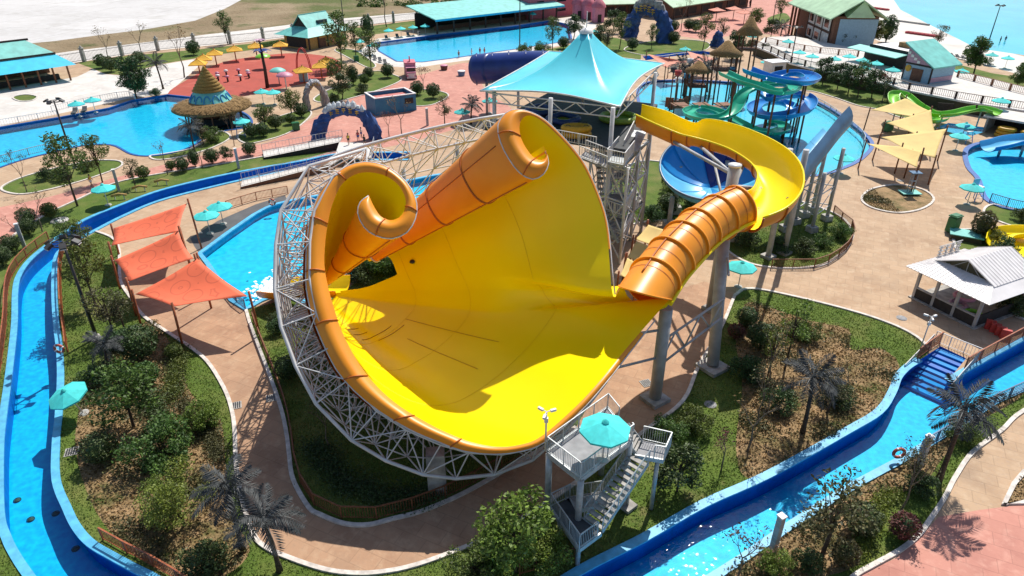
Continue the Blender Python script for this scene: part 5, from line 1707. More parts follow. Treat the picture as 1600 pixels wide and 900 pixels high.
# river entry steps and gate
stp = thing('river_steps', 'blue steps with railings leading down into the right lazy river', 'steps', G(1478, 560))
a = G(1489, 552); b = G(1448, 590); a.z = 0; b.z = -1.5
d = V3((b.x - a.x, b.y - a.y, 0)); L = d.length; d.normalize()
rz = math.atan2(d.y, d.x)
for k in range(9):
    p = a.lerp(b, (k + 0.5) / 9)
    MB().box(V3((p.x, p.y, (-1.5 * k / 9 - 1.75) / 2)), (L / 9, 3.3, max(0.1, 1.75 - 1.5 * k / 9 - 0.16)), rz).build('step', 'river_wall' if k % 2 else 'blue_fibreglass', stp)
s_ = V3((-d.y, d.x, 0))
for sg in (-1.75, 1.75):
    railing([V3((a.x, a.y, 0)) + s_ * sg, V3((b.x, b.y, -0.75)) + s_ * sg], 1.05, stp, 'steel_grey', 1.2, 0.16)
railing([V3((a.x, a.y, 0)) + s_ * 1.75 - d * 0.6, V3((a.x, a.y, 0)) - s_ * 1.75 - d * 0.6], 1.1, stp, 'white_paint', 1.2, 0.22)

t = thing('bed_shower', 'grey metal shower stand on a green plate in the circular bed', 'shower', G(1421, 303))
MB().box((0, 0, 0.25), (2.4, 1.6, 0.1)).build('plate', 'turquoise_roof', t, world=False)
for x, y in ((-0.25, -0.25), (0.25, -0.25), (-0.25, 0.25), (0.25, 0.25)):
    MB().tube([V3((x, y, 0)), V3((x, y, 3.0))], 0.06, 8).build('post', 'steel_grey', t, world=False)
MB().box((0, 0, 2.95), (1.3, 1.1, 0.12)).build('top_plate', 'blue_slate', t, world=False)
for z in (1.0, 1.8): MB().box((0, 0, z), (0.6, 0.6, 0.05)).build('brace', 'steel_grey', t, world=False)
t = thing('lawn_disc', 'small white round cover on the upper lawn left of the river', 'drain cover', G(93, 345))
MB().lathe([(0, 0.12), (0.5, 0.12), (0.55, 0)], 18).build('lid', 'white_paint', t, world=False)
MB().lathe([(0.6, 0.14), (0.95, 0.12), (1.0, 0)], 18).build('frame', 'concrete', t, world=False)

for px, py, lab in ((48, 812, 'dark inlet grate on the left river floor, the biggest one near the bend'), (27, 782, 'small dark inlet grate on the left river floor beside the outer bank'),
                    (87, 803, 'small dark inlet grate in the shaded part of the left river floor'), (118, 858, 'dark inlet grate in the shade of the lower left river bend')):
    t = thing('floor_inlet', lab, 'inlet grate', G(px, py, -1.74), 0.4)
    MB().lathe([(0, 0.06), (0.16, 0.06), (0.18, 0.0)], 12).build('grate', 'wall_brown', t, world=False)
    MB().lathe([(0.18, 0.08), (0.23, 0.07), (0.24, 0.0)], 12).build('frame', 'dark_metal', t, world=False)
# ------------------------------------------------------------------ buildings
class Frame:
    """local frame: origin o, x axis along a, y axis perpendicular (to the left of a)"""
    def __init__(s, o, a):
        s.o = V3(o); s.a = V3((a.x, a.y, 0)).normalized(); s.b = V3((-s.a.y, s.a.x, 0))
        s.rz = math.atan2(s.a.y, s.a.x)
    def __call__(s, x, y, z=0.0):
        return s.o + s.a * x + s.b * y + V3((0, 0, z))
    def box(s, mb, x0, x1, y0, y1, z0, z1):
        return mb.box(s((x0 + x1) / 2, (y0 + y1) / 2, (z0 + z1) / 2), (x1 - x0, y1 - y0, z1 - z0), s.rz)
def fb(fr, parent, name, m, *boxes, kind=None):
    mb = MB()
    for b in boxes: fr.box(mb, *b)
    return mb.build(name, m, parent, kind=kind)
def windows(fr, parent, y, items, depth=0.12, frame_m='white_paint', glass='glass_dark', axis='x'):
    for (u0, u1, z0, z1) in items:
        if axis == 'x':
            w = fb(fr, parent, 'window', frame_m, (u0, u1, y - depth, y + 0.02, z0, z1))
            fb(fr, w, 'pane', glass, (u0 + 0.12, u1 - 0.12, y - depth - 0.02, y, z0 + 0.12, z1 - 0.12))
        else:
            w = fb(fr, parent, 'window', frame_m, (y - depth, y + 0.02, u0, u1, z0, z1))
            fb(fr, w, 'pane', glass, (y - depth - 0.02, y, u0 + 0.12, u1 - 0.12, z0 + 0.12, z1 - 0.12))

# a: pavilion at the upper left, hipped turquoise roof and bright blue eaves
A, B = G(-60, 153), G(112, 126)
fr = Frame(A, B - A); L = (B - A).length
t = thing('pavilion', 'open pavilion with turquoise hipped roof and bright blue eaves at the upper left', 'pavilion', A)
D = 13.0
fb(fr, t, 'back_wall', 'wall_brown', (0, L, D - 0.4, D, 0, 3.6))
fb(fr, t, 'counter', 'wall_dark', (1, L - 1, 3.5, 4.2, 0, 1.1))
for k in range(8):
    fb(fr, t, 'post', 'wood_brown', (L * k / 7 - 0.15, L * k / 7 + 0.15, 0.3, 0.6, 0, 3.5))
e = [fr(-1.5, -1.0, 3.3), fr(L + 1.5, -1.0, 3.3), fr(L + 1.5, D + 1, 3.3), fr(-1.5, D + 1, 3.3)]
i_ = [fr(-1.0, 3.0, 5.2), fr(L - 0.6, 3.0, 5.2), fr(L - 0.6, D - 1.5, 5.2), fr(-1.0, D - 1.5, 5.2)]
mb = MB()
for k in range(4): mb.add([e[k], e[(k + 1) % 4], i_[(k + 1) % 4], i_[k]], [(0, 1, 2, 3)])
mb.build('eaves', 'turquoise_fascia', t)
rd = [fr(2, D / 2 + 0.6, 8.2), fr(L - 4.5, D / 2 + 0.6, 8.2)]
j_ = [p + V3((0, 0, 0.25)) for p in i_]
r = MB().add([j_[0], j_[1], rd[1], rd[0]], [(0, 1, 2, 3)]).add([j_[1], j_[2], rd[1]], [(0, 1, 2)]).add([j_[2], j_[3], rd[0], rd[1]], [(0, 1, 2, 3)]).add([j_[3], j_[0], rd[0]], [(0, 1, 2)]).build('roof', 'turquoise_roof', t)
MB().beam(rd[0], rd[1] + (rd[1] - rd[0]).normalized() * 0.8, 0.35, 0.4).build('ridge', 'dark_wood', r)
MB().beam(j_[0], j_[1], 0.2, 0.35).build('gutter', 'dark_wood', r)

# b: kiosk with turquoise hip and gable roof, yellow wall
def hip_gable(fr, t, w, d, ze, zr, m, over=1.0, gm='turquoise_roof', top=0.55, zg=None):
    """lower hipped skirt and upper gable; ridge runs along x"""
    zg = zg or lerp(ze, zr, 0.4)
    e = [fr(-over, -over, ze), fr(w + over, -over, ze), fr(w + over, d + over, ze), fr(-over, d + over, ze)]
    gx, gy = w * 0.16, d * 0.22
    i_ = [fr(gx, gy, zg), fr(w - gx, gy, zg), fr(w - gx, d - gy, zg), fr(gx, d - gy, zg)]
    mb = MB()
    for k in range(4): mb.add([e[k], e[(k + 1) % 4], i_[(k + 1) % 4], i_[k]], [(0, 1, 2, 3)])
    sk = mb.build('roof_skirt', m, t)
    a, b = fr(gx - 0.5, d / 2, zr), fr(w - gx + 0.5, d / 2, zr)
    q = [fr(gx - 0.5, gy - 0.3, zg - 0.12), fr(w - gx + 0.5, gy - 0.3, zg - 0.12), fr(w - gx + 0.5, d - gy + 0.3, zg - 0.12), fr(gx - 0.5, d - gy + 0.3, zg - 0.12)]
    up = MB().add([q[0], q[1], b, a], [(0, 1, 2, 3)]).add([q[2], q[3], a, b], [(0, 1, 2, 3)]).build('roof', m, t)
    up.modifiers.new('t', 'SOLIDIFY').thickness = 0.12
    MB().add([i_[0], i_[3], fr(gx, d / 2, zr - 0.15)], [(0, 1, 2)]).build('gable', gm, t)
    MB().add([i_[1], i_[2], fr(w - gx, d / 2, zr - 0.15)], [(0, 1, 2)]).build('gable', gm, t)
    MB().beam(a, b, 0.2, 0.2).build('ridge', m, up)
    return up
A, B = G(484, 78), G(540, 66)
fr = Frame(A, B - A); L = (B - A).length; D = 9
t = thing('yellow_kiosk', 'kiosk with yellow walls and a turquoise hip and gable roof beside the red court', 'kiosk', A)
fb(fr, t, 'wall', 'wall_yellow', (0, L, 0, D, 0, 3.4))
for k in range(5): fb(fr, t, 'post', 'dark_wood', (L * k / 4 - 0.2, L * k / 4 + 0.2, -0.25, 0.05, 0, 3.4))
fb(fr, t, 'door', 'wall_brown', (L * 0.28, L * 0.45, -0.08, 0.02, 0, 2.3))
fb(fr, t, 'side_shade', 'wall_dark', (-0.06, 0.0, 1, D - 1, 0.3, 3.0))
hip_gable(fr, t, L, D, 3.3, 8.0, 'turquoise_roof', 1.8, 'wall_dark')
fb(fr, t, 'roof_vent', 'dark_metal', (L * 0.45, L * 0.7, D * 0.22, D * 0.3, 5.6, 6.4))
lifebuoy(fr(L * 0.6, -0.35, 1.2), 'white lifebuoy hanging on the yellow kiosk wall')

# c: long shelter behind the long pool
A, B = G(684, 53), G(870, 29)
fr = Frame(A, B - A); L = (B - A).length; D = 12
t = thing('pool_shelter', 'long open shelter with a flat sloping turquoise roof behind the long pool', 'shelter', A)
ob = MB().slab([fr(-1.5, -1.5, 4.2), fr(L + 2, -1.5, 4.2), fr(L + 2, D + 2, 6.6), fr(-1.5, D + 2, 6.6)], 0.3).build('roof', 'turquoise_roof', t)
MB().slab([fr(-1.6, -1.6, 4.15), fr(L + 2, -1.6, 4.15), fr(L + 2, -1.4, 4.15), fr(-1.6, -1.4, 4.15)], 0.5).build('gutter', 'turquoise_fascia', ob)
fb(fr, t, 'back_wall', 'wall_dark', (0, L, D - 0.4, D, 0, 4.5))
fb(fr, t, 'counter', 'wall_brown', (3, L - 2, 5, 6, 0, 1.2))
for k in range(9):
    fb(fr, t, 'post', 'dark_wood', (L * k / 8 - 0.2, L * k / 8 + 0.2, 0, 0.4, 0, 4.2))

# d: pink building
A, B = G(826, 31), G(902, 22)
fr = Frame(A, B - A); L = (B - A).length; D = 16
t = thing('pink_building', 'pink block building with small dark windows beyond the long pool', 'building', A)
fb(fr, t, 'wall', 'pink_wall', (0, L, 0, D, 0, 8.0))
fb(fr, t, 'parapet', 'pink_paint', (-0.3, L + 0.3, -0.3, 0.2, 8.0, 8.8))
windows(fr, t, 0.0, [(L * 0.55, L * 0.75, 1.5, 2.6), (L * 0.55, L * 0.75, 4.5, 5.6), (L * 0.15, L * 0.3, 4.5, 5.6)], frame_m='pink_paint')
for k, (px, py) in enumerate(((903, 20), (918, 22), (934, 26))):
    c = G(px, py + 8)
    q = thing('pink_pavilion', ('first', 'second', 'third')[k] + ' from the left of three pink domed huts right of the pink building', 'hut', c, 0.2)
    MB().box((0, 0, 2.2), (3.2, 3.2, 4.4)).build('wall', 'pink_paint', q, world=False)
    MB().lathe([(2.5, 4.4), (2.3, 5.2), (1.4, 6.3), (0.3, 7.2), (0.0, 7.6)], 8).build('roof', 'pink_wall', q, world=False)
    MB().box((0, -1.62, 1.2), (1.2, 0.1, 2.4)).build('door', 'wall_dark', q, world=False)

# e: green roofed hall and brown hall at the top
def hall(A, B, D, hw, hr, wm, rm, label, name='hall', over=1.6, nw=6):
    fr = Frame(A, B - A); L = (B - A).length
    t = thing(name, label, 'building', A)
    fb(fr, t, 'wall', wm, (0, L, 0, D, 0, hw))
    a, b = fr(-over, D / 2, hr), fr(L + over, D / 2, hr)
    MB().slab([fr(-over, -over, hw - 0.3), fr(L + over, -over, hw - 0.3), b, a], 0.25).build('roof', rm, t)
    MB().slab([b, a, fr(-over, D + over, hw - 0.3), fr(L + over, D + over, hw - 0.3)][::-1], 0.25).build('roof', rm, t)
    MB().add([fr(0.01, 0, hw), fr(0.01, D, hw), fr(0.01, D / 2, hr - 0.3)], [(0, 1, 2)]).add([fr(L, 0, hw), fr(L, D, hw), fr(L, D / 2, hr - 0.3)], [(0, 1, 2)]).build('gable', wm, t, kind='stuff')
    for k in range(nw):
        u = L * (k + 0.5) / nw
        w = fb(fr, t, 'window', 'wall_dark', (u - L / nw * 0.3, u + L / nw * 0.3, -0.1, 0.02, 0.8, hw * 0.7))
    for k in range(nw + 1):
        u = L * k / nw
        fb(fr, t, 'post', 'dark_wood', (u - 0.2, u + 0.2, -over + 0.3, -over + 0.7, 0, hw - 0.5))
    return t, fr, L
hall(G(944, 25), G(1052, 22), 16, 4.2, 9.5, 'wall_brown', 'mint_roof', 'low hall with a pale green roof at the top centre', 'green_roof_hall')
hall(G(1048, 30), G(1168, 10), 12, 4.2, 7.5, 'wall_brown', 'mint_roof', 'long brown hall with a pale roof beside the far pink plaza', 'brown_hall')
A = G(1060, 12); q = thing('gable_house', 'small brown gable front on the roof line at the top centre', 'house', A, 0.2)
MB().box((0, 0, 3), (7, 5, 6)).build('wall', 'wall_brown', q, world=False)
MB().add([V3((-4.2, -3.2, 5.6)), V3((4.2, -3.2, 5.6)), V3((0, -3.2, 10)), V3((-4.2, 3, 5.6)), V3((4.2, 3, 5.6)), V3((0, 3, 10))], [(0, 2, 5, 3), (2, 1, 4, 5), (0, 1, 2), (3, 5, 4)]).build('roof', 'wall_brown', q, world=False)
MB().box((0, -2.56, 2), (2.4, 0.1, 3)).build('door', 'wall_dark', q, world=False)

# f: half timbered building at the upper right
A, B = G(1244, 52), G(1296, 80)
fr = Frame(A, B - A); L = (B - A).length; D = 10.5
t = thing('half_timbered_house', 'two storey half timbered house with pale green roof at the upper right', 'building', A)
fb(fr, t, 'wall', 'wall_brown', (0, L, 0, D, 0, 8.4))
fb(fr, t, 'plaster', 'rock_white', (L * 0.3, L * 0.92, -0.12, 0.0, 4.4, 8.0), (L * 0.3, L * 0.92, -0.12, 0.0, 0.6, 3.8))
for u in (0.3, 0.5, 0.71, 0.92): fb(fr, t, 'timber', 'dark_wood', (L * u - 0.2, L * u + 0.2, -0.25, 0.0, 0, 8.4))
for z in (0.5, 4.1, 8.2): fb(fr, t, 'timber', 'dark_wood', (L * 0.28, L * 0.94, -0.22, -0.02, z, z + 0.35))
windows(fr, t, -0.15, [(L * 0.34, L * 0.46, 1.2, 3.2), (L * 0.55, L * 0.67, 1.2, 3.2), (L * 0.34, L * 0.46, 5.0, 7.2), (L * 0.55, L * 0.67, 5.0, 7.2), (L * 0.76, L * 0.88, 5.0, 7.2)], depth=0.15)
for k in range(3): fb(fr, t, 'post', 'wood_brown', (L * (0.02 + 0.1 * k) - 0.25, L * (0.02 + 0.1 * k) + 0.25, -2.6, -2.1, 0, 8.0))
fb(fr, t, 'side_wall', 'wall_blue', (L, L + 0.12, 1, D, 0.5, 7.8))
MB().slab([fr(-3, -3, 8.0), fr(L + 1.5, -2, 8.0), fr(L + 1.5, D / 2, 12.5), fr(-3, D / 2, 12.5)], 0.3).build('roof', 'mint_roof', t)
MB().slab([fr(-3, D / 2, 12.5), fr(L + 1.5, D / 2, 12.5), fr(L + 1.5, D + 2, 8), fr(-3, D + 2, 8)], 0.3).build('roof', 'mint_roof', t)
c = fr(L + 0.8, D * 0.55, 8.2)
MB().add([c + fr.b * -3.5, c + fr.b * 3.5, c + V3((0, 0, 4)), c + fr.b * -3.5 - fr.a * 5 + V3((0, 0, 1.5)), c + fr.b * 3.5 - fr.a * 5 + V3((0, 0, 1.5)), c - fr.a * 5 + V3((0, 0, 4))], [(0, 2, 5, 3), (2, 1, 4, 5), (0, 1, 2)]).build('dormer', 'mint_roof', t)

# g: shop with sloping turquoise roof on the terrace and its flat annexe
A, B = G(1409, 122, TERR), G(1445, 130, TERR)
fr = Frame(A, B - A); L = (B - A).length; D = 7.0
C_ = G(1477, 124, TERR)
t = thing('turquoise_shop', 'shop with pale blue walls and a steep turquoise mono-pitch roof on the terrace', 'shop', A)
L -= 2.2
fb(fr, t, 'wall', 'wall_blue', (0, L + 3, 0, D, 0, 3.2))
MB().add([fr(0, -0.05, 3.2), fr(L + 3, -0.05, 3.2), fr(0, -0.05, 6.6)], [(0, 1, 2)]).build('gable_panel', 'mauve_paint', t)
MB().slab([fr(-0.6, -0.9, 7.1), fr(L + 3.8, -0.9, 3.3), fr(L + 3.8, D + 0.8, 3.3), fr(-0.6, D + 0.8, 7.1)], 0.25).build('roof', 'turquoise_roof', t)
fb(fr, t, 'back_wall', 'wall_blue', (0, 0.2, 0, D, 3.2, 6.6))
fb(fr, t, 'door', 'wall_brown', (L * 0.6, L * 0.6 + 2.4, -0.1, 0.03, 0, 2.4))
fb(fr, t, 'plinth', 'mauve_paint', (L + 3.0, L + 3.1, 0.2, D - 0.2, 0.2, 1.1))
for u in (0, 1.0): fb(fr, t, 'timber', 'wall_dark', (u * (L + 3) - 0.12, u * (L + 3) + 0.12, -0.15, 0.1, 0, 3.3))
fb(fr, t, 'beam', 'wall_dark', (0, L + 3, -0.14, 0.04, 3.0, 3.3))
# yellow round emblem on the wall
MB().tube([fr(L * 0.3, -0.02, 2.2), fr(L * 0.3, -0.14, 2.2)], 0.65, 14).build('emblem', 'gold_paint', t)
sg = MB()
for k in range(4): sg.box(fr(L * 0.12 + k * 0.8, -0.12, 5.1 - k * 0.48), (0.6, 0.1, 0.5), fr.rz)
sg.build('sign_lettering', 'white_paint', t, kind='stuff')
A, B = G(1330, 92, TERR), G(1405, 110, TERR)
fr = Frame(A, B - A); L = (B - A).length; D = 6
t = thing('cafe_annexe', 'low cafe with flat turquoise awning and white roof left of the turquoise shop', 'cafe', A)
fb(fr, t, 'wall', 'wall_dark', (2, L, 1.5, D, 0, 2.8))
MB().slab([fr(0, -2.0, 2.7), fr(L, -2.0, 2.7), fr(L, 1.6, 3.2), fr(0, 1.6, 3.2)], 0.15).build('awning', 'turquoise_roof', t)
fb(fr, t, 'flat_roof', 'roof_white', (3, L + 1, 1.6, D + 3, 3.2, 3.6))
fb(fr, t, 'roof_planter', 'leaf_straw', (L * 0.55, L * 0.75, D - 1, D + 0.5, 3.6, 4.6))
fb(fr, t, 'roof_edge', 'wall_dark', (3, L + 1, 1.45, 1.6, 3.1, 3.75))

# h: white roofed kiosk at the right
A, B = G(1416, 414, 3.3), G(1547, 475, 3.3)
A.z = B.z = 0
fr = Frame(A, B - A); L = (B - A).length
t = thing('white_kiosk', 'open tube rental kiosk with ribbed white hip and gable roof at the right', 'kiosk', A)
D = 8.6
KZ = 3.2
for x in (1.0, 2.9, 4.9, 7.0):
    fb(fr, t, 'post', 'steel_grey', (x - 0.12, x + 0.12, 0.9, 1.14, 0, KZ))
    fb(fr, t, 'post', 'steel_grey', (x - 0.12, x + 0.12, D - 1.1, D - 0.86, 0, KZ))
fb(fr, t, 'counter', 'wall_dark', (1.0, 7.0, 0.95, 1.12, 0.1, 1.1)); fb(fr, t, 'counter_rail', 'steel_grey', (1.0, 7.0, 0.9, 1.16, 1.1, 1.2))
fb(fr, t, 'side_wall', 'wall_dark', (6.9, 7.05, 1.1, D - 1, 0.1, 1.2)); fb(fr, t, 'back_wall', 'wall_olive', (1.0, 7.0, D - 1.0, D - 0.9, 0, KZ))
fb(fr, t, 'floor', 'concrete', (0.7, 7.3, 0.7, D - 0.7, 0.01, 0.12))
e = [fr(0, 0, KZ), fr(L, 0, KZ), fr(L, D, KZ), fr(0, D, KZ)]
gz, gx, gy = KZ + 0.75, 1.5, 2.5
i_ = [fr(gx, gy, gz), fr(L - gx, gy, gz), fr(L - gx, D - 1.5, gz), fr(gx, D - 1.5, gz)]
mb = MB()
for k in range(4): mb.add([e[k], e[(k + 1) % 4], i_[(k + 1) % 4], i_[k]], [(0, 1, 2, 3)])
sk = mb.build('roof_skirt', 'roof_white', t)
sk.modifiers.new('t', 'SOLIDIFY').thickness = 0.08
rz_ = KZ + 2.0
ra, rb = fr(L / 2, gy - 0.35, rz_), fr(L / 2, D - 0.2, rz_)
qa = [fr(gx - 0.35, gy - 0.35, gz - 0.1), fr(gx - 0.35, D - 0.2, gz - 0.1), fr(L - gx + 0.35, gy - 0.35, gz - 0.1), fr(L - gx + 0.35, D - 0.2, gz - 0.1)]
for q in ([qa[0], ra, rb, qa[1]], [ra, qa[2], qa[3], rb]):
    up = MB().add(q, [(0, 1, 2, 3)]).build('roof', 'roof_white', t)
    up.modifiers.new('t', 'SOLIDIFY').thickness = 0.08
    for k in range(15):
        s = k / 14
        a0, a1 = q[0].lerp(q[3], s), q[1].lerp(q[2], s)
        MB().beam(a0 + V3((0, 0, 0.045)), a1 + V3((0, 0, 0.045)), 0.03, 0.03).build('roof_rib', 'roof_white', up)
MB().add([i_[0], i_[1], fr(L / 2, gy, rz_ - 0.1)], [(0, 1, 2)]).build('gable', 'wall_olive', t)
MB().add([i_[2], i_[3], fr(L / 2, D - 1.5, rz_ - 0.1)], [(0, 1, 2)]).build('gable', 'wall_olive', t)
for k in range(1, 4):
    MB().beam(fr(lerp(gx, L - gx, k / 4), gy - 0.03, gz), fr(L / 2, gy - 0.03, rz_ - 0.15), 0.06).build('gable_truss', 'steel_grey', t)
for k in range(22):
    s = (k + 0.5) / 22
    MB().beam(e[0].lerp(e[1], s) + V3((0, 0, 0.04)), i_[0].lerp(i_[1], min(1, max(0, (s * L - gx) / (L - 2 * gx)))) + V3((0, 0, 0.045)), 0.03).build('roof_rib', 'roof_white', sk)
for k in range(16):
    s = (k + 0.5) / 16
    MB().beam(e[3].lerp(e[0], s) + V3((0, 0, 0.04)), i_[3].lerp(i_[0], min(1, max(0, (s * D - 1.5) / (D - 1.5 - gy)))) + V3((0, 0, 0.045)), 0.03).build('roof_rib', 'roof_white', sk)
# grey lettering on a frame at the left eave (too small to read in the photograph)
s0, s1 = fr(0.25, D * 0.45, KZ + 0.2), fr(0.25, D * 0.85, KZ + 0.2)
sgn = MB()
sgn.beam(s0, s1, 0.06).beam(s0 + V3((0, 0, 1.1)), s1 + V3((0, 0, 1.1)), 0.06)
rs = random.Random(3)
for k in range(4):
    c0, c1 = s0.lerp(s1, (k + 0.12) / 4), s0.lerp(s1, (k + 0.88) / 4)
    for q in range(3):
        z = 0.2 + q * 0.35
        sgn.beam(c0 + V3((0, 0, z)), c1 + V3((0, 0, z)), 0.09)
    for q in range(2):
        m_ = c0.lerp(c1, rs.uniform(0.2, 0.8))
        sgn.beam(m_ + V3((0, 0, 0.1)), m_ + V3((0, 0, 1.0)), 0.09)
sgn.build('roof_sign', 'steel_grey', t, kind='stuff')
def float_ring(p, r, m, label):
    q = thing('float_ring', label, 'float ring', p)
    ring = [p + V3((math.cos(k * math.pi / 10) * r, math.sin(k * math.pi / 10) * r, 0.18)) for k in range(21)]
    MB().tube(ring, 0.18, 8, False).build('ring', m, q)
    MB().tube([ring[5] + V3((0, 0, 0.16)), ring[5] + V3((0.1, 0, 0.26)), ring[6] + V3((0, 0, 0.16))], 0.025, 5).build('handle', 'dark_metal', q)
float_ring(fr(4.2, 3.4, 1.0), 0.8, 'pink_paint', 'pink swim ring under the white kiosk roof, the upper one')
float_ring(fr(4.4, 2.4, 0.5), 0.7, 'mauve_paint', 'mauve swim ring under the white kiosk roof, behind the counter')
float_ring(fr(6.0, 2.2, 0.4), 0.7, 'lime_fibreglass', 'green swim ring at the corner of the white kiosk')
# red barrier right of the kiosk shade
q = thing('red_barrier', 'low red barrier beside the river behind the white kiosk', 'barrier', G(1558, 522))
for k in range(4):
    a = G(1545 + k * 8, 514 + k * 5)
    MB().box(a + V3((0, 0, 0.45)), (0.75, 0.3, 0.9), -0.5).build('block', 'red_paint', q)
# yellow slide end at the right edge
q = thing('yellow_slide_pool', 'yellow curved slide run-out at the right edge behind the kiosk', 'water slide', G(1600, 405))
path = crom([G(1556, 388, 0.6), G(1562, 374, 0.7), G(1590, 369, 0.9), G(1640, 372, 1.2), G(1700, 380, 1.6)], 5)
a, b = MB(), MB(); trough(a, b, path, 1.1, wall=0.8); a.build('slide_inside', 'yellow_fibreglass', q); b.build('slide_shell', 'yellow_fibreglass', q)
ell = [G(1560 + 0, 380), G(1620, 376), G(1700, 392), G(1700, 425), G(1620, 420), G(1575, 405)]
ce = crom(ell, 5, True)
MB().prism([(p.x, p.y) for p in ce], 0.02, 0.55).build('catch_tray', 'yellow_fibreglass', q)
MB().ribbon(ce, 0.25, 0.5, 0.5, True).build('tray_rim', 'yellow_fibreglass', q)
for p_ in path[2::5]: MB().tube([V3((p_.x, p_.y, 0)), p_ + V3((0, 0, 0.1))], 0.12, 8).build('leg', 'steel_grey', q)
q = thing('planter_box', 'flat green lidded utility box in the grass by the kiosk', 'utility box', G(1508, 372))
MB().box(G(1508, 373) + V3((0, 0, 0.3)), (3.0, 2.0, 0.6), -0.5).build('body', 'wall_olive', q); MB().box(G(1508, 373) + V3((0, 0, 0.65)), (3.3, 2.2, 0.1), -0.5).build('lid', 'turquoise_roof', q)

# i: thatched hat bar standing in the bar pool
c = G(336, 188)
t = thing('hat_bar', 'round bar with wide thatched brim and painted cone roof standing in the pool', 'bar', c)
prof = [(8.6, 3.0), (8.9, 3.25), (8.5, 3.7), (6.8, 4.4), (4.7, 4.9)]
brim = MB().lathe(prof, 40, c).build('thatched_brim', 'thatch', t)
rs = random.Random(11)
tf = MB()
for k in range(900):
    a = rs.uniform(0, 6.283); u = rs.random() ** 0.6
    r0 = lerp(4.8, 8.7, u); z0 = lerp(4.95, 3.75, u)
    d = V3((math.cos(a), math.sin(a), 0)); s_ = V3((-d.y, d.x, 0))
    p = c + d * r0 + V3((0, 0, z0))
    tf.add([p + s_ * 0.12, p - s_ * 0.12, p + d * rs.uniform(0.5, 1.0) + V3((0, 0, -0.12 + rs.uniform(0, 0.22)))], [(0, 1, 2)])
tf.build('straw', 'thatch', brim, kind='stuff')
MB().lathe([(4.7, 4.9), (4.0, 5.9), (3.3, 7.2)], 40, c).build('painted_band', 'turquoise_roof', t)
sw = MB()
for k in range(14):
    a = 2 * math.pi * k / 14
    pts = []
    for j in range(15):
        th = j / 14 * math.pi * 1.25
        da = math.cos(th) * 0.17
        z = 5.35 + math.sin(th) * 1.1
        rr = lerp(4.7, 3.3, (z - 4.9) / 2.3) + 0.06
        pts.append(c + V3((math.cos(a + da) * rr, math.sin(a + da) * rr, z)))
    sw.tube(pts, 0.10, 5)
sw.build('wave_pattern', 'blue_fibreglass', t, kind='stuff')
for k in range(8):
    z0 = 7.1 + k * 0.62; r0 = lerp(3.55, 0.35, k / 7.5)
    MB().lathe([(r0 * 0.8, z0 + 0.66), (r0 + 0.12, z0 + 0.12), (r0, z0)], 32, c).build('thatch_tier', 'thatch_gold', t)
MB().lathe([(0.35, 12.0), (0.3, 12.4), (0.0, 12.6)], 12, c).build('finial', 'gold_paint', t)
for k in range(10):
    a = 2 * math.pi * k / 10
    p = c + V3((math.cos(a) * 6.3, math.sin(a) * 6.3, -0.8))
    MB().tube([p, p + V3((0, 0, 4.3))], 0.18, 8).build('post', 'wood_brown', t)
MB().lathe([(4.6, -0.8), (4.6, 1.2), (5.0, 1.2), (5.0, 1.35), (3.8, 1.35)], 32, c).build('counter', 'wall_dark', t)
MB().lathe([(3.0, -0.8), (3.0, 4.4)], 24, c).build('core', 'wall_brown', t)

t.scale = (0.74, 0.74, 0.74)

# j: open blue box with red floor, pink truck
A, B, C_ = G(588, 181), G(651, 172), G(643, 140)
fr = Frame(A, B - A); L = (B - A).length; D = 5.2
t = thing('blue_box_bar', 'roofless blue painted box with a red floor on the pink plaza', 'box stall', A)
H_ = 3.0
for nm, bx in (('front_wall', (0, L, 0, 0.2, 0, H_)), ('back_wall', (0, L, D - 0.2, D, 0, H_)), ('side_wall', (0, 0.2, 0.2, D - 0.2, 0, H_)), ('side_wall', (L - 0.2, L, 0.2, D - 0.2, 0, H_))):
    fb(fr, t, nm, 'box_blue', bx)
fb(fr, t, 'inner_ceiling', 'red_floor', (0.2, L - 0.2, 0.2, D - 0.2, H_ - 0.75, H_ - 0.6))
for bx in ((-0.08, L + 0.08, -0.08, 0.28, H_, H_ + 0.12), (-0.08, L + 0.08, D - 0.28, D + 0.08, H_, H_ + 0.12), (-0.08, 0.28, 0.28, D - 0.28, H_, H_ + 0.12), (L - 0.28, L + 0.08, 0.28, D - 0.28, H_, H_ + 0.12)):
    fb(fr, t, 'top_rail', 'white_paint', bx)
fb(fr, t, 'hatch', 'wall_dark', (L * 0.72, L * 0.93, -0.06, 0.0, 1.4, 2.4))
A = G(642, 121)
t = thing('ice_cream_truck', 'small pink food truck with open hatch on the plaza by the long pool', 'truck', A, R(-78))
MB().box((-1.6, 0, 1.75), (3.8, 2.3, 2.7)).build('body', 'pink_paint', t, world=False)
MB().box((-1.6, 0, 3.15), (4.0, 2.5, 0.12)).build('roof', 'pink_wall', t, world=False)
mb = MB(); mb.box((0.9, 0, 1.4), (1.3, 2.1, 2.0)); mb.box((1.9, 0, 1.0), (0.9, 2.0, 1.2)); mb.build('cab', 'pink_paint', t, world=False, kind='stuff')
MB().box((1.58, 0, 1.95), (0.06, 1.8, 0.75)).build('windscreen', 'glass_dark', t, world=False)
MB().box((2.38, 0, 0.95), (0.06, 1.3, 0.8)).build('grille', 'steel_white', t, world=False)
MB().box((2.42, 0, 0.45), (0.2, 2.1, 0.25)).build('bumper', 'steel_white', t, world=False)
MB().box((-1.6, 1.17, 2.0), (2.4, 0.06, 1.0)).build('hatch', 'wall_dark', t, world=False)
MB().box((-1.0, 0, 3.8), (0.9, 0.2, 1.1)).build('roof_sign', 'pink_wall', t, world=False)
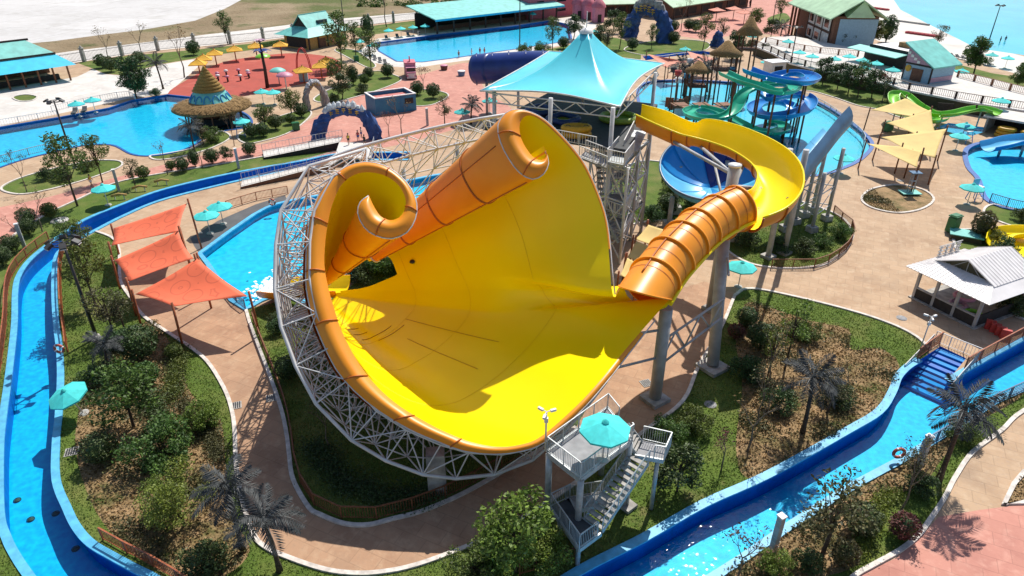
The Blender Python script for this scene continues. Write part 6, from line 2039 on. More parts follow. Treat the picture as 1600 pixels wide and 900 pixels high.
for x in (-2.6, 1.4):
    for y in (-1, 1):
        w = MB().tube([V3((x, y * 1.0, 0.42)), V3((x, y * 1.2, 0.42))], 0.42, 16).build('wheel', 'dark_metal', t, world=False)
        MB().tube([V3((x, y * 1.2, 0.42)), V3((x, y * 1.22, 0.42))], 0.22, 12).build('rim', 'steel_white', w, world=False)
for y in (-0.75, 0.75):
    MB().tube([V3((2.36, y, 1.2)), V3((2.44, y, 1.2))], 0.15, 10).build('headlight', 'lens_white', t, world=False)
for px, py, lab in ((694, 109, 'dark round planter tub on the plaza right of the pink truck'), (721, 118, 'pale round planter tub on the plaza left of the navy tube')):
    q = thing('planter_tub', lab, 'planter', G(px, py))
    MB().lathe([(0.7, 0), (0.85, 0.9), (0.75, 0.95), (0.7, 0.8), (0, 0.8)], 16).build('tub', 'wall_brown' if px < 700 else 'blue_slate', q, world=False)
    MB().lathe([(0.85, 0.92), (0.92, 1.0), (0.8, 1.08), (0, 1.1)], 16).build('rim', 'pink_paint' if px < 700 else 'white_paint', q, world=False)

# k: rock arches
def rock_arch(A, B, h, thick, m, m2, label, sign=True, seed=1, lean=0.0):
    rs = random.Random(seed)
    A, B = V3(A), V3(B)
    t = thing('rock_arch', label, 'archway', A.lerp(B, 0.5))
    mid = A.lerp(B, 0.5)
    d = (B - A); w = d.length / 2; d.normalize(); nrm = V3((-d.y, d.x, 0))
    pts, rr = [], []
    for k in range(25):
        th = math.pi * k / 24
        pts.append(mid - d * math.cos(th) * w + V3((0, 0, math.sin(th) ** 0.8 * h)))
        rr.append(thick * (1.25 - 0.45 * math.sin(th)))
    rws = []
    for i, p in enumerate(pts):
        tg = (pts[min(i + 1, 24)] - pts[max(i - 1, 0)]).normalized()
        n2 = tg.cross(nrm).normalized()
        row = []
        for k in range(12):
            a = 2 * math.pi * k / 12
            q = rr[i] * (1 + 0.32 * math.sin(i * 1.7 + k * 2.1 + seed) * math.sin(k * 1.3 + i * 0.9) + rs.uniform(-0.14, 0.14))
            row.append(p + (nrm * math.cos(a) * 0.8 + n2 * math.sin(a)) * q)
        rws.append(row)
    MB().grid(rws, smooth=False, closed=True).build('arch', m, t)
    # ragged crest of boulders on top
    for k in range(9):
        th = math.pi * (0.28 + 0.44 * k / 8)
        p = mid - d * math.cos(th) * w + V3((0, 0, math.sin(th) ** 0.8 * h + thick * 0.85))
        s = thick * rs.uniform(0.45, 0.8)
        MB().lathe([(0, -s), (s * 0.8, -s * 0.5), (s * rs.uniform(0.8, 1.1), 0), (s * 0.6, s * rs.uniform(0.5, 0.9)), (0, s * rs.uniform(0.9, 1.5))], 7, p, smooth=False).build('boulder', m2, t)
    if sign:
        front = nrm if nrm.y < 0 else -nrm
        for k in range(5):
            u = (k - 2) / 2.2
            p = mid + d * u * w * 0.5 + V3((0, 0, h * (1 - 0.12 * u * u) + thick * 0.15)) + front * thick * 0.95
            g = MB()
            s = thick * 0.28
            up = V3((0, 0, 1))
            g.beam(p - d * s + up * s, p + d * s + up * s, s * 0.4).beam(p - d * s, p + d * s, s * 0.4).beam(p - d * s * 0.2 + up * s * 1.4, p - d * s * 0.2 - up * s * 1.2, s * 0.4)
            if k % 2: g.beam(p - d * s - up * s, p + d * s - up * s, s * 0.4)
            g.build('sign_character', 'gold_paint', t, kind='stuff')
    return t
rock_arch(G(500, 219), G(586, 216), 4.7, 0.95, 'rock_blue', 'rock_white', 'blue sculpted wave archway with pale crest and gold sign over the ramp', True, 2)
rock_arch(G(479, 173), G(509, 165), 4.4, 0.62, 'rock_grey', 'rock_white', 'grey stone archway with red and gold sign left of the blue arch', True, 5)
rock_arch(G(984, 57), G(1038, 66), 8.0, 2.0, 'rock_blue', 'rock_grey', 'far blue and grey rock archway above the tent', True, 8)
rock_arch(G(1115, 72), G(1126, 76), 2.6, 1.0, 'rock_blue', 'rock_blue', 'small blue sculpted rock behind the thatched play tower', False, 9)

# l: ramp and bridge over the river left of the frame
t = thing('ramp_bridge', 'pale ramp with thin railings crossing the lazy river below the blue arch', 'ramp', G(480, 250))
a = [G(412, 246, 0.3), G(530, 222, 1.2), G(535, 213, 1.3), G(410, 236, 0.4)]
MB().slab(a, 0.2).build('ramp_deck', 'pale_concrete', t)
railing([a[0], a[1]], 1.05, t, 'steel_grey', 2.2, 0.5); railing([a[3], a[2]], 1.05, t, 'steel_grey', 2.2, 0.5)
MB().slab([a[0] - V3((0, 0.05, 0)), a[1] - V3((0, 0.05, 0)), V3((a[1].x, a[1].y, 0.01)), V3((a[0].x, a[0].y, 0.01))], 0.05).build('ramp_side', 'wall_dark', t)
b = [G(530, 222, 1.2), G(585, 224, 1.2), G(580, 246, 1.2), G(522, 247, 1.2)]
MB().slab(b, 0.25).build('bridge_deck', 'pale_concrete', t)
railing([b[1], b[2]], 1.05, t, 'steel_grey', 2.0, 0.4)
cc = [G(376, 292, 0.3), G(522, 255, 1.1), G(528, 247, 1.2), G(378, 282, 0.3)]
MB().slab(cc, 0.2).build('ramp_deck', 'pale_concrete', t)
railing([cc[0], cc[1]], 1.05, t, 'steel_grey', 2.4, 0.5); railing([cc[3], cc[2]], 1.05, t, 'steel_grey', 2.4, 0.5)
MB().slab([cc[0] - V3((0, 0.05, 0)), cc[1] - V3((0, 0.05, 0)), V3((cc[1].x, cc[1].y, 0.01)), V3((cc[0].x, cc[0].y, 0.01))], 0.05).build('ramp_side', 'wall_brown', t)
for k, (px, py) in enumerate(((190, 320), (222, 307), (256, 297))):
    q = thing('river_gate', ('left', 'middle', 'right')[k] + ' of three small yellow spray gates in the upper lazy river', 'spray gate', G(px, py, -0.75))
    p = G(px, py, -0.75)
    for s in (-0.6, 0.6): MB().tube([p + V3((s, 0, -0.9)), p + V3((s, 0, 1.3))], 0.06, 6).build('post', 'steel_grey', q)
    MB().tube([p + V3((-0.9, -0.2, 1.25)), p + V3((0, 0, 1.5)), p + V3((0.9, 0.2, 1.3))], 0.16, 8).build('spray_bar', 'wall_yellow', q)

# spiral slides over the play pool
def spiral(name, pts, rad, m, label, legs_every=10, legm='wood_brown'):
    path = resample(crom([G(*p) for p in pts], 6), 0.7)
    t = thing(name, label, 'water slide', V3((path[0].x, path[0].y, -0.4)))
    for k in range(0, len(path) - 1, 5):
        a, b = MB(), MB()
        seg = path[max(0, k - 1):k + 6]
        trough(a, b, path[k:k + 6], rad, wall=0.75, n=8)
        a.build('trough', m, t); b.build('trough_shell', m, t)
    for k in range(4, len(path), legs_every):
        p = path[k]
        MB().tube([V3((p.x, p.y, -0.5)), p + V3((0, 0, 0.05))], 0.16, 8).build('leg', legm, t)
    return path
spiral('green_spiral_slide', [(1130, 118, 9.6), (1157, 130, 9.2), (1184, 138, 8.9), (1210, 147, 8.5), (1231, 147, 8.3), (1240, 141, 8.1), (1226, 135, 7.9), (1195, 136, 7.6), (1173, 143, 7.0),
        (1160, 152, 6.2), (1153, 166, 5.0), (1144, 180, 4.0), (1125, 188, 3.5), (1100, 189, 3.3), (1080, 184, 3.1), (1077, 177, 3.0), (1094, 173, 2.8), (1120, 178, 2.6), (1150, 194, 2.2), (1175, 206, 1.8),
        (1205, 211, 1.4), (1224, 206, 1.1), (1218, 198, 0.8), (1196, 196, 0.5)], 1.0, 'green_fibreglass', 'green spiral slide winding down over the play pool')
spiral('blue_spiral_slide', [(1167, 114, 10.2), (1185, 121, 9.9), (1204, 126, 9.6), (1230, 131, 9.2), (1254, 133, 8.9), (1269, 128, 8.7), (1256, 120, 8.5), (1230, 119, 8.2), (1206, 128, 7.5), (1196, 145, 6.4),
        (1200, 158, 5.6), (1225, 154, 5.4), (1252, 153, 5.2), (1264, 163, 4.8), (1256, 177, 4.3), (1232, 184, 3.9), (1200, 186, 3.5), (1180, 180, 3.2), (1180, 170, 3.0), (1200, 163, 2.7), (1225, 165, 2.3), (1240, 176, 1.7),
        (1228, 188, 1.0), (1215, 192, 0.4)], 1.15, 'blue_fibreglass', 'blue double spiral slide at the right of the play pool')
# play structure with thatched towers
t = thing('play_structure', 'wooden water play structure with thatched towers, platforms and buckets', 'play structure', G(1110, 170))
rs = random.Random(21)
def tower_hut(px, py, z, w, roof_h, rr):
    b = G(px, py)
    for sx in (-1, 1):
        for sy in (-1, 1):
            p = b + V3((sx * w, sy * w, -0.4))
            MB().tube([p, p + V3((0, 0, z + 3.0))], 0.16, 8).build('post', 'wood_brown', t)
    MB().box(b + V3((0, 0, z)), (w * 2.3, w * 2.3, 0.2)).build('platform', 'wood_brown', t)
    railing([b + V3((-w, -w, z)), b + V3((w, -w, z)), b + V3((w, w, z)), b + V3((-w, w, z))], 1.0, t, 'wood_brown', 2, 0.3, True)
    MB().lathe([(rr, z + 2.6), (rr * 1.05, z + 2.8), (rr * 0.55, z + 2.8 + roof_h * 0.45), (rr * 0.18, z + 2.8 + roof_h), (0, z + 3.0 + roof_h)], 18, b).build('thatched_roof', 'thatch', t)
    st_ = MB()
    for k in range(120):
        a = rs.uniform(0, 6.283); d = V3((math.cos(a), math.sin(a), 0)); s_ = V3((-d.y, d.x, 0))
        p = b + d * rr * rs.uniform(0.5, 1.0) + V3((0, 0, z + 2.9))
        st_.add([p + s_ * 0.12, p - s_ * 0.12, p + d * 0.7 + V3((0, 0, -0.5))], [(0, 1, 2)])
    st_.build('straw', 'thatch', t, kind='stuff')
tower_hut(1124, 158, 6.0, 1.7, 2.2, 3.0)
tower_hut(1155, 150, 9.0, 1.3, 2.8, 2.4)
tower_hut(1085, 160, 3.2, 1.5, 1.6, 2.4)
for k in range(16):
    px, py = rs.uniform(1045, 1165), rs.uniform(148, 176)
    b = G(px, py); h = rs.uniform(3, 7)
    MB().tube([b - V3((0, 0, 0.4)), b + V3((0, 0, h))], 0.12, 6).build('post', 'wood_brown' if k % 3 else 'dark_metal', t)
    if k % 2 == 0:
        MB().lathe([(0.1, h - 0.5), (0.55, h - 0.3), (0.6, h + 0.5), (0.5, h + 0.5), (0.4, h - 0.1)], 10, b).build('bucket', rs.choice(['gold_paint', 'white_paint', 'blue_light', 'red_paint', 'dark_metal']), t)
for k in range(5):
    a = G(1062 + k * 17, 163 + (k % 2) * 5, 2.6)
    MB().box(a, (2.6, 2.2, 0.18), 0.2).build('platform', 'wood_brown', t)
    MB().box(a + V3((0, -1.2, -1.1)), (2.2, 0.1, 1.4), 0.2).build('panel', rs.choice(['rust_post', 'white_paint', 'thatch_gold', 'green_fibreglass', 'blue_light']), t)
nn = MB()
for k in range(5):
    a, b = G(1050 + k * 24, 160, 4.5), G(1070 + k * 22, 170, 2.5)
    nn.tube([a, b], 0.07, 5, False)
nn.build('rope', 'thatch', t, kind='stuff')
for k in range(9):
    a = G(1041 + k * 4, 173 - abs(k - 4) * 1.5)
    MB().box(a + V3((0, 0, 0.9)), (0.5, 0.18, 1.8 + 0.25 * (k % 3)), 0.3).build('plank', 'rust_post', t)
q = thing('white_booth', 'small white booth with dark opening left of the blue spiral slide', 'booth', G(1208, 117), 0.3)
MB().box((0, 0, 1.4), (3.6, 3.0, 2.8)).build('wall', 'white_paint', q, world=False); MB().box((0, 0, 2.95), (4.2, 3.6, 0.25)).build('roof', 'roof_white', q, world=False)
MB().box((0, -1.52, 1.5), (2.0, 0.1, 1.3)).build('hatch', 'wall_dark', q, world=False)

# lime slide at the retaining wall
q = thing('lime_slide', 'lime green twisting body slide in front of the retaining wall', 'water slide', G(1470, 190))
path = resample(crom([G(1557, 180, 3.0), G(1540, 174, 3.0), G(1520, 174, 2.8), G(1490, 181, 2.4), G(1460, 182, 2.2), G(1440, 172, 2.6), G(1424, 160, 3.4), G(1410, 150, 4.0), G(1398, 150, 4.0), G(1395, 157, 3.6),
        (G(1400, 168, 3.0)), G(1425, 182, 2.2), G(1450, 192, 1.4), G(1470, 190, 0.8), G(1474, 186, 0.6)], 5), 0.6)
for k in range(0, len(path) - 1, 6):
    a, b = MB(), MB(); trough(a, b, path[k:k + 7], 0.85, wall=0.85, n=8)
    a.build('trough', 'lime_fibreglass', q); b.build('trough_shell', 'lime_fibreglass', q)
for k in range(5, len(path), 12):
    p = path[k]; MB().tube([V3((p.x, p.y, 0)), p + V3((0, 0, 0.05))], 0.12, 8).build('leg', 'steel_grey', q)
# shed with raft stacks
A, B = G(1535, 206), G(1612, 220)
fr = Frame(A, B - A); L = (B - A).length; D = 6
q = thing('raft_store', 'open concrete raft store with a flat grey roof below the terrace', 'shed', A)
fb(fr, q, 'roof', 'pale_concrete', (-0.5, L + 4, -0.5, D, 2.5, 2.8)); fb(fr, q, 'back_wall', 'wall_dark', (0, L + 4, D - 0.3, D, 0, 2.5)); fb(fr, q, 'side_wall', 'concrete', (0, 0.3, 0, D - 0.3, 0, 2.5))
for k, (x, y) in enumerate(((3.2, -0.9), (6.4, -0.9))):
    for s in range(3):
        lab = ['bottom', 'middle', 'top'][s] + ' yellow raft of the ' + ['left', 'right'][k] + ' stack in front of the raft store'
        b0 = fr(x + 0.1 * s, y, s * 0.55)
        g = thing('raft', lab, 'raft', b0, group='yellow rafts stacked at the raft store')
        ring = [b0 + fr.a * math.cos(i * math.pi / 9) * 1.1 + fr.b * math.sin(i * math.pi / 9) * 0.7 + V3((0, 0, 0.28)) for i in range(19)]
        MB().tube(ring, 0.28, 8, False).build('air_tube', 'raft_yellow', g)
        MB().lathe([(0, 0.1), (0.9, 0.1)], 12, b0).build('raft_floor', 'raft_yellow', g)
# small blue slide mouth into the round pool
q = thing('blue_flume_end', 'blue open slide end sweeping into the round pool at the right edge', 'water slide', G(1580, 236))
path = crom([G(1540, 236, 0.2), G(1560, 232, 0.5), G(1585, 226, 0.9), G(1630, 222, 1.5)], 5)
a, b = MB(), MB(); trough(a, b, path, 1.6, wall=0.7); a.build('trough', 'blue_light', q); b.build('trough_shell', 'blue_fibreglass', q)
for k in (6, 12): MB().tube([V3((path[k].x, path[k].y, -0.9)), path[k]], 0.2, 8).build('leg', 'steel_grey', q)
def guard_chair(px, py, label):
    b = G(px, py); t = thing('lifeguard_chair', label, 'lifeguard chair', b, 0.3)
    for x in (-0.6, 0.6):
        for y in (-0.6, 0.6):
            MB().beam(V3((x * 1.15, y * 1.15, 0)), V3((x * 0.7, y * 0.7, 1.8)), 0.08).build('leg', 'blue_fibreglass', t, world=False)
    MB().box((0, 0, 1.8), (1.0, 1.0, 0.1)).build('seat', 'white_paint', t, world=False); MB().box((0, 0.48, 2.25), (1.0, 0.08, 0.8)).build('backrest', 'blue_light', t, world=False)
    for z in (0.5, 0.95, 1.4): MB().box((0, -0.72 + z * 0.12, z), (0.9, 0.08, 0.06)).build('rung', 'white_paint', t, world=False)
guard_chair(1508, 222, 'blue lifeguard chair under the parasol by the round slide pool')
guard_chair(1522, 312, 'pale blue lifeguard chair on the left edge of the round slide pool')
guard_chair(377, 213, 'blue lifeguard chair below the parasol at the hat bar')

# red court play things
for px, py, col, lab in ((410, 86, 'lime_fibreglass', 'lime green mushroom shower on the red court'), (433, 108, 'turquoise_roof', 'turquoise mushroom shower on the red court'),
                         (444, 115, 'pink_paint', 'pink mushroom shower on the red court')):
    q = thing('mushroom_shower', lab, 'play shower', under(px, py, 3.0))
    MB().tube([V3((0, 0, 0)), V3((0, 0, 2.8))], 0.14, 8).build('stem', 'white_paint', q, world=False)
    MB().lathe([(1.7, 2.6), (1.6, 2.8), (0.9, 3.2), (0, 3.4)], 20).build('cap', col, q, world=False)
q = thing('spray_palm', 'blue artificial palm spray tree in the middle of the red court', 'spray tree', G(418, 137))
MB().tube([V3((0, 0, 0)), V3((0.1, 0, 4)), V3((0, 0, 7))], [0.4, 0.32, 0.26], 10).build('trunk', 'dark_wood', q, world=False)
for lv, (z, r, n, m_) in enumerate(((7.0, 2.6, 9, 'blue_navy'), (9.0, 1.5, 7, 'mauve_paint'))):
    for k in range(n):
        a = 2 * math.pi * k / n; d = V3((math.cos(a), math.sin(a), 0)); s = V3((-d.y, d.x, 0)); c = V3((0, 0, z))
        rws = [[c + d * r * u + V3((0, 0, 0.9 * math.sin(u * 2.6) - 0.6 * u)) + s * w * 0.45 * math.sin(math.pi * min(1, u + 0.15)) for w in (-1, 0, 1)] for u in (0, 0.3, 0.6, 0.85, 1.0)]
        MB().grid(rws).build('frond', m_, q, world=False)
MB().tube([V3((0, 0, 7)), V3((0, 0, 9))], 0.15, 8).build('upper_stem', 'dark_wood', q, world=False)
q = thing('spray_hoop', 'red double hoop water arch on the red court', 'spray arch', G(472, 108))
for y in (0, 0.9):
    MB().tube([G(463, 108) + V3((3.2 * k / 12, y, 4.6 * math.sin(math.pi * k / 12) ** 0.6)) for k in range(13)], 0.1, 6).build('hoop', 'red_paint', q)
q = thing('toy_spider', 'white and red ring of short toy posts on the red court', 'play equipment', G(365, 122))
for k in range(8):
    a = 2 * math.pi * k / 8; p = G(365, 122) + V3((math.cos(a) * 3.4, math.sin(a) * 3.4, 0))
    MB().tube([p, p + V3((0, 0, 0.9))], 0.2, 8).build('post', 'dark_metal', q); MB().lathe([(0, 1.4), (0.4, 1.25), (0.5, 0.95), (0, 0.8)], 10, p).build('post_cap', 'white_paint' if k % 2 else 'pink_paint', q)
q = thing('small_booth', 'small pale blue booth at the edge of the red court', 'booth', G(475, 127), 0.2)
MB().box((0, 0, 1.1), (1.8, 1.4, 2.2)).build('body', 'wall_blue', q, world=False); MB().box((0, 0, 2.3), (2.2, 1.8, 0.15)).build('roof', 'rust_post', q, world=False)

# sunloungers
lg = thing('sun_lounger', 'x', 'sun lounger')
MB().box((0, -0.25, 0.34), (0.62, 1.3, 0.08)).build('seat', 'deck_dark', lg, world=False)
MB().box((0, 0.62, 0.52), (0.62, 0.75, 0.08), 0, Matrix.Rotation(0.55, 3, 'X')).build('backrest', 'deck_dark', lg, world=False)
for x in (-0.26, 0.26):
    for y in (-0.8, 0.35): MB().box((x, y, 0.16), (0.06, 0.06, 0.32)).build('leg', 'steel_grey', lg, world=False)
LG = []
for k in range(4): LG.append((604 + k * 17, 61 - k * 2.2, 'dark lounger number %s from the left behind the long pool' % ('one', 'two', 'three', 'four')[k]))
for k in range(3): LG.append((586 + k * 8, 93 + k * 3.5, '%s dark lounger on the paving left of the long pool' % ('rearmost', 'middle', 'foremost')[k]))
LG += [(117, 178, 'left dark lounger in the shallow edge of the bar pool'), (132, 176, 'right dark lounger in the shallow edge of the bar pool')]
for k in range(7): LG.append((1490 + k * 9, 90 + k * 2.0, '%s lounger of the row on the beach walk' % ('first', 'second', 'third', 'fourth', 'fifth', 'sixth', 'last')[k]))
for px, py, lab in LG: put(lg, G(px, py, 0.01), lab, 'dark sun loungers', 0.3, 1.25)
# dark red stacks of rafts on the beach
for (px, py, n, lab) in ((1355, 12, 6, 'far'), (1420, 52, 8, 'near')):
    for k in range(n):
        g = thing('beach_raft', '%s dark red float from the left in the %s row on the white beach' % (('first', 'second', 'third', 'fourth', 'fifth', 'sixth', 'seventh', 'eighth')[k], lab), 'float', G(px + k * 6, py + k * 0.8), group='dark red floats, %s row' % lab)
        MB().tube([V3((math.cos(i * 0.63) * 0.8, math.sin(i * 0.63) * 0.8, 0.3)) for i in range(11)], 0.3, 6, False).build('air_tube', 'cloth_red', g, world=False)
        MB().lathe([(0, 0.1), (0.8, 0.1)], 10).build('float_floor', 'cloth_black', g, world=False)
o = MB().ribbon(gs([(1330, 36), (1400, 33), (1452, 40)]), 0.5, 0.5).build('beach_step', 'concrete'); o['kind'] = 'structure'

# ------------------------------------------------------------------ people
def person_mesh(stride, arm):
    me = bpy.data.meshes.new('person')
    J = {'hip': (0, 0, 0.92), 'waist': (0, 0, 1.08), 'chest': (0, 0.01, 1.30), 'neck': (0, 0, 1.47), 'head': (0, -0.02, 1.58), 'crown': (0, -0.01, 1.70)}
    vs = list(J.values()); rad = [0.15, 0.135, 0.155, 0.06, 0.10, 0.085]
    ed = [(0, 1), (1, 2), (2, 3), (3, 4), (4, 5)]
    for s in (-1, 1):
        n = len(vs)
        vs += [(s * 0.10, 0, 0.86), (s * 0.11, s * stride * 0.5, 0.48), (s * 0.11, s * stride, 0.09), (s * 0.11, s * stride - 0.15, 0.04)]
        rad += [0.10, 0.065, 0.045, 0.035]
        ed += [(0, n), (n, n + 1), (n + 1, n + 2), (n + 2, n + 3)]
        n = len(vs)
        vs += [(s * 0.19, 0, 1.40), (s * 0.25, -s * stride * 0.3, 1.14), (s * 0.25, -s * stride * 0.7 - arm, 0.90 + arm), (s * 0.25, -s * stride * 0.7 - arm * 1.3 - 0.03, 0.82 + arm)]
        rad += [0.06, 0.045, 0.034, 0.03]
        ed += [(2, n), (n, n + 1), (n + 1, n + 2), (n + 2, n + 3)]
    me.from_pydata(vs, ed, [])
    o = bpy.data.objects.new('tmp', me); COL.objects.link(o)
    md = o.modifiers.new('s', 'SKIN'); md.use_smooth_shade = True
    for i, sv in enumerate(me.skin_vertices[0].data):
        sv.radius = (rad[i], rad[i] * (0.75 if i in (0, 1, 2) else 1)); sv.use_root = (i == 0)
    o.modifiers.new('u', 'SUBSURF').levels = 1
    dg = bpy.context.evaluated_depsgraph_get()
    out = bpy.data.meshes.new_from_object(o.evaluated_get(dg))
    bpy.data.objects.remove(o)
    out.materials.clear(); out.materials.append(M['skin'])
    return out
PM = [person_mesh(0.0, 0.0), person_mesh(0.22, 0.05), person_mesh(0.08, 0.2)]
def person(px, py, z, kind, rot, top, bottom, label):
    b = G(px, py, z)
    t = thing('person', label, 'person', b, rot)
    body = link('body', PM[kind], t)
    MB().lathe([(0.165, 1.02), (0.175, 1.2), (0.195, 1.36), (0.12, 1.45)], 12, sy=0.72).build('shirt', top, t, world=False)
    MB().lathe([(0.19, 0.72), (0.19, 0.9), (0.17, 1.04)], 12, sy=0.8).build('shorts', bottom, t, world=False)
    MB().lathe([(0.11, 1.62), (0.115, 1.70), (0.07, 1.78), (0, 1.79)], 10, sy=1.05).build('hair', 'hair_black', t, world=False)
person(717, 90, 0, 0, 0.3, 'skin', 'cloth_black', 'bather standing furthest left on the near edge of the long pool')
person(737, 87, 0, 1, 1.2, 'cloth_white', 'cloth_white', 'bather in white walking on the near edge of the long pool')
person(750, 85, 0, 0, 0.0, 'cloth_red', 'cloth_black', 'bather in red standing on the near edge of the long pool')
person(757, 85, 0, 0, -0.5, 'skin', 'cloth_red', 'bather in red shorts beside the one in red on the pool edge')
person(545, 226, 1.2, 1, 0.5, 'cloth_yellow', 'cloth_black', 'visitor in yellow at the left of the blue arch passage')
person(560, 221, 1.2, 1, 0.2, 'cloth_red', 'cloth_blue', 'visitor in red walking through the blue arch')
person(570, 228, 1.2, 2, 2.8, 'cloth_black', 'cloth_black', 'visitor in black standing at the right foot of the blue arch')
person(565, 216, 1.2, 2, 1.8, 'cloth_white', 'cloth_blue', 'visitor in white behind the one in red at the blue arch')
person(144, 292, 0, 1, 1.4, 'cloth_yellow', 'cloth_white', 'walker in yellow on the pink promenade at left')
person(1562, 67, -0.5, 0, 0.4, 'cloth_black', 'cloth_black', 'left of two bathers standing in the wave pool')
person(1570, 66, -0.5, 0, 2.4, 'cloth_black', 'cloth_blue', 'right of two bathers standing in the wave pool')
person(1152, 14, 0, 1, 0.4, 'cloth_black', 'cloth_black', 'walker in black on the far pink plaza, the left one')
person(1171, 8, 0, 1, 0.2, 'cloth_black', 'cloth_blue', 'walker in dark clothes on the far pink plaza, the right one')
person(1018, 50, 0, 1, 0.6, 'cloth_white', 'cloth_black', 'visitor in white walking under the far rock arch')
# ------------------------------------------------------------------ planting
NPR = np.random.default_rng(12)
def np_mesh(name, verts, quads, material):
    me = bpy.data.meshes.new(name)
    n, q = len(verts), len(quads)
    k = quads.shape[1]
    me.vertices.add(n); me.vertices.foreach_set('co', verts.astype(np.float32).ravel())
    me.loops.add(q * k); me.loops.foreach_set('vertex_index', quads.astype(np.int32).ravel())
    me.polygons.add(q)
    me.polygons.foreach_set('loop_start', np.arange(0, q * k, k, dtype=np.int32))
    me.polygons.foreach_set('loop_total', np.full(q, k, dtype=np.int32))
    me.update(calc_edges=True)
    me.materials.append(M[material])
    return me
def leaves_at(C, size, rng, up=0.35):
    """one rhombic leaf at every centre in C"""
    n = len(C)
    a = rng.normal(size=(n, 3)); a[:, 2] *= 0.6
    a /= np.linalg.norm(a, axis=1)[:, None]
    b = rng.normal(size=(n, 3)); b[:, 2] += up
    b -= a * (a * b).sum(1)[:, None]
    b /= np.linalg.norm(b, axis=1)[:, None] + 1e-9
    s = size * rng.uniform(0.6, 1.35, n)[:, None]
    v = np.stack([C - a * s, C - b * s * 0.5 + a * s * 0.1, C + a * s, C + b * s * 0.5 + a * s * 0.1], 1).reshape(-1, 3)
    return v, np.arange(4 * n).reshape(-1, 4)
def clump_cloud(clumps, per, rng, hollow=0.55):
    out = []
    for (x, y, z, r) in clumps:
        n = int(per * r ** 2)
        d = rng.normal(size=(n, 3)); d /= np.linalg.norm(d, axis=1)[:, None]
        rad = r * (hollow + (1 - hollow) * rng.random(n) ** 0.6) * rng.uniform(0.75, 1.12, n)
        p = d * rad[:, None]; p[:, 2] *= 0.85
        out.append(p + np.array([x, y, z]))
    return np.concatenate(out)
def limbs(mb, base, targets, r0, rng, wob=0.15):
    for t in targets:
        t = V3(t)
        m = base.lerp(t, 0.5) + V3((rng.normal() * wob, rng.normal() * wob, abs(rng.normal()) * wob))
        mb.tube([base, m, t], [r0, r0 * 0.6, r0 * 0.2], 5, False)
PROTO = {}
def proto(key, name, cat):
    root = thing(name, 'x', cat)
    PROTO[key] = root
    return root
def make_tree(key, seed, h, trunk, cr, ch, nc, per, leaf, lm, bark='bark', cl=(0.45, 0.8), name='leafy_tree', hollow=0.5, stems=1, tr=0.09):
    rng = np.random.default_rng(seed)
    root = proto(key, name, 'tree')
    mb = MB()
    clumps = []
    for k in range(nc):
        a = rng.uniform(0, 6.283); u = rng.random() ** 0.55; v = rng.uniform(0, 1)
        prof = math.sin(math.pi * (0.12 + 0.83 * v)) ** 0.8
        z = trunk + v * ch
        clumps.append((math.cos(a) * cr * u * prof, math.sin(a) * cr * u * prof, z, rng.uniform(*cl)))
    for s in range(stems):
        off = V3((rng.normal() * 0.15, rng.normal() * 0.15, 0)) if stems > 1 else V3((0, 0, 0))
        top = V3((rng.normal() * 0.12 + (rng.normal() * cr * 0.4 if stems > 1 else 0), rng.normal() * 0.12 + (rng.normal() * cr * 0.4 if stems > 1 else 0), trunk + ch * 0.75))
        mid = off.lerp(top, 0.5) + V3((rng.normal() * 0.1, rng.normal() * 0.1, 0))
        mb.tube([off, mid, top], [tr, tr * 0.7, tr * 0.25], 7, False)
    c0 = V3((0, 0, trunk * 0.95)); c1 = V3((0, 0, trunk + ch * 0.35))
    limbs(mb, c0, [c[:3] for c in clumps[::2]], tr * 0.5, rng)
    limbs(mb, c1, [c[:3] for c in clumps[1::2]], tr * 0.4, rng)
    mb.build('trunk', bark, root, world=False)
    C = clump_cloud(clumps, per, rng, hollow)
    v, q = leaves_at(C, leaf, rng)
    link('crown', np_mesh('crown', v, q, lm), root)
    return root
def make_bare(key, seed, h, lm, per, name='bare_tree'):
    rng = np.random.default_rng(seed)
    root = proto(key, name, 'tree')
    mb = MB()
    tips = []
    def grow(p, d, L, r, lv):
        q = p + d * L
        mb.tube([p, p.lerp(q, 0.5) + V3((rng.normal() * L * 0.04, rng.normal() * L * 0.04, 0)), q], [r, r * 0.8, r * 0.55], 5 if lv < 2 else 3, False)
        if lv >= 3:
            tips.append(q); return
        for k in range(rng.integers(3, 5)):
            a = rng.uniform(0, 6.283); sp = rng.uniform(0.35, 0.75)
            side = V3((math.cos(a), math.sin(a), 0))
            nd = (d + side * sp + V3((0, 0, 0.15))).normalized()
            grow(q, nd, L * rng.uniform(0.5, 0.72), r * 0.5, lv + 1)
    grow(V3((0, 0, 0)), V3((0, 0, 1)), h * 0.42, 0.075, 0)
    mb.build('trunk', 'bark_pale', root, world=False)
    C = np.concatenate([np.array(t) + rng.normal(size=(per, 3)) * 0.16 for t in tips])
    v, q = leaves_at(C, 0.085, rng)
    link('crown', np_mesh('crown', v, q, lm), root)
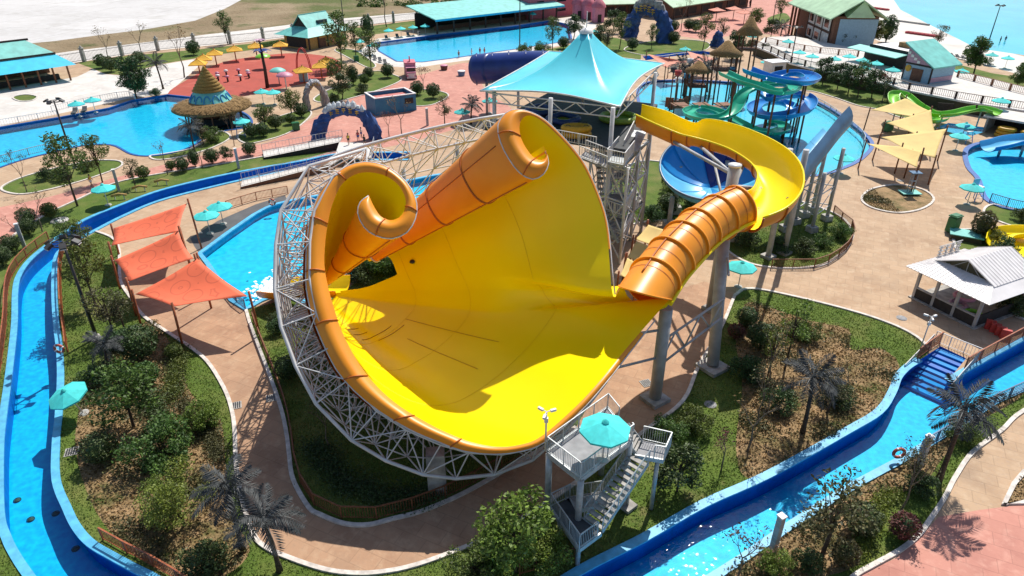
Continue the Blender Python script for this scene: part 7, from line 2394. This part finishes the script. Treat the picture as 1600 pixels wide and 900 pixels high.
def make_ball(key, seed, r, lm, squash=0.9, stem=0.25, n=2200, leaf=0.075, name='round_shrub'):
    rng = np.random.default_rng(seed)
    root = proto(key, name, 'shrub')
    d = rng.normal(size=(n, 3)); d /= np.linalg.norm(d, axis=1)[:, None]
    lump = 1 + 0.09 * np.sin(d[:, 0] * 7 + seed) * np.sin(d[:, 1] * 6) + 0.07 * np.sin(d[:, 2] * 9 + d[:, 0] * 5)
    p = d * (r * lump * (0.72 + 0.32 * rng.random(n) ** 0.5))[:, None]
    p[:, 2] = p[:, 2] * squash + r * squash + stem
    v, q = leaves_at(p, leaf, rng)
    link('crown', np_mesh('crown', v, q, lm), root)
    mb = MB().tube([V3((0, 0, 0)), V3((0, 0, stem + r * 0.5))], 0.06, 6)
    for k in range(6):
        a = k * 1.05
        mb.tube([V3((0, 0, stem * 0.6)), V3((math.cos(a) * r * 0.5, math.sin(a) * r * 0.5, r * squash + stem))], 0.03, 4, False)
    mb.build('trunk', 'bark', root, world=False)
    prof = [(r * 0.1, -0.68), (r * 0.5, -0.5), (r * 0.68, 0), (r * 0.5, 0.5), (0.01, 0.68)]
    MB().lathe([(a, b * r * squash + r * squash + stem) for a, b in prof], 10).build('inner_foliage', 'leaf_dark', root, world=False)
make_tree('t1', 1, 4.6, 1.3, 1.55, 2.6, 18, 330, 0.11, 'leaf_green')
make_tree('t2', 2, 6.2, 2.2, 1.5, 3.6, 22, 260, 0.11, 'leaf_green', cl=(0.4, 0.75))
make_tree('t3', 3, 4.8, 1.4, 1.5, 2.8, 20, 300, 0.11, 'leaf_bright')
make_tree('t4', 4, 4.4, 1.2, 1.8, 2.6, 20, 340, 0.12, 'leaf_dark', cl=(0.5, 0.85))
make_tree('tall', 5, 6.6, 2.6, 1.15, 3.8, 15, 210, 0.12, 'leaf_bright', cl=(0.35, 0.6), name='slender_tree', bark='bark')
make_tree('olive', 6, 4.6, 1.8, 1.3, 2.5, 22, 230, 0.09, 'leaf_olive', cl=(0.35, 0.6), name='olive_tree')
make_tree('bush', 7, 3.6, 0.5, 2.3, 2.4, 30, 330, 0.11, 'leaf_green', cl=(0.55, 0.9), stems=6, name='spreading_shrub', tr=0.06)
make_tree('bushd', 8, 3.2, 0.4, 2.0, 2.0, 26, 330, 0.11, 'leaf_dark', cl=(0.5, 0.85), stems=6, name='spreading_shrub', tr=0.06)
make_tree('bushy', 9, 3.4, 0.5, 2.2, 2.6, 28, 360, 0.11, 'leaf_bright', cl=(0.5, 0.9), stems=6, name='spreading_shrub', tr=0.06)
make_tree('fine', 10, 4.4, 0.7, 1.9, 3.4, 16, 520, 0.075, 'leaf_bright', cl=(0.6, 0.95), name='feathery_tree', bark='bark')
make_tree('big', 11, 9, 2.6, 3.2, 6.0, 34, 170, 0.2, 'leaf_green', cl=(0.8, 1.4), tr=0.2, name='large_tree')
make_tree('bigd', 12, 9, 2.0, 3.0, 6.0, 34, 170, 0.2, 'leaf_dark', cl=(0.8, 1.4), tr=0.2, name='large_tree')
make_bare('b1', 21, 4.6, 'leaf_straw', 2)
make_bare('b2', 22, 5.6, 'leaf_olive', 5)
make_bare('b3', 23, 4.0, 'leaf_red', 6)
make_ball('s1', 31, 0.85, 'leaf_green')
make_ball('s2', 32, 0.95, 'leaf_dark')
make_ball('s3', 33, 0.75, 'leaf_red', n=1500)
make_ball('s4', 34, 0.8, 'leaf_olive', squash=1.2)
make_ball('s5', 35, 0.75, 'leaf_dark', squash=1.5)
# palms: trunk, crownshaft and single fronds
def frond_mesh(seed, L, droop):
    rng = np.random.default_rng(seed)
    vs, fs = [], []
    N = 26
    spine = []
    for k in range(N + 1):
        u = k / N
        spine.append(V3((L * (u - 0.12 * u * u * droop), 0, 0.55 * L * (u * 0.85 - droop * u * u))))
    for k in range(N):
        a, b = spine[k], spine[k + 1]
        w = 0.025 * (1 - k / N) + 0.006
        n = len(vs)
        vs += [a + V3((0, w, 0)), a - V3((0, w, 0)), b - V3((0, w, 0)), b + V3((0, w, 0))]
        fs.append((n, n + 1, n + 2, n + 3))
        if k < 2: continue
        u = k / N
        ll = 0.75 * math.sin(math.pi * (0.10 + 0.86 * u)) ** 0.7 * (L / 2.4)
        for s in (-1, 1):
            tip = a + V3((ll * 0.45, s * ll * 0.8 * rng.uniform(0.85, 1.1), -ll * rng.uniform(0.25, 0.6)))
            n = len(vs)
            vs += [a, a.lerp(tip, 0.5) + V3((0.045, 0, 0.02)), tip, a.lerp(tip, 0.5) - V3((0.045, 0, -0.02))]
            fs.append((n, n + 1, n + 2, n + 3))
    me = bpy.data.meshes.new('frond')
    me.from_pydata([tuple(v) for v in vs], [], fs)
    me.materials.append(M['palm_grey'])
    return me
FR = [frond_mesh(41 + k, 2.3 + 0.25 * k, (0.85, 1.15, 1.45)[k]) for k in range(3)]
def make_palm(key, h, seed, n=17):
    rng = random.Random(seed)
    root = proto(key, 'palm_tree', 'palm')
    lean = V3((rng.uniform(-0.3, 0.3), rng.uniform(-0.2, 0.2), 0))
    pts = [V3((0, 0, 0)) + lean * (k / 6) ** 2 + V3((0, 0, h * k / 6)) for k in range(7)]
    MB().tube(pts, [0.22, 0.16, 0.14, 0.135, 0.13, 0.13, 0.15], 9).build('trunk', 'bark', root, world=False)
    MB().lathe([(0.15, h - 0.5), (0.2, h - 0.2), (0.14, h + 0.25), (0, h + 0.35)], 10, lean).build('crown_shaft', 'palm_grey', root, world=False)
    for k in range(n):
        o = link('frond', FR[(k + seed) % 3 if k > 4 else 0], root, lean + V3((0, 0, h + 0.1)))
        tilt = -0.75 if k < 5 else (-0.15 if k < 11 else 0.45)
        o.rotation_euler = (0, tilt + rng.uniform(-0.2, 0.2), 2.399 * k + rng.uniform(-0.2, 0.2))
make_palm('p1', 4.6, 1); make_palm('p2', 3.4, 2); make_palm('p3', 5.4, 3)

CNT = {}
def plant(key, px, py, sc, label, group, zbase=0.0):
    CNT[key] = CNT.get(key, 0) + 1
    r = random.Random(px * 7.3 + py * 3.1)
    o = put(PROTO[key], G(px, py, zbase), label, group, r.uniform(0, 6.28), sc * r.uniform(0.94, 1.06))
    return o
g1, g2, g3, g4 = 'trees on the left lawn', 'trees on the right lawn', 'round clipped shrubs', 'palm trees'
g5, g6 = 'trees in the far part of the park', 'spreading shrubs in the beds'
PL = [
 # left foreground
 ('t1', 209, 668, 1.35, 'leafy tree with bare lower trunk beside the tilted parasol', g1),
 ('t2', 150, 478, 1.15, 'leafy tree between the floodlight mast and the lowest orange sail', g1),
 ('t2', 137, 412, 0.8, 'slim leafy tree beside the river left of the top orange sail', g1),
 ('olive', 178, 530, 1.15, 'greyish fine leaved tree left of the lowest orange sail', g1),
 ('olive', 196, 520, 1.0, 'greyish fine leaved tree touching the post of the lowest orange sail', g1),
 ('bushd', 160, 598, 0.65, 'dark shrub mass behind the tilted parasol', g6),
 ('bush', 262, 722, 0.95, 'broad many stemmed shrub in the middle of the left bed', g6),
 ('bushy', 318, 668, 0.65, 'light green shrub at the left path edge', g6),
 ('fine', 288, 822, 1.1, 'feathery light green tree in the lower left bed', g1),
 ('fine', 262, 800, 0.6, 'smaller feathery tree left of the bigger feathery one', g1),
 ('bushd', 330, 890, 0.7, 'dark shrub at the bottom edge left of the two palms', g6),
 ('s2', 222, 562, 1.5, 'large dark round shrub below the lowest orange sail', g3),
 ('s1', 232, 602, 1.2, 'mid green round shrub right of the leafy tree crown', g3),
 ('s2', 162, 722, 1.15, 'dark round shrub standing alone on the bare soil at left', g3),
 ('s1', 275, 560, 0.8, 'small round shrub at the end of the low hedge', g3),
 ('bushd', 185, 545, 0.6, 'low dark shrub under the greyish trees', g6),
 # under and around the slide
 ('bushd', 440, 518, 0.55, 'small dark shrub beside the exit chute', g6),
 ('s2', 452, 592, 1.0, 'dark round shrub on the grass left of the white frame', g3),
 ('bushd', 430, 505, 0.4, 'tiny dark shrub left of the exit chute', g6),
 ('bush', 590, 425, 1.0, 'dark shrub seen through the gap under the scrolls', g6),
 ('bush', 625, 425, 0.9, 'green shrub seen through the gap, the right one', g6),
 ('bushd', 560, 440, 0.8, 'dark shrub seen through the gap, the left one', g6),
 ('b2', 515, 700, 0.8, 'staked young tree in the deep shade below the slide', g2),
 # bottom centre
 ('t3', 806, 893, 1.3, 'big bright leafy tree at the bottom edge left of the stairs', g2),
 ('bushy', 775, 880, 0.7, 'bright shrub at the bottom edge left of the big bush', g6),
 ('bushy', 848, 880, 0.8, 'bright shrub tucked against the viewing platform', g6),
 ('bush', 745, 905, 0.7, 'green shrub at the bottom edge beyond the path', g6),
 # right lawn
 ('t4', 1058, 768, 0.95, 'dark crowned staked tree right of the viewing platform', g2),
 ('b3', 1127, 735, 0.9, 'reddish thin tree on the lawn above the lazy river', g2),
 ('b1', 1168, 705, 1.1, 'bare brown tree in the bed right of the viewing platform', g2),
 ('b2', 1185, 660, 1.0, 'half bare tree behind the bare brown one', g2),
 ('b2', 1195, 610, 1.0, 'half bare tree in the middle of the right bed', g2),
 ('tall', 1226, 578, 1.05, 'tall slender tree with bright leaves in the right bed', g2),
 ('tall', 1200, 585, 0.8, 'shorter slender tree left of the tall one', g2),
 ('olive', 1292, 645, 1.0, 'fine leaved tree right of the palm in the right bed', g2),
 ('bushd', 1312, 632, 0.65, 'dark shrub behind the fine leaved tree', g6),
 ('bush', 1258, 530, 0.55, 'dark round headed shrub behind the tall slender tree', g6),
 ('s2', 1165, 510, 1.0, 'dark round shrub left of a pair on the right lawn', g3),
 ('s2', 1188, 545, 1.3, 'larger dark round shrub right of a pair on the right lawn', g3),
 ('s3', 1148, 530, 0.9, 'reddish round shrub near the flume column footing', g3),
 ('bushd', 1170, 590, 0.7, 'dark shrub among bare stems in the right bed', g6),
 ('bushd', 1220, 640, 0.7, 'dark shrub left of the palm foot in the right bed', g6),
 ('bush', 1040, 690, 0.6, 'low dark shrub at the kerb right of the platform', g6),
 ('bush', 1085, 672, 0.6, 'low green shrub at the kerb near the round cover', g6),
 ('b1', 1320, 620, 0.7, 'small bare tree near the sandy bed edge', g2),
 # lower right bank
 ('olive', 1283, 872, 1.5, 'round headed silvery tree leaning over the river at bottom right', g2),
 ('b3', 1152, 905, 1.0, 'reddish sparse tree at the bottom edge of the river', g2),
 ('b2', 1408, 798, 0.9, 'small staked tree on the grass near the pink paving', g2),
 ('s2', 1341, 832, 1.05, 'dark round shrub behind the silvery tree on the lower bank', g3),
 ('s3', 1407, 840, 1.05, 'brownish round shrub on the bright grass near the kerb', g3),
 ('s4', 1315, 885, 0.9, 'pale round shrub at the foot of the silvery tree', g3),
 ('bushy', 1210, 895, 0.5, 'bright shrub below the light column at the bottom edge', g6),
 ('bushd', 1435, 770, 0.55, 'dark shrub left of the right hand palm foot', g6),
 ('bush', 1500, 690, 0.5, 'dark shrub right of the right hand palm', g6),
 ('bushd', 1265, 890, 0.5, 'dark shrub left of the silvery tree foot', g6),
 ('olive', 1420, 760, 0.7, 'small fine leaved tree under the lifebuoy fence', g2),
 # upper left bank
 ('t2', 121, 322, 1.5, 'thick trunked tree standing on the grass between promenade and river', g5),
 ('t2', 160, 285, 1.2, 'dark crowned tree behind the parasol on the upper lawn', g5),
 ('olive', 212, 293, 0.9, 'pale fine leaved tree right of the parasol on the upper lawn', g5),
 ('b2', 42, 300, 1.0, 'thin tree at the left end of the oval bed', g5),
 ('b1', 262, 273, 1.1, 'bare spreading tree in front of the bar pool', g5),
 ('b1', 316, 262, 1.0, 'thin bare tree beside the promenade right of the bare spreading one', g5),
 ('b1', 66, 362, 1.05, 'bare many branched tree at the promenade on the left', g5),
 ('b1', 38, 386, 1.0, 'straw coloured bare tree beside the light column at left', g5),
 ('t2', 112, 402, 0.7, 'leafy tree leaning over the river bend', g5),
 ('s2', 45, 352, 1.1, 'upper dark round shrub of two stacked at the left promenade', g3),
 ('s2', 46, 368, 1.1, 'lower dark round shrub of two stacked at the left promenade', g3),
 ('s1', 80, 341, 1.1, 'round shrub beside the white disc on the upper lawn', g3),
 ('s1', 225, 280, 1.1, 'round shrub under the pale fine leaved tree', g3),
 ('s1', 268, 266, 0.8, 'small pale round shrub right of the bare spreading tree', g3),
 ('s2', 286, 268, 1.05, 'dark round shrub, first of three along the upper river lawn', g3),
 ('s5', 305, 260, 1.0, 'egg shaped dark shrub, second of three along the upper river lawn', g3),
 ('s2', 332, 256, 1.1, 'dark round shrub, third of three along the upper river lawn', g3),
 ('t4', 355, 252, 0.55, 'small dark tree at the right end of the upper river lawn', g5),
 ('s2', 391, 243, 1.1, 'dark round shrub near the light column at the promenade bend', g3),
 ('s2', 19, 396, 1.1, 'dark round shrub at the left edge below the bare trees', g3),
 ('s2', 5, 415, 1.1, 'dark round shrub cut by the left picture edge', g3),
 ('bushd', 75, 280, 0.6, 'dark shrub in the middle of the oval bed', g6),
 ('bushd', 100, 282, 0.6, 'dark shrub right of the middle in the oval bed', g6),
 ('bushd', 135, 268, 0.5, 'dark shrub at the right end of the oval bed', g6),
 # far left
 ('bigd', 213, 152, 0.95, 'big dark tree on the pale plaza behind the bar pool', g5),
 ('b1', 172, 98, 1.7, 'bare tree by the boundary fence left of the big dark tree', g5),
 ('b1', 222, 88, 1.8, 'bare tree by the boundary fence right of the big dark tree', g5),
 ('b1', 288, 121, 2.2, 'tall bare tree at the corner of the red court', g5),
 ('t2', 356, 69, 1.4, 'leafy tree at the boundary behind the yellow parasols', g5),
 ('s2', 160, 106, 1.6, 'dark round shrub on the strip lawn, the left one', g3),
 ('s2', 174, 112, 1.6, 'dark round shrub on the strip lawn, the middle one', g3),
 ('s2', 219, 102, 1.6, 'dark round shrub on the strip lawn, the right one', g3),
 ('s2', 303, 86, 1.8, 'dark round shrub behind the leftmost yellow parasols', g3),
 ('bushd', 245, 150, 0.6, 'dark shrub at the far corner of the bar pool', g6),
 ('t1', 416, 204, 1.15, 'leafy tree right of the hat bar near the river promenade', g5),
 ('t1', 456, 182, 1.2, 'leafy tree left of the grey stone arch', g5),
 ('b2', 366, 228, 1.0, 'thin half bare tree in front of the hat bar', g5),
 ('bush', 330, 222, 0.8, 'shrub at the water edge left of the lifeguard chair', g6),
 ('olive', 318, 226, 0.9, 'fine leaved tree at the water edge below the hat bar', g5),
 ('s2', 394, 215, 1.25, 'dark round shrub at the left of the island by the hat bar', g3),
 ('s2', 431, 202, 1.3, 'dark round shrub in the middle of the island by the hat bar', g3),
 ('s1', 455, 194, 1.1, 'round shrub behind the green wheeled bin', g3),
 ('s2', 471, 183, 1.3, 'dark round shrub at the foot of the grey stone arch', g3),
 ('s2', 412, 213, 1.1, 'dark round shrub left of the middle one by the hat bar', g3),
 # centre far
 ('t1', 529, 132, 1.35, 'round crowned tree at the right of the red court', g5),
 ('t4', 535, 155, 1.2, 'dark tree right of the grey stone arch', g5),
 ('t2', 534, 106, 2.0, 'tall tree in front of the yellow walled kiosk', g5),
 ('t2', 580, 113, 1.5, 'tree on the small wedge lawn left of the long pool', g5),
 ('t2', 556, 92, 1.5, 'tree behind the wedge lawn near the yellow kiosk', g5),
 ('s5', 552, 132, 1.5, 'egg shaped dark shrub right of the round crowned tree', g3),
 ('s2', 576, 123, 1.3, 'dark round shrub on the island left of the pink truck', g3),
 ('s2', 606, 121, 1.4, 'dark round shrub nearest the pink truck', g3),
 ('s1', 570, 132, 1.2, 'round shrub on the slope of the island left of the truck', g3),
 ('bushd', 565, 146, 0.7, 'dark shrub on the slope above the blue box stall', g6),
 ('bushd', 520, 160, 0.6, 'dark shrub beside the grey stone arch', g6),
 ('s2', 652, 148, 1.3, 'dark round shrub right behind the blue box stall', g3),
 ('s2', 677, 153, 1.4, 'dark round shrub on the small island right of the box stall', g3),
 ('b3', 662, 143, 1.3, 'pinkish bare bush on the island right of the box stall', g5),
 ('b1', 628, 212, 1.4, 'thin dark bare tree in front of the blue box stall', g5),
 ('b3', 608, 213, 1.0, 'reddish small bush right of the blue arch', g5),
 ('olive', 695, 196, 1.1, 'round silvery tree on the pink plaza above the white frame', g5),
 ('b2', 604, 42, 2.4, 'pale bare tree behind the four parasols', g5),
 ('s5', 575, 58, 2.4, 'dark pointed evergreen right of the yellow kiosk', g3),
 ('t2', 863, 79, 1.4, 'leafy tree on the near edge of the long pool left of the tent peak', g5),
 ('t4', 896, 62, 1.7, 'dark tree at the right end of the long pool', g5),
 ('bush', 820, 86, 0.9, 'shrub at the foot of the tall floodlight mast', g6),
 ('bush', 845, 84, 0.9, 'shrub left of the tent behind the navy tube', g6),
 ('s2', 880, 76, 1.6, 'dark round shrub left of the tent peak', g3),
 ('t4', 936, 76, 1.5, 'dark tree right of the tent peak', g5),
 ('olive', 948, 84, 1.5, 'pale fine tree right of the tent peak', g5),
 ('t2', 968, 76, 1.5, 'tree left of the far rock arch', g5),
 ('t4', 958, 52, 1.6, 'dark tree beyond the far rock arch on its left', g5),
 ('s2', 988, 78, 1.6, 'dark round shrub in front of the far rock arch', g3),
 ('t2', 1018, 76, 1.1, 'small tree on the lawn right of the far rock arch', g5),
 ('t2', 1098, 78, 1.6, 'tall tree on the lawn left of the thatched play tower', g5),
 ('s2', 1052, 50, 1.7, 'dark round shrub at the edge of the far plaza, the left one', g3),
 ('s2', 1076, 48, 1.7, 'dark round shrub at the edge of the far plaza, the middle one', g3),
 ('s2', 1087, 50, 1.7, 'dark round shrub at the edge of the far plaza, the right one', g3),
 ('s2', 1052, 68, 1.6, 'dark round shrub on the lawn below the far plaza', g3),
 ('b1', 1064, 48, 1.9, 'bare tree among the round shrubs of the far plaza', g5),
 ('t1', 1178, 46, 1.6, 'round tree right of the pink square parasols', g5),
 ('olive', 1127, 68, 1.6, 'silvery tree left of the thatched play tower', g5),
 ('bigd', 1145, 92, 0.75, 'dense dark tree behind the thatched play tower', g5),
 ('t4', 1204, 60, 1.2, 'dark bushy tree above the terrace start', g5),
 ('t2', 1217, 34, 1.4, 'tree on the small round lawn of the far plaza', g5),
 ('bushd', 1175, 78, 1.0, 'dark shrub behind the thatched tower on its right', g6),
 ('bushd', 1193, 84, 0.9, 'dark shrub below the left end of the terrace', g6),
 ('bigd', 1341, 76, 1.0, 'largest dark tree beside the half timbered house', g5),
 ('bigd', 1316, 78, 0.8, 'dark tree in front of the half timbered house', g5),
 ('big', 1362, 72, 0.75, 'lighter tree right of the largest dark tree', g5),
 ('s5', 1384, 66, 2.8, 'pointed dark evergreen on the beach edge', g3),
 ('big', 1521, 117, 0.85, 'big solitary tree beside the wave pool', g5),
 ('big', 1587, 140, 0.6, 'tree at the right edge below the beach walk', g5),
 ('olive', 1462, 78, 1.4, 'small tree behind the turquoise shop', g5),
 ('t4', 1285, 132, 1.3, 'dark tree below the terrace, first from the left', g5),
 ('t4', 1308, 140, 1.3, 'dark tree below the terrace, second from the left', g5),
 ('t4', 1325, 147, 1.4, 'dark tree below the terrace, third from the left', g5),
 ('t2', 1340, 152, 1.2, 'lighter tree below the terrace near the pole of the sails', g5),
 ('t4', 1362, 154, 1.3, 'dark tree below the terrace, fifth from the left', g5),
 ('b3', 1378, 160, 1.5, 'reddish tree below the terrace beside the cream sails', g5),
 ('bushd', 1395, 160, 0.9, 'dark shrub below the terrace at the lime slide', g6),
 ('s4', 1530, 372, 1.5, 'pale round shrub behind the white kiosk', g3),
 ('bush', 1548, 380, 0.5, 'green shrub right of the utility box', g6),
 ('bushd', 1567, 400, 0.75, 'dark shrub in front of the yellow run-out', g6),
 ('bushd', 1597, 345, 0.6, 'dark shrub at the right edge by the round pool fence', g6),
 ('bushd', 1585, 490, 0.7, 'dark shrub at the right edge behind the kiosk corner', g6),
 ('bushd', 1020, 345, 0.7, 'dark shrub under the tower beside the pale yellow sails', g6),
 ('s2', 1042, 335, 1.3, 'dark round shrub behind the orange tube', g3),
 ('bushd', 1080, 320, 0.8, 'dark shrub under the blue bowl slide', g6),
 ('bush', 1310, 372, 0.6, 'green shrub inside the fence under the ramp columns', g6),
 ('bushd', 1255, 398, 0.7, 'dark shrub under the flume columns', g6),
 ('bush', 1285, 385, 0.5, 'green shrub between the ramp columns', g6),
 ('bushd', 1215, 395, 0.7, 'dark shrub left under the flume columns', g6),
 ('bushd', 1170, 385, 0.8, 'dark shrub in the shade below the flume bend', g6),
 ('bush', 1050, 300, 0.7, 'green shrub between the tower and the blue bowl', g6),
]
for a in PL: plant(*a)
for a in (('p3', 380, 862, 0.95, 'grey palm at the lower left path edge, the left of two', g4), ('p1', 437, 892, 0.95, 'grey palm at the lower left path edge, the right of two', g4),
          ('p2', 172, 582, 0.75, 'low grey palm among the trees under the floodlight mast', g4), ('p1', 1254, 676, 1.0, 'grey palm standing in the middle of the right bed', g4),
          ('p3', 1466, 752, 1.05, 'grey palm beside the fence of the lower right river bank', g4), ('p2', 736, 194, 1.0, 'small dark palm left of the tent', g4),
          ('p1', 255, 139, 1.2, 'dark palm with drooping crown at the far corner of the bar pool', g4), ('p2', 1218, 66, 1.2, 'dark palm on the far plaza above the terrace', g4),
          ('p1', 304, 236, 0.9, 'dark palm at the water edge left of the hat bar', g4), ('p2', 1068, 150, 1.5, 'left artificial dark palm in the play pool', g4),
          ('p2', 1104, 144, 1.5, 'right artificial dark palm in the play pool', g4)):
    plant(*a)
for k, p in list(PROTO.items()):
    if k not in CNT:
        for ch in list(p.children): bpy.data.objects.remove(ch)
        bpy.data.objects.remove(p)

# ground cover and grass tufts: nobody could count them
def inside(P, poly):
    A = np.array([(p.x, p.y) for p in poly]); B = np.roll(A, -1, axis=0)
    ins = np.zeros(len(P), bool)
    for (ax, ay), (bx, by) in zip(A, B):
        if ay == by: continue
        c = ((ay > P[:, 1]) != (by > P[:, 1]))
        ins ^= c & (P[:, 0] < (bx - ax) * (P[:, 1] - ay) / (by - ay) + ax)
    return ins
def scatter(zi, density, rng, ymax=80.0):
    poly = ZONES[zi]['pts']
    A = np.array([(p.x, p.y) for p in poly])
    lo, hi = A.min(0), A.max(0); lo[1] = max(lo[1], 18); hi[1] = min(hi[1], ymax)
    lo[0] = max(lo[0], -48); hi[0] = min(hi[0], 48)
    if (hi <= lo).any(): return np.zeros((0, 2))
    n = int((hi - lo).prod() * density)
    P = rng.random((n, 2)) * (hi - lo) + lo
    P = P[inside(P, poly)]
    # only what the camera can see
    dep = P[:, 1] * cP + CAM_H * sP
    P = P[np.abs(P[:, 0]) < dep * 0.80]
    for z in ZONES[zi + 1:]:
        B = np.array([(p.x, p.y) for p in z['pts']])
        if (B.min(0) > hi).any() or (B.max(0) < lo).any(): continue
        P = P[~inside(P, z['pts'])]
    return P
rng = np.random.default_rng(77)
gr, bd = [], []
for zi, z in enumerate(ZONES):
    if z['mat'] == 'lawn_grass':
        P = scatter(zi, 70, rng); gr.append(P)
    elif z['mat'] == 'bed_soil':
        P = scatter(zi, 80, rng, 92.0); bd.append(P)
P = np.concatenate(gr)
n = len(P)
C = np.column_stack([P, np.zeros(n)])
a = rng.uniform(0, 6.283, n); h = rng.uniform(0.05, 0.13, n); w = rng.uniform(0.03, 0.06, n)
d = np.column_stack([np.cos(a), np.sin(a), np.zeros(n)])
t_ = np.column_stack([rng.normal(size=n) * 0.06, rng.normal(size=n) * 0.06, h])
v = np.stack([C - d * w[:, None], C + d * w[:, None], C + t_], 1).reshape(-1, 3)
o = link('grass', np_mesh('grass', v, np.arange(3 * n).reshape(-1, 3), 'grass_blade'))
tag(o, 'short grass covering the lawns', 'grass', kind='stuff')
P = np.concatenate(bd)
# patches: low plants grow in drifts
f = np.sin(P[:, 0] * 1.1 + 1.3 * np.sin(P[:, 1] * 0.7)) + np.sin(P[:, 1] * 1.3 + P[:, 0] * 0.45) + rng.normal(size=len(P)) * 0.6
Pa, Pb = P[f > 0.95], P[f <= 0.95]
Pb = Pb[rng.random(len(Pb)) < 0.6]
def cover_mesh(name, P, size, hmax, m, label):
    n = len(P)
    C = np.column_stack([P, rng.random(n) ** 1.4 * hmax + 0.03])
    v, q = leaves_at(C, size, rng, 0.8)
    o = link(name, np_mesh(name, v, q, m)); tag(o, label, 'ground cover', kind='stuff')
cover_mesh('ground_cover', np.repeat(Pa, 2, axis=0) + rng.normal(size=(len(Pa) * 2, 2)) * 0.08, 0.10, 0.38, 'leaf_olive', 'low olive green ground cover plants in the beds')
cover_mesh('dry_litter', Pb, 0.10, 0.10, 'leaf_straw', 'dry straw coloured leaves and stalks on the beds')
# low hedge strips
def hedge(line, w, h, m, label):
    pts = resample(gs(line), 0.25)
    C = []
    for p in pts:
        k = int(150 * w)
        q = rng.normal(size=(k, 3)) * np.array([w * 0.35, w * 0.35, 0.0]) + np.array([p.x, p.y, 0])
        q[:, 2] = rng.random(k) ** 0.5 * h
        C.append(q)
    C = np.concatenate(C)
    v, q = leaves_at(C, 0.075, rng)
    mid = pts[len(pts) // 2]
    t = thing('hedge', label, 'hedge', mid)
    link('foliage', np_mesh('foliage', v - np.array([mid.x, mid.y, 0]), q, m), t)
    mb = MB()
    for p in pts[::6]: mb.tube([p, p + V3((0, 0, h * 0.7))], 0.02, 4, False)
    mb.build('stems', 'bark', t, kind='stuff')
hedge([(275, 548), (283, 570), (272, 600), (275, 625)], 1.2, 0.6, 'leaf_green', 'low clipped green hedge curving through the left bed')
hedge([(285, 630), (305, 655), (330, 680), (345, 720)], 1.0, 0.5, 'leaf_olive', 'low olive hedge following the left path')
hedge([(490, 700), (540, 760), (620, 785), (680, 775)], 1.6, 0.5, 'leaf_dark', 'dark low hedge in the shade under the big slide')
hedge([(1330, 880), (1352, 850), (1362, 810), (1378, 785), (1400, 775)], 0.9, 0.45, 'leaf_bright', 'bright low hedge between the soil and the lawn at bottom right')
hedge([(240, 620), (255, 660), (230, 690)], 1.3, 0.6, 'leaf_dark', 'dark low hedge in the middle of the left bed')
hedge([(404, 75), (440, 68), (470, 70)], 1.5, 1.0, 'leaf_green', 'clipped hedge behind the right yellow parasols')
# scrub thicket beyond the road
rows_ = []
for k in range(260):
    px = rng.uniform(560, 1000); py = rng.uniform(-30, 14)
    p = G(px, py); s = rng.uniform(1.2, 3.0)
    d = rng.normal(size=(90, 3)); d /= np.linalg.norm(d, axis=1)[:, None]
    c = d * s * rng.uniform(0.6, 1, 90)[:, None]; c[:, 2] = np.abs(c[:, 2]) * 0.8
    rows_.append(c + np.array([p.x, p.y, 0]))
v, q = leaves_at(np.concatenate(rows_), 0.4, rng)
o = link('thicket', np_mesh('thicket', v, q, 'leaf_green')); tag(o, 'green scrub thicket on the open land beyond the road', 'thicket', kind='stuff')
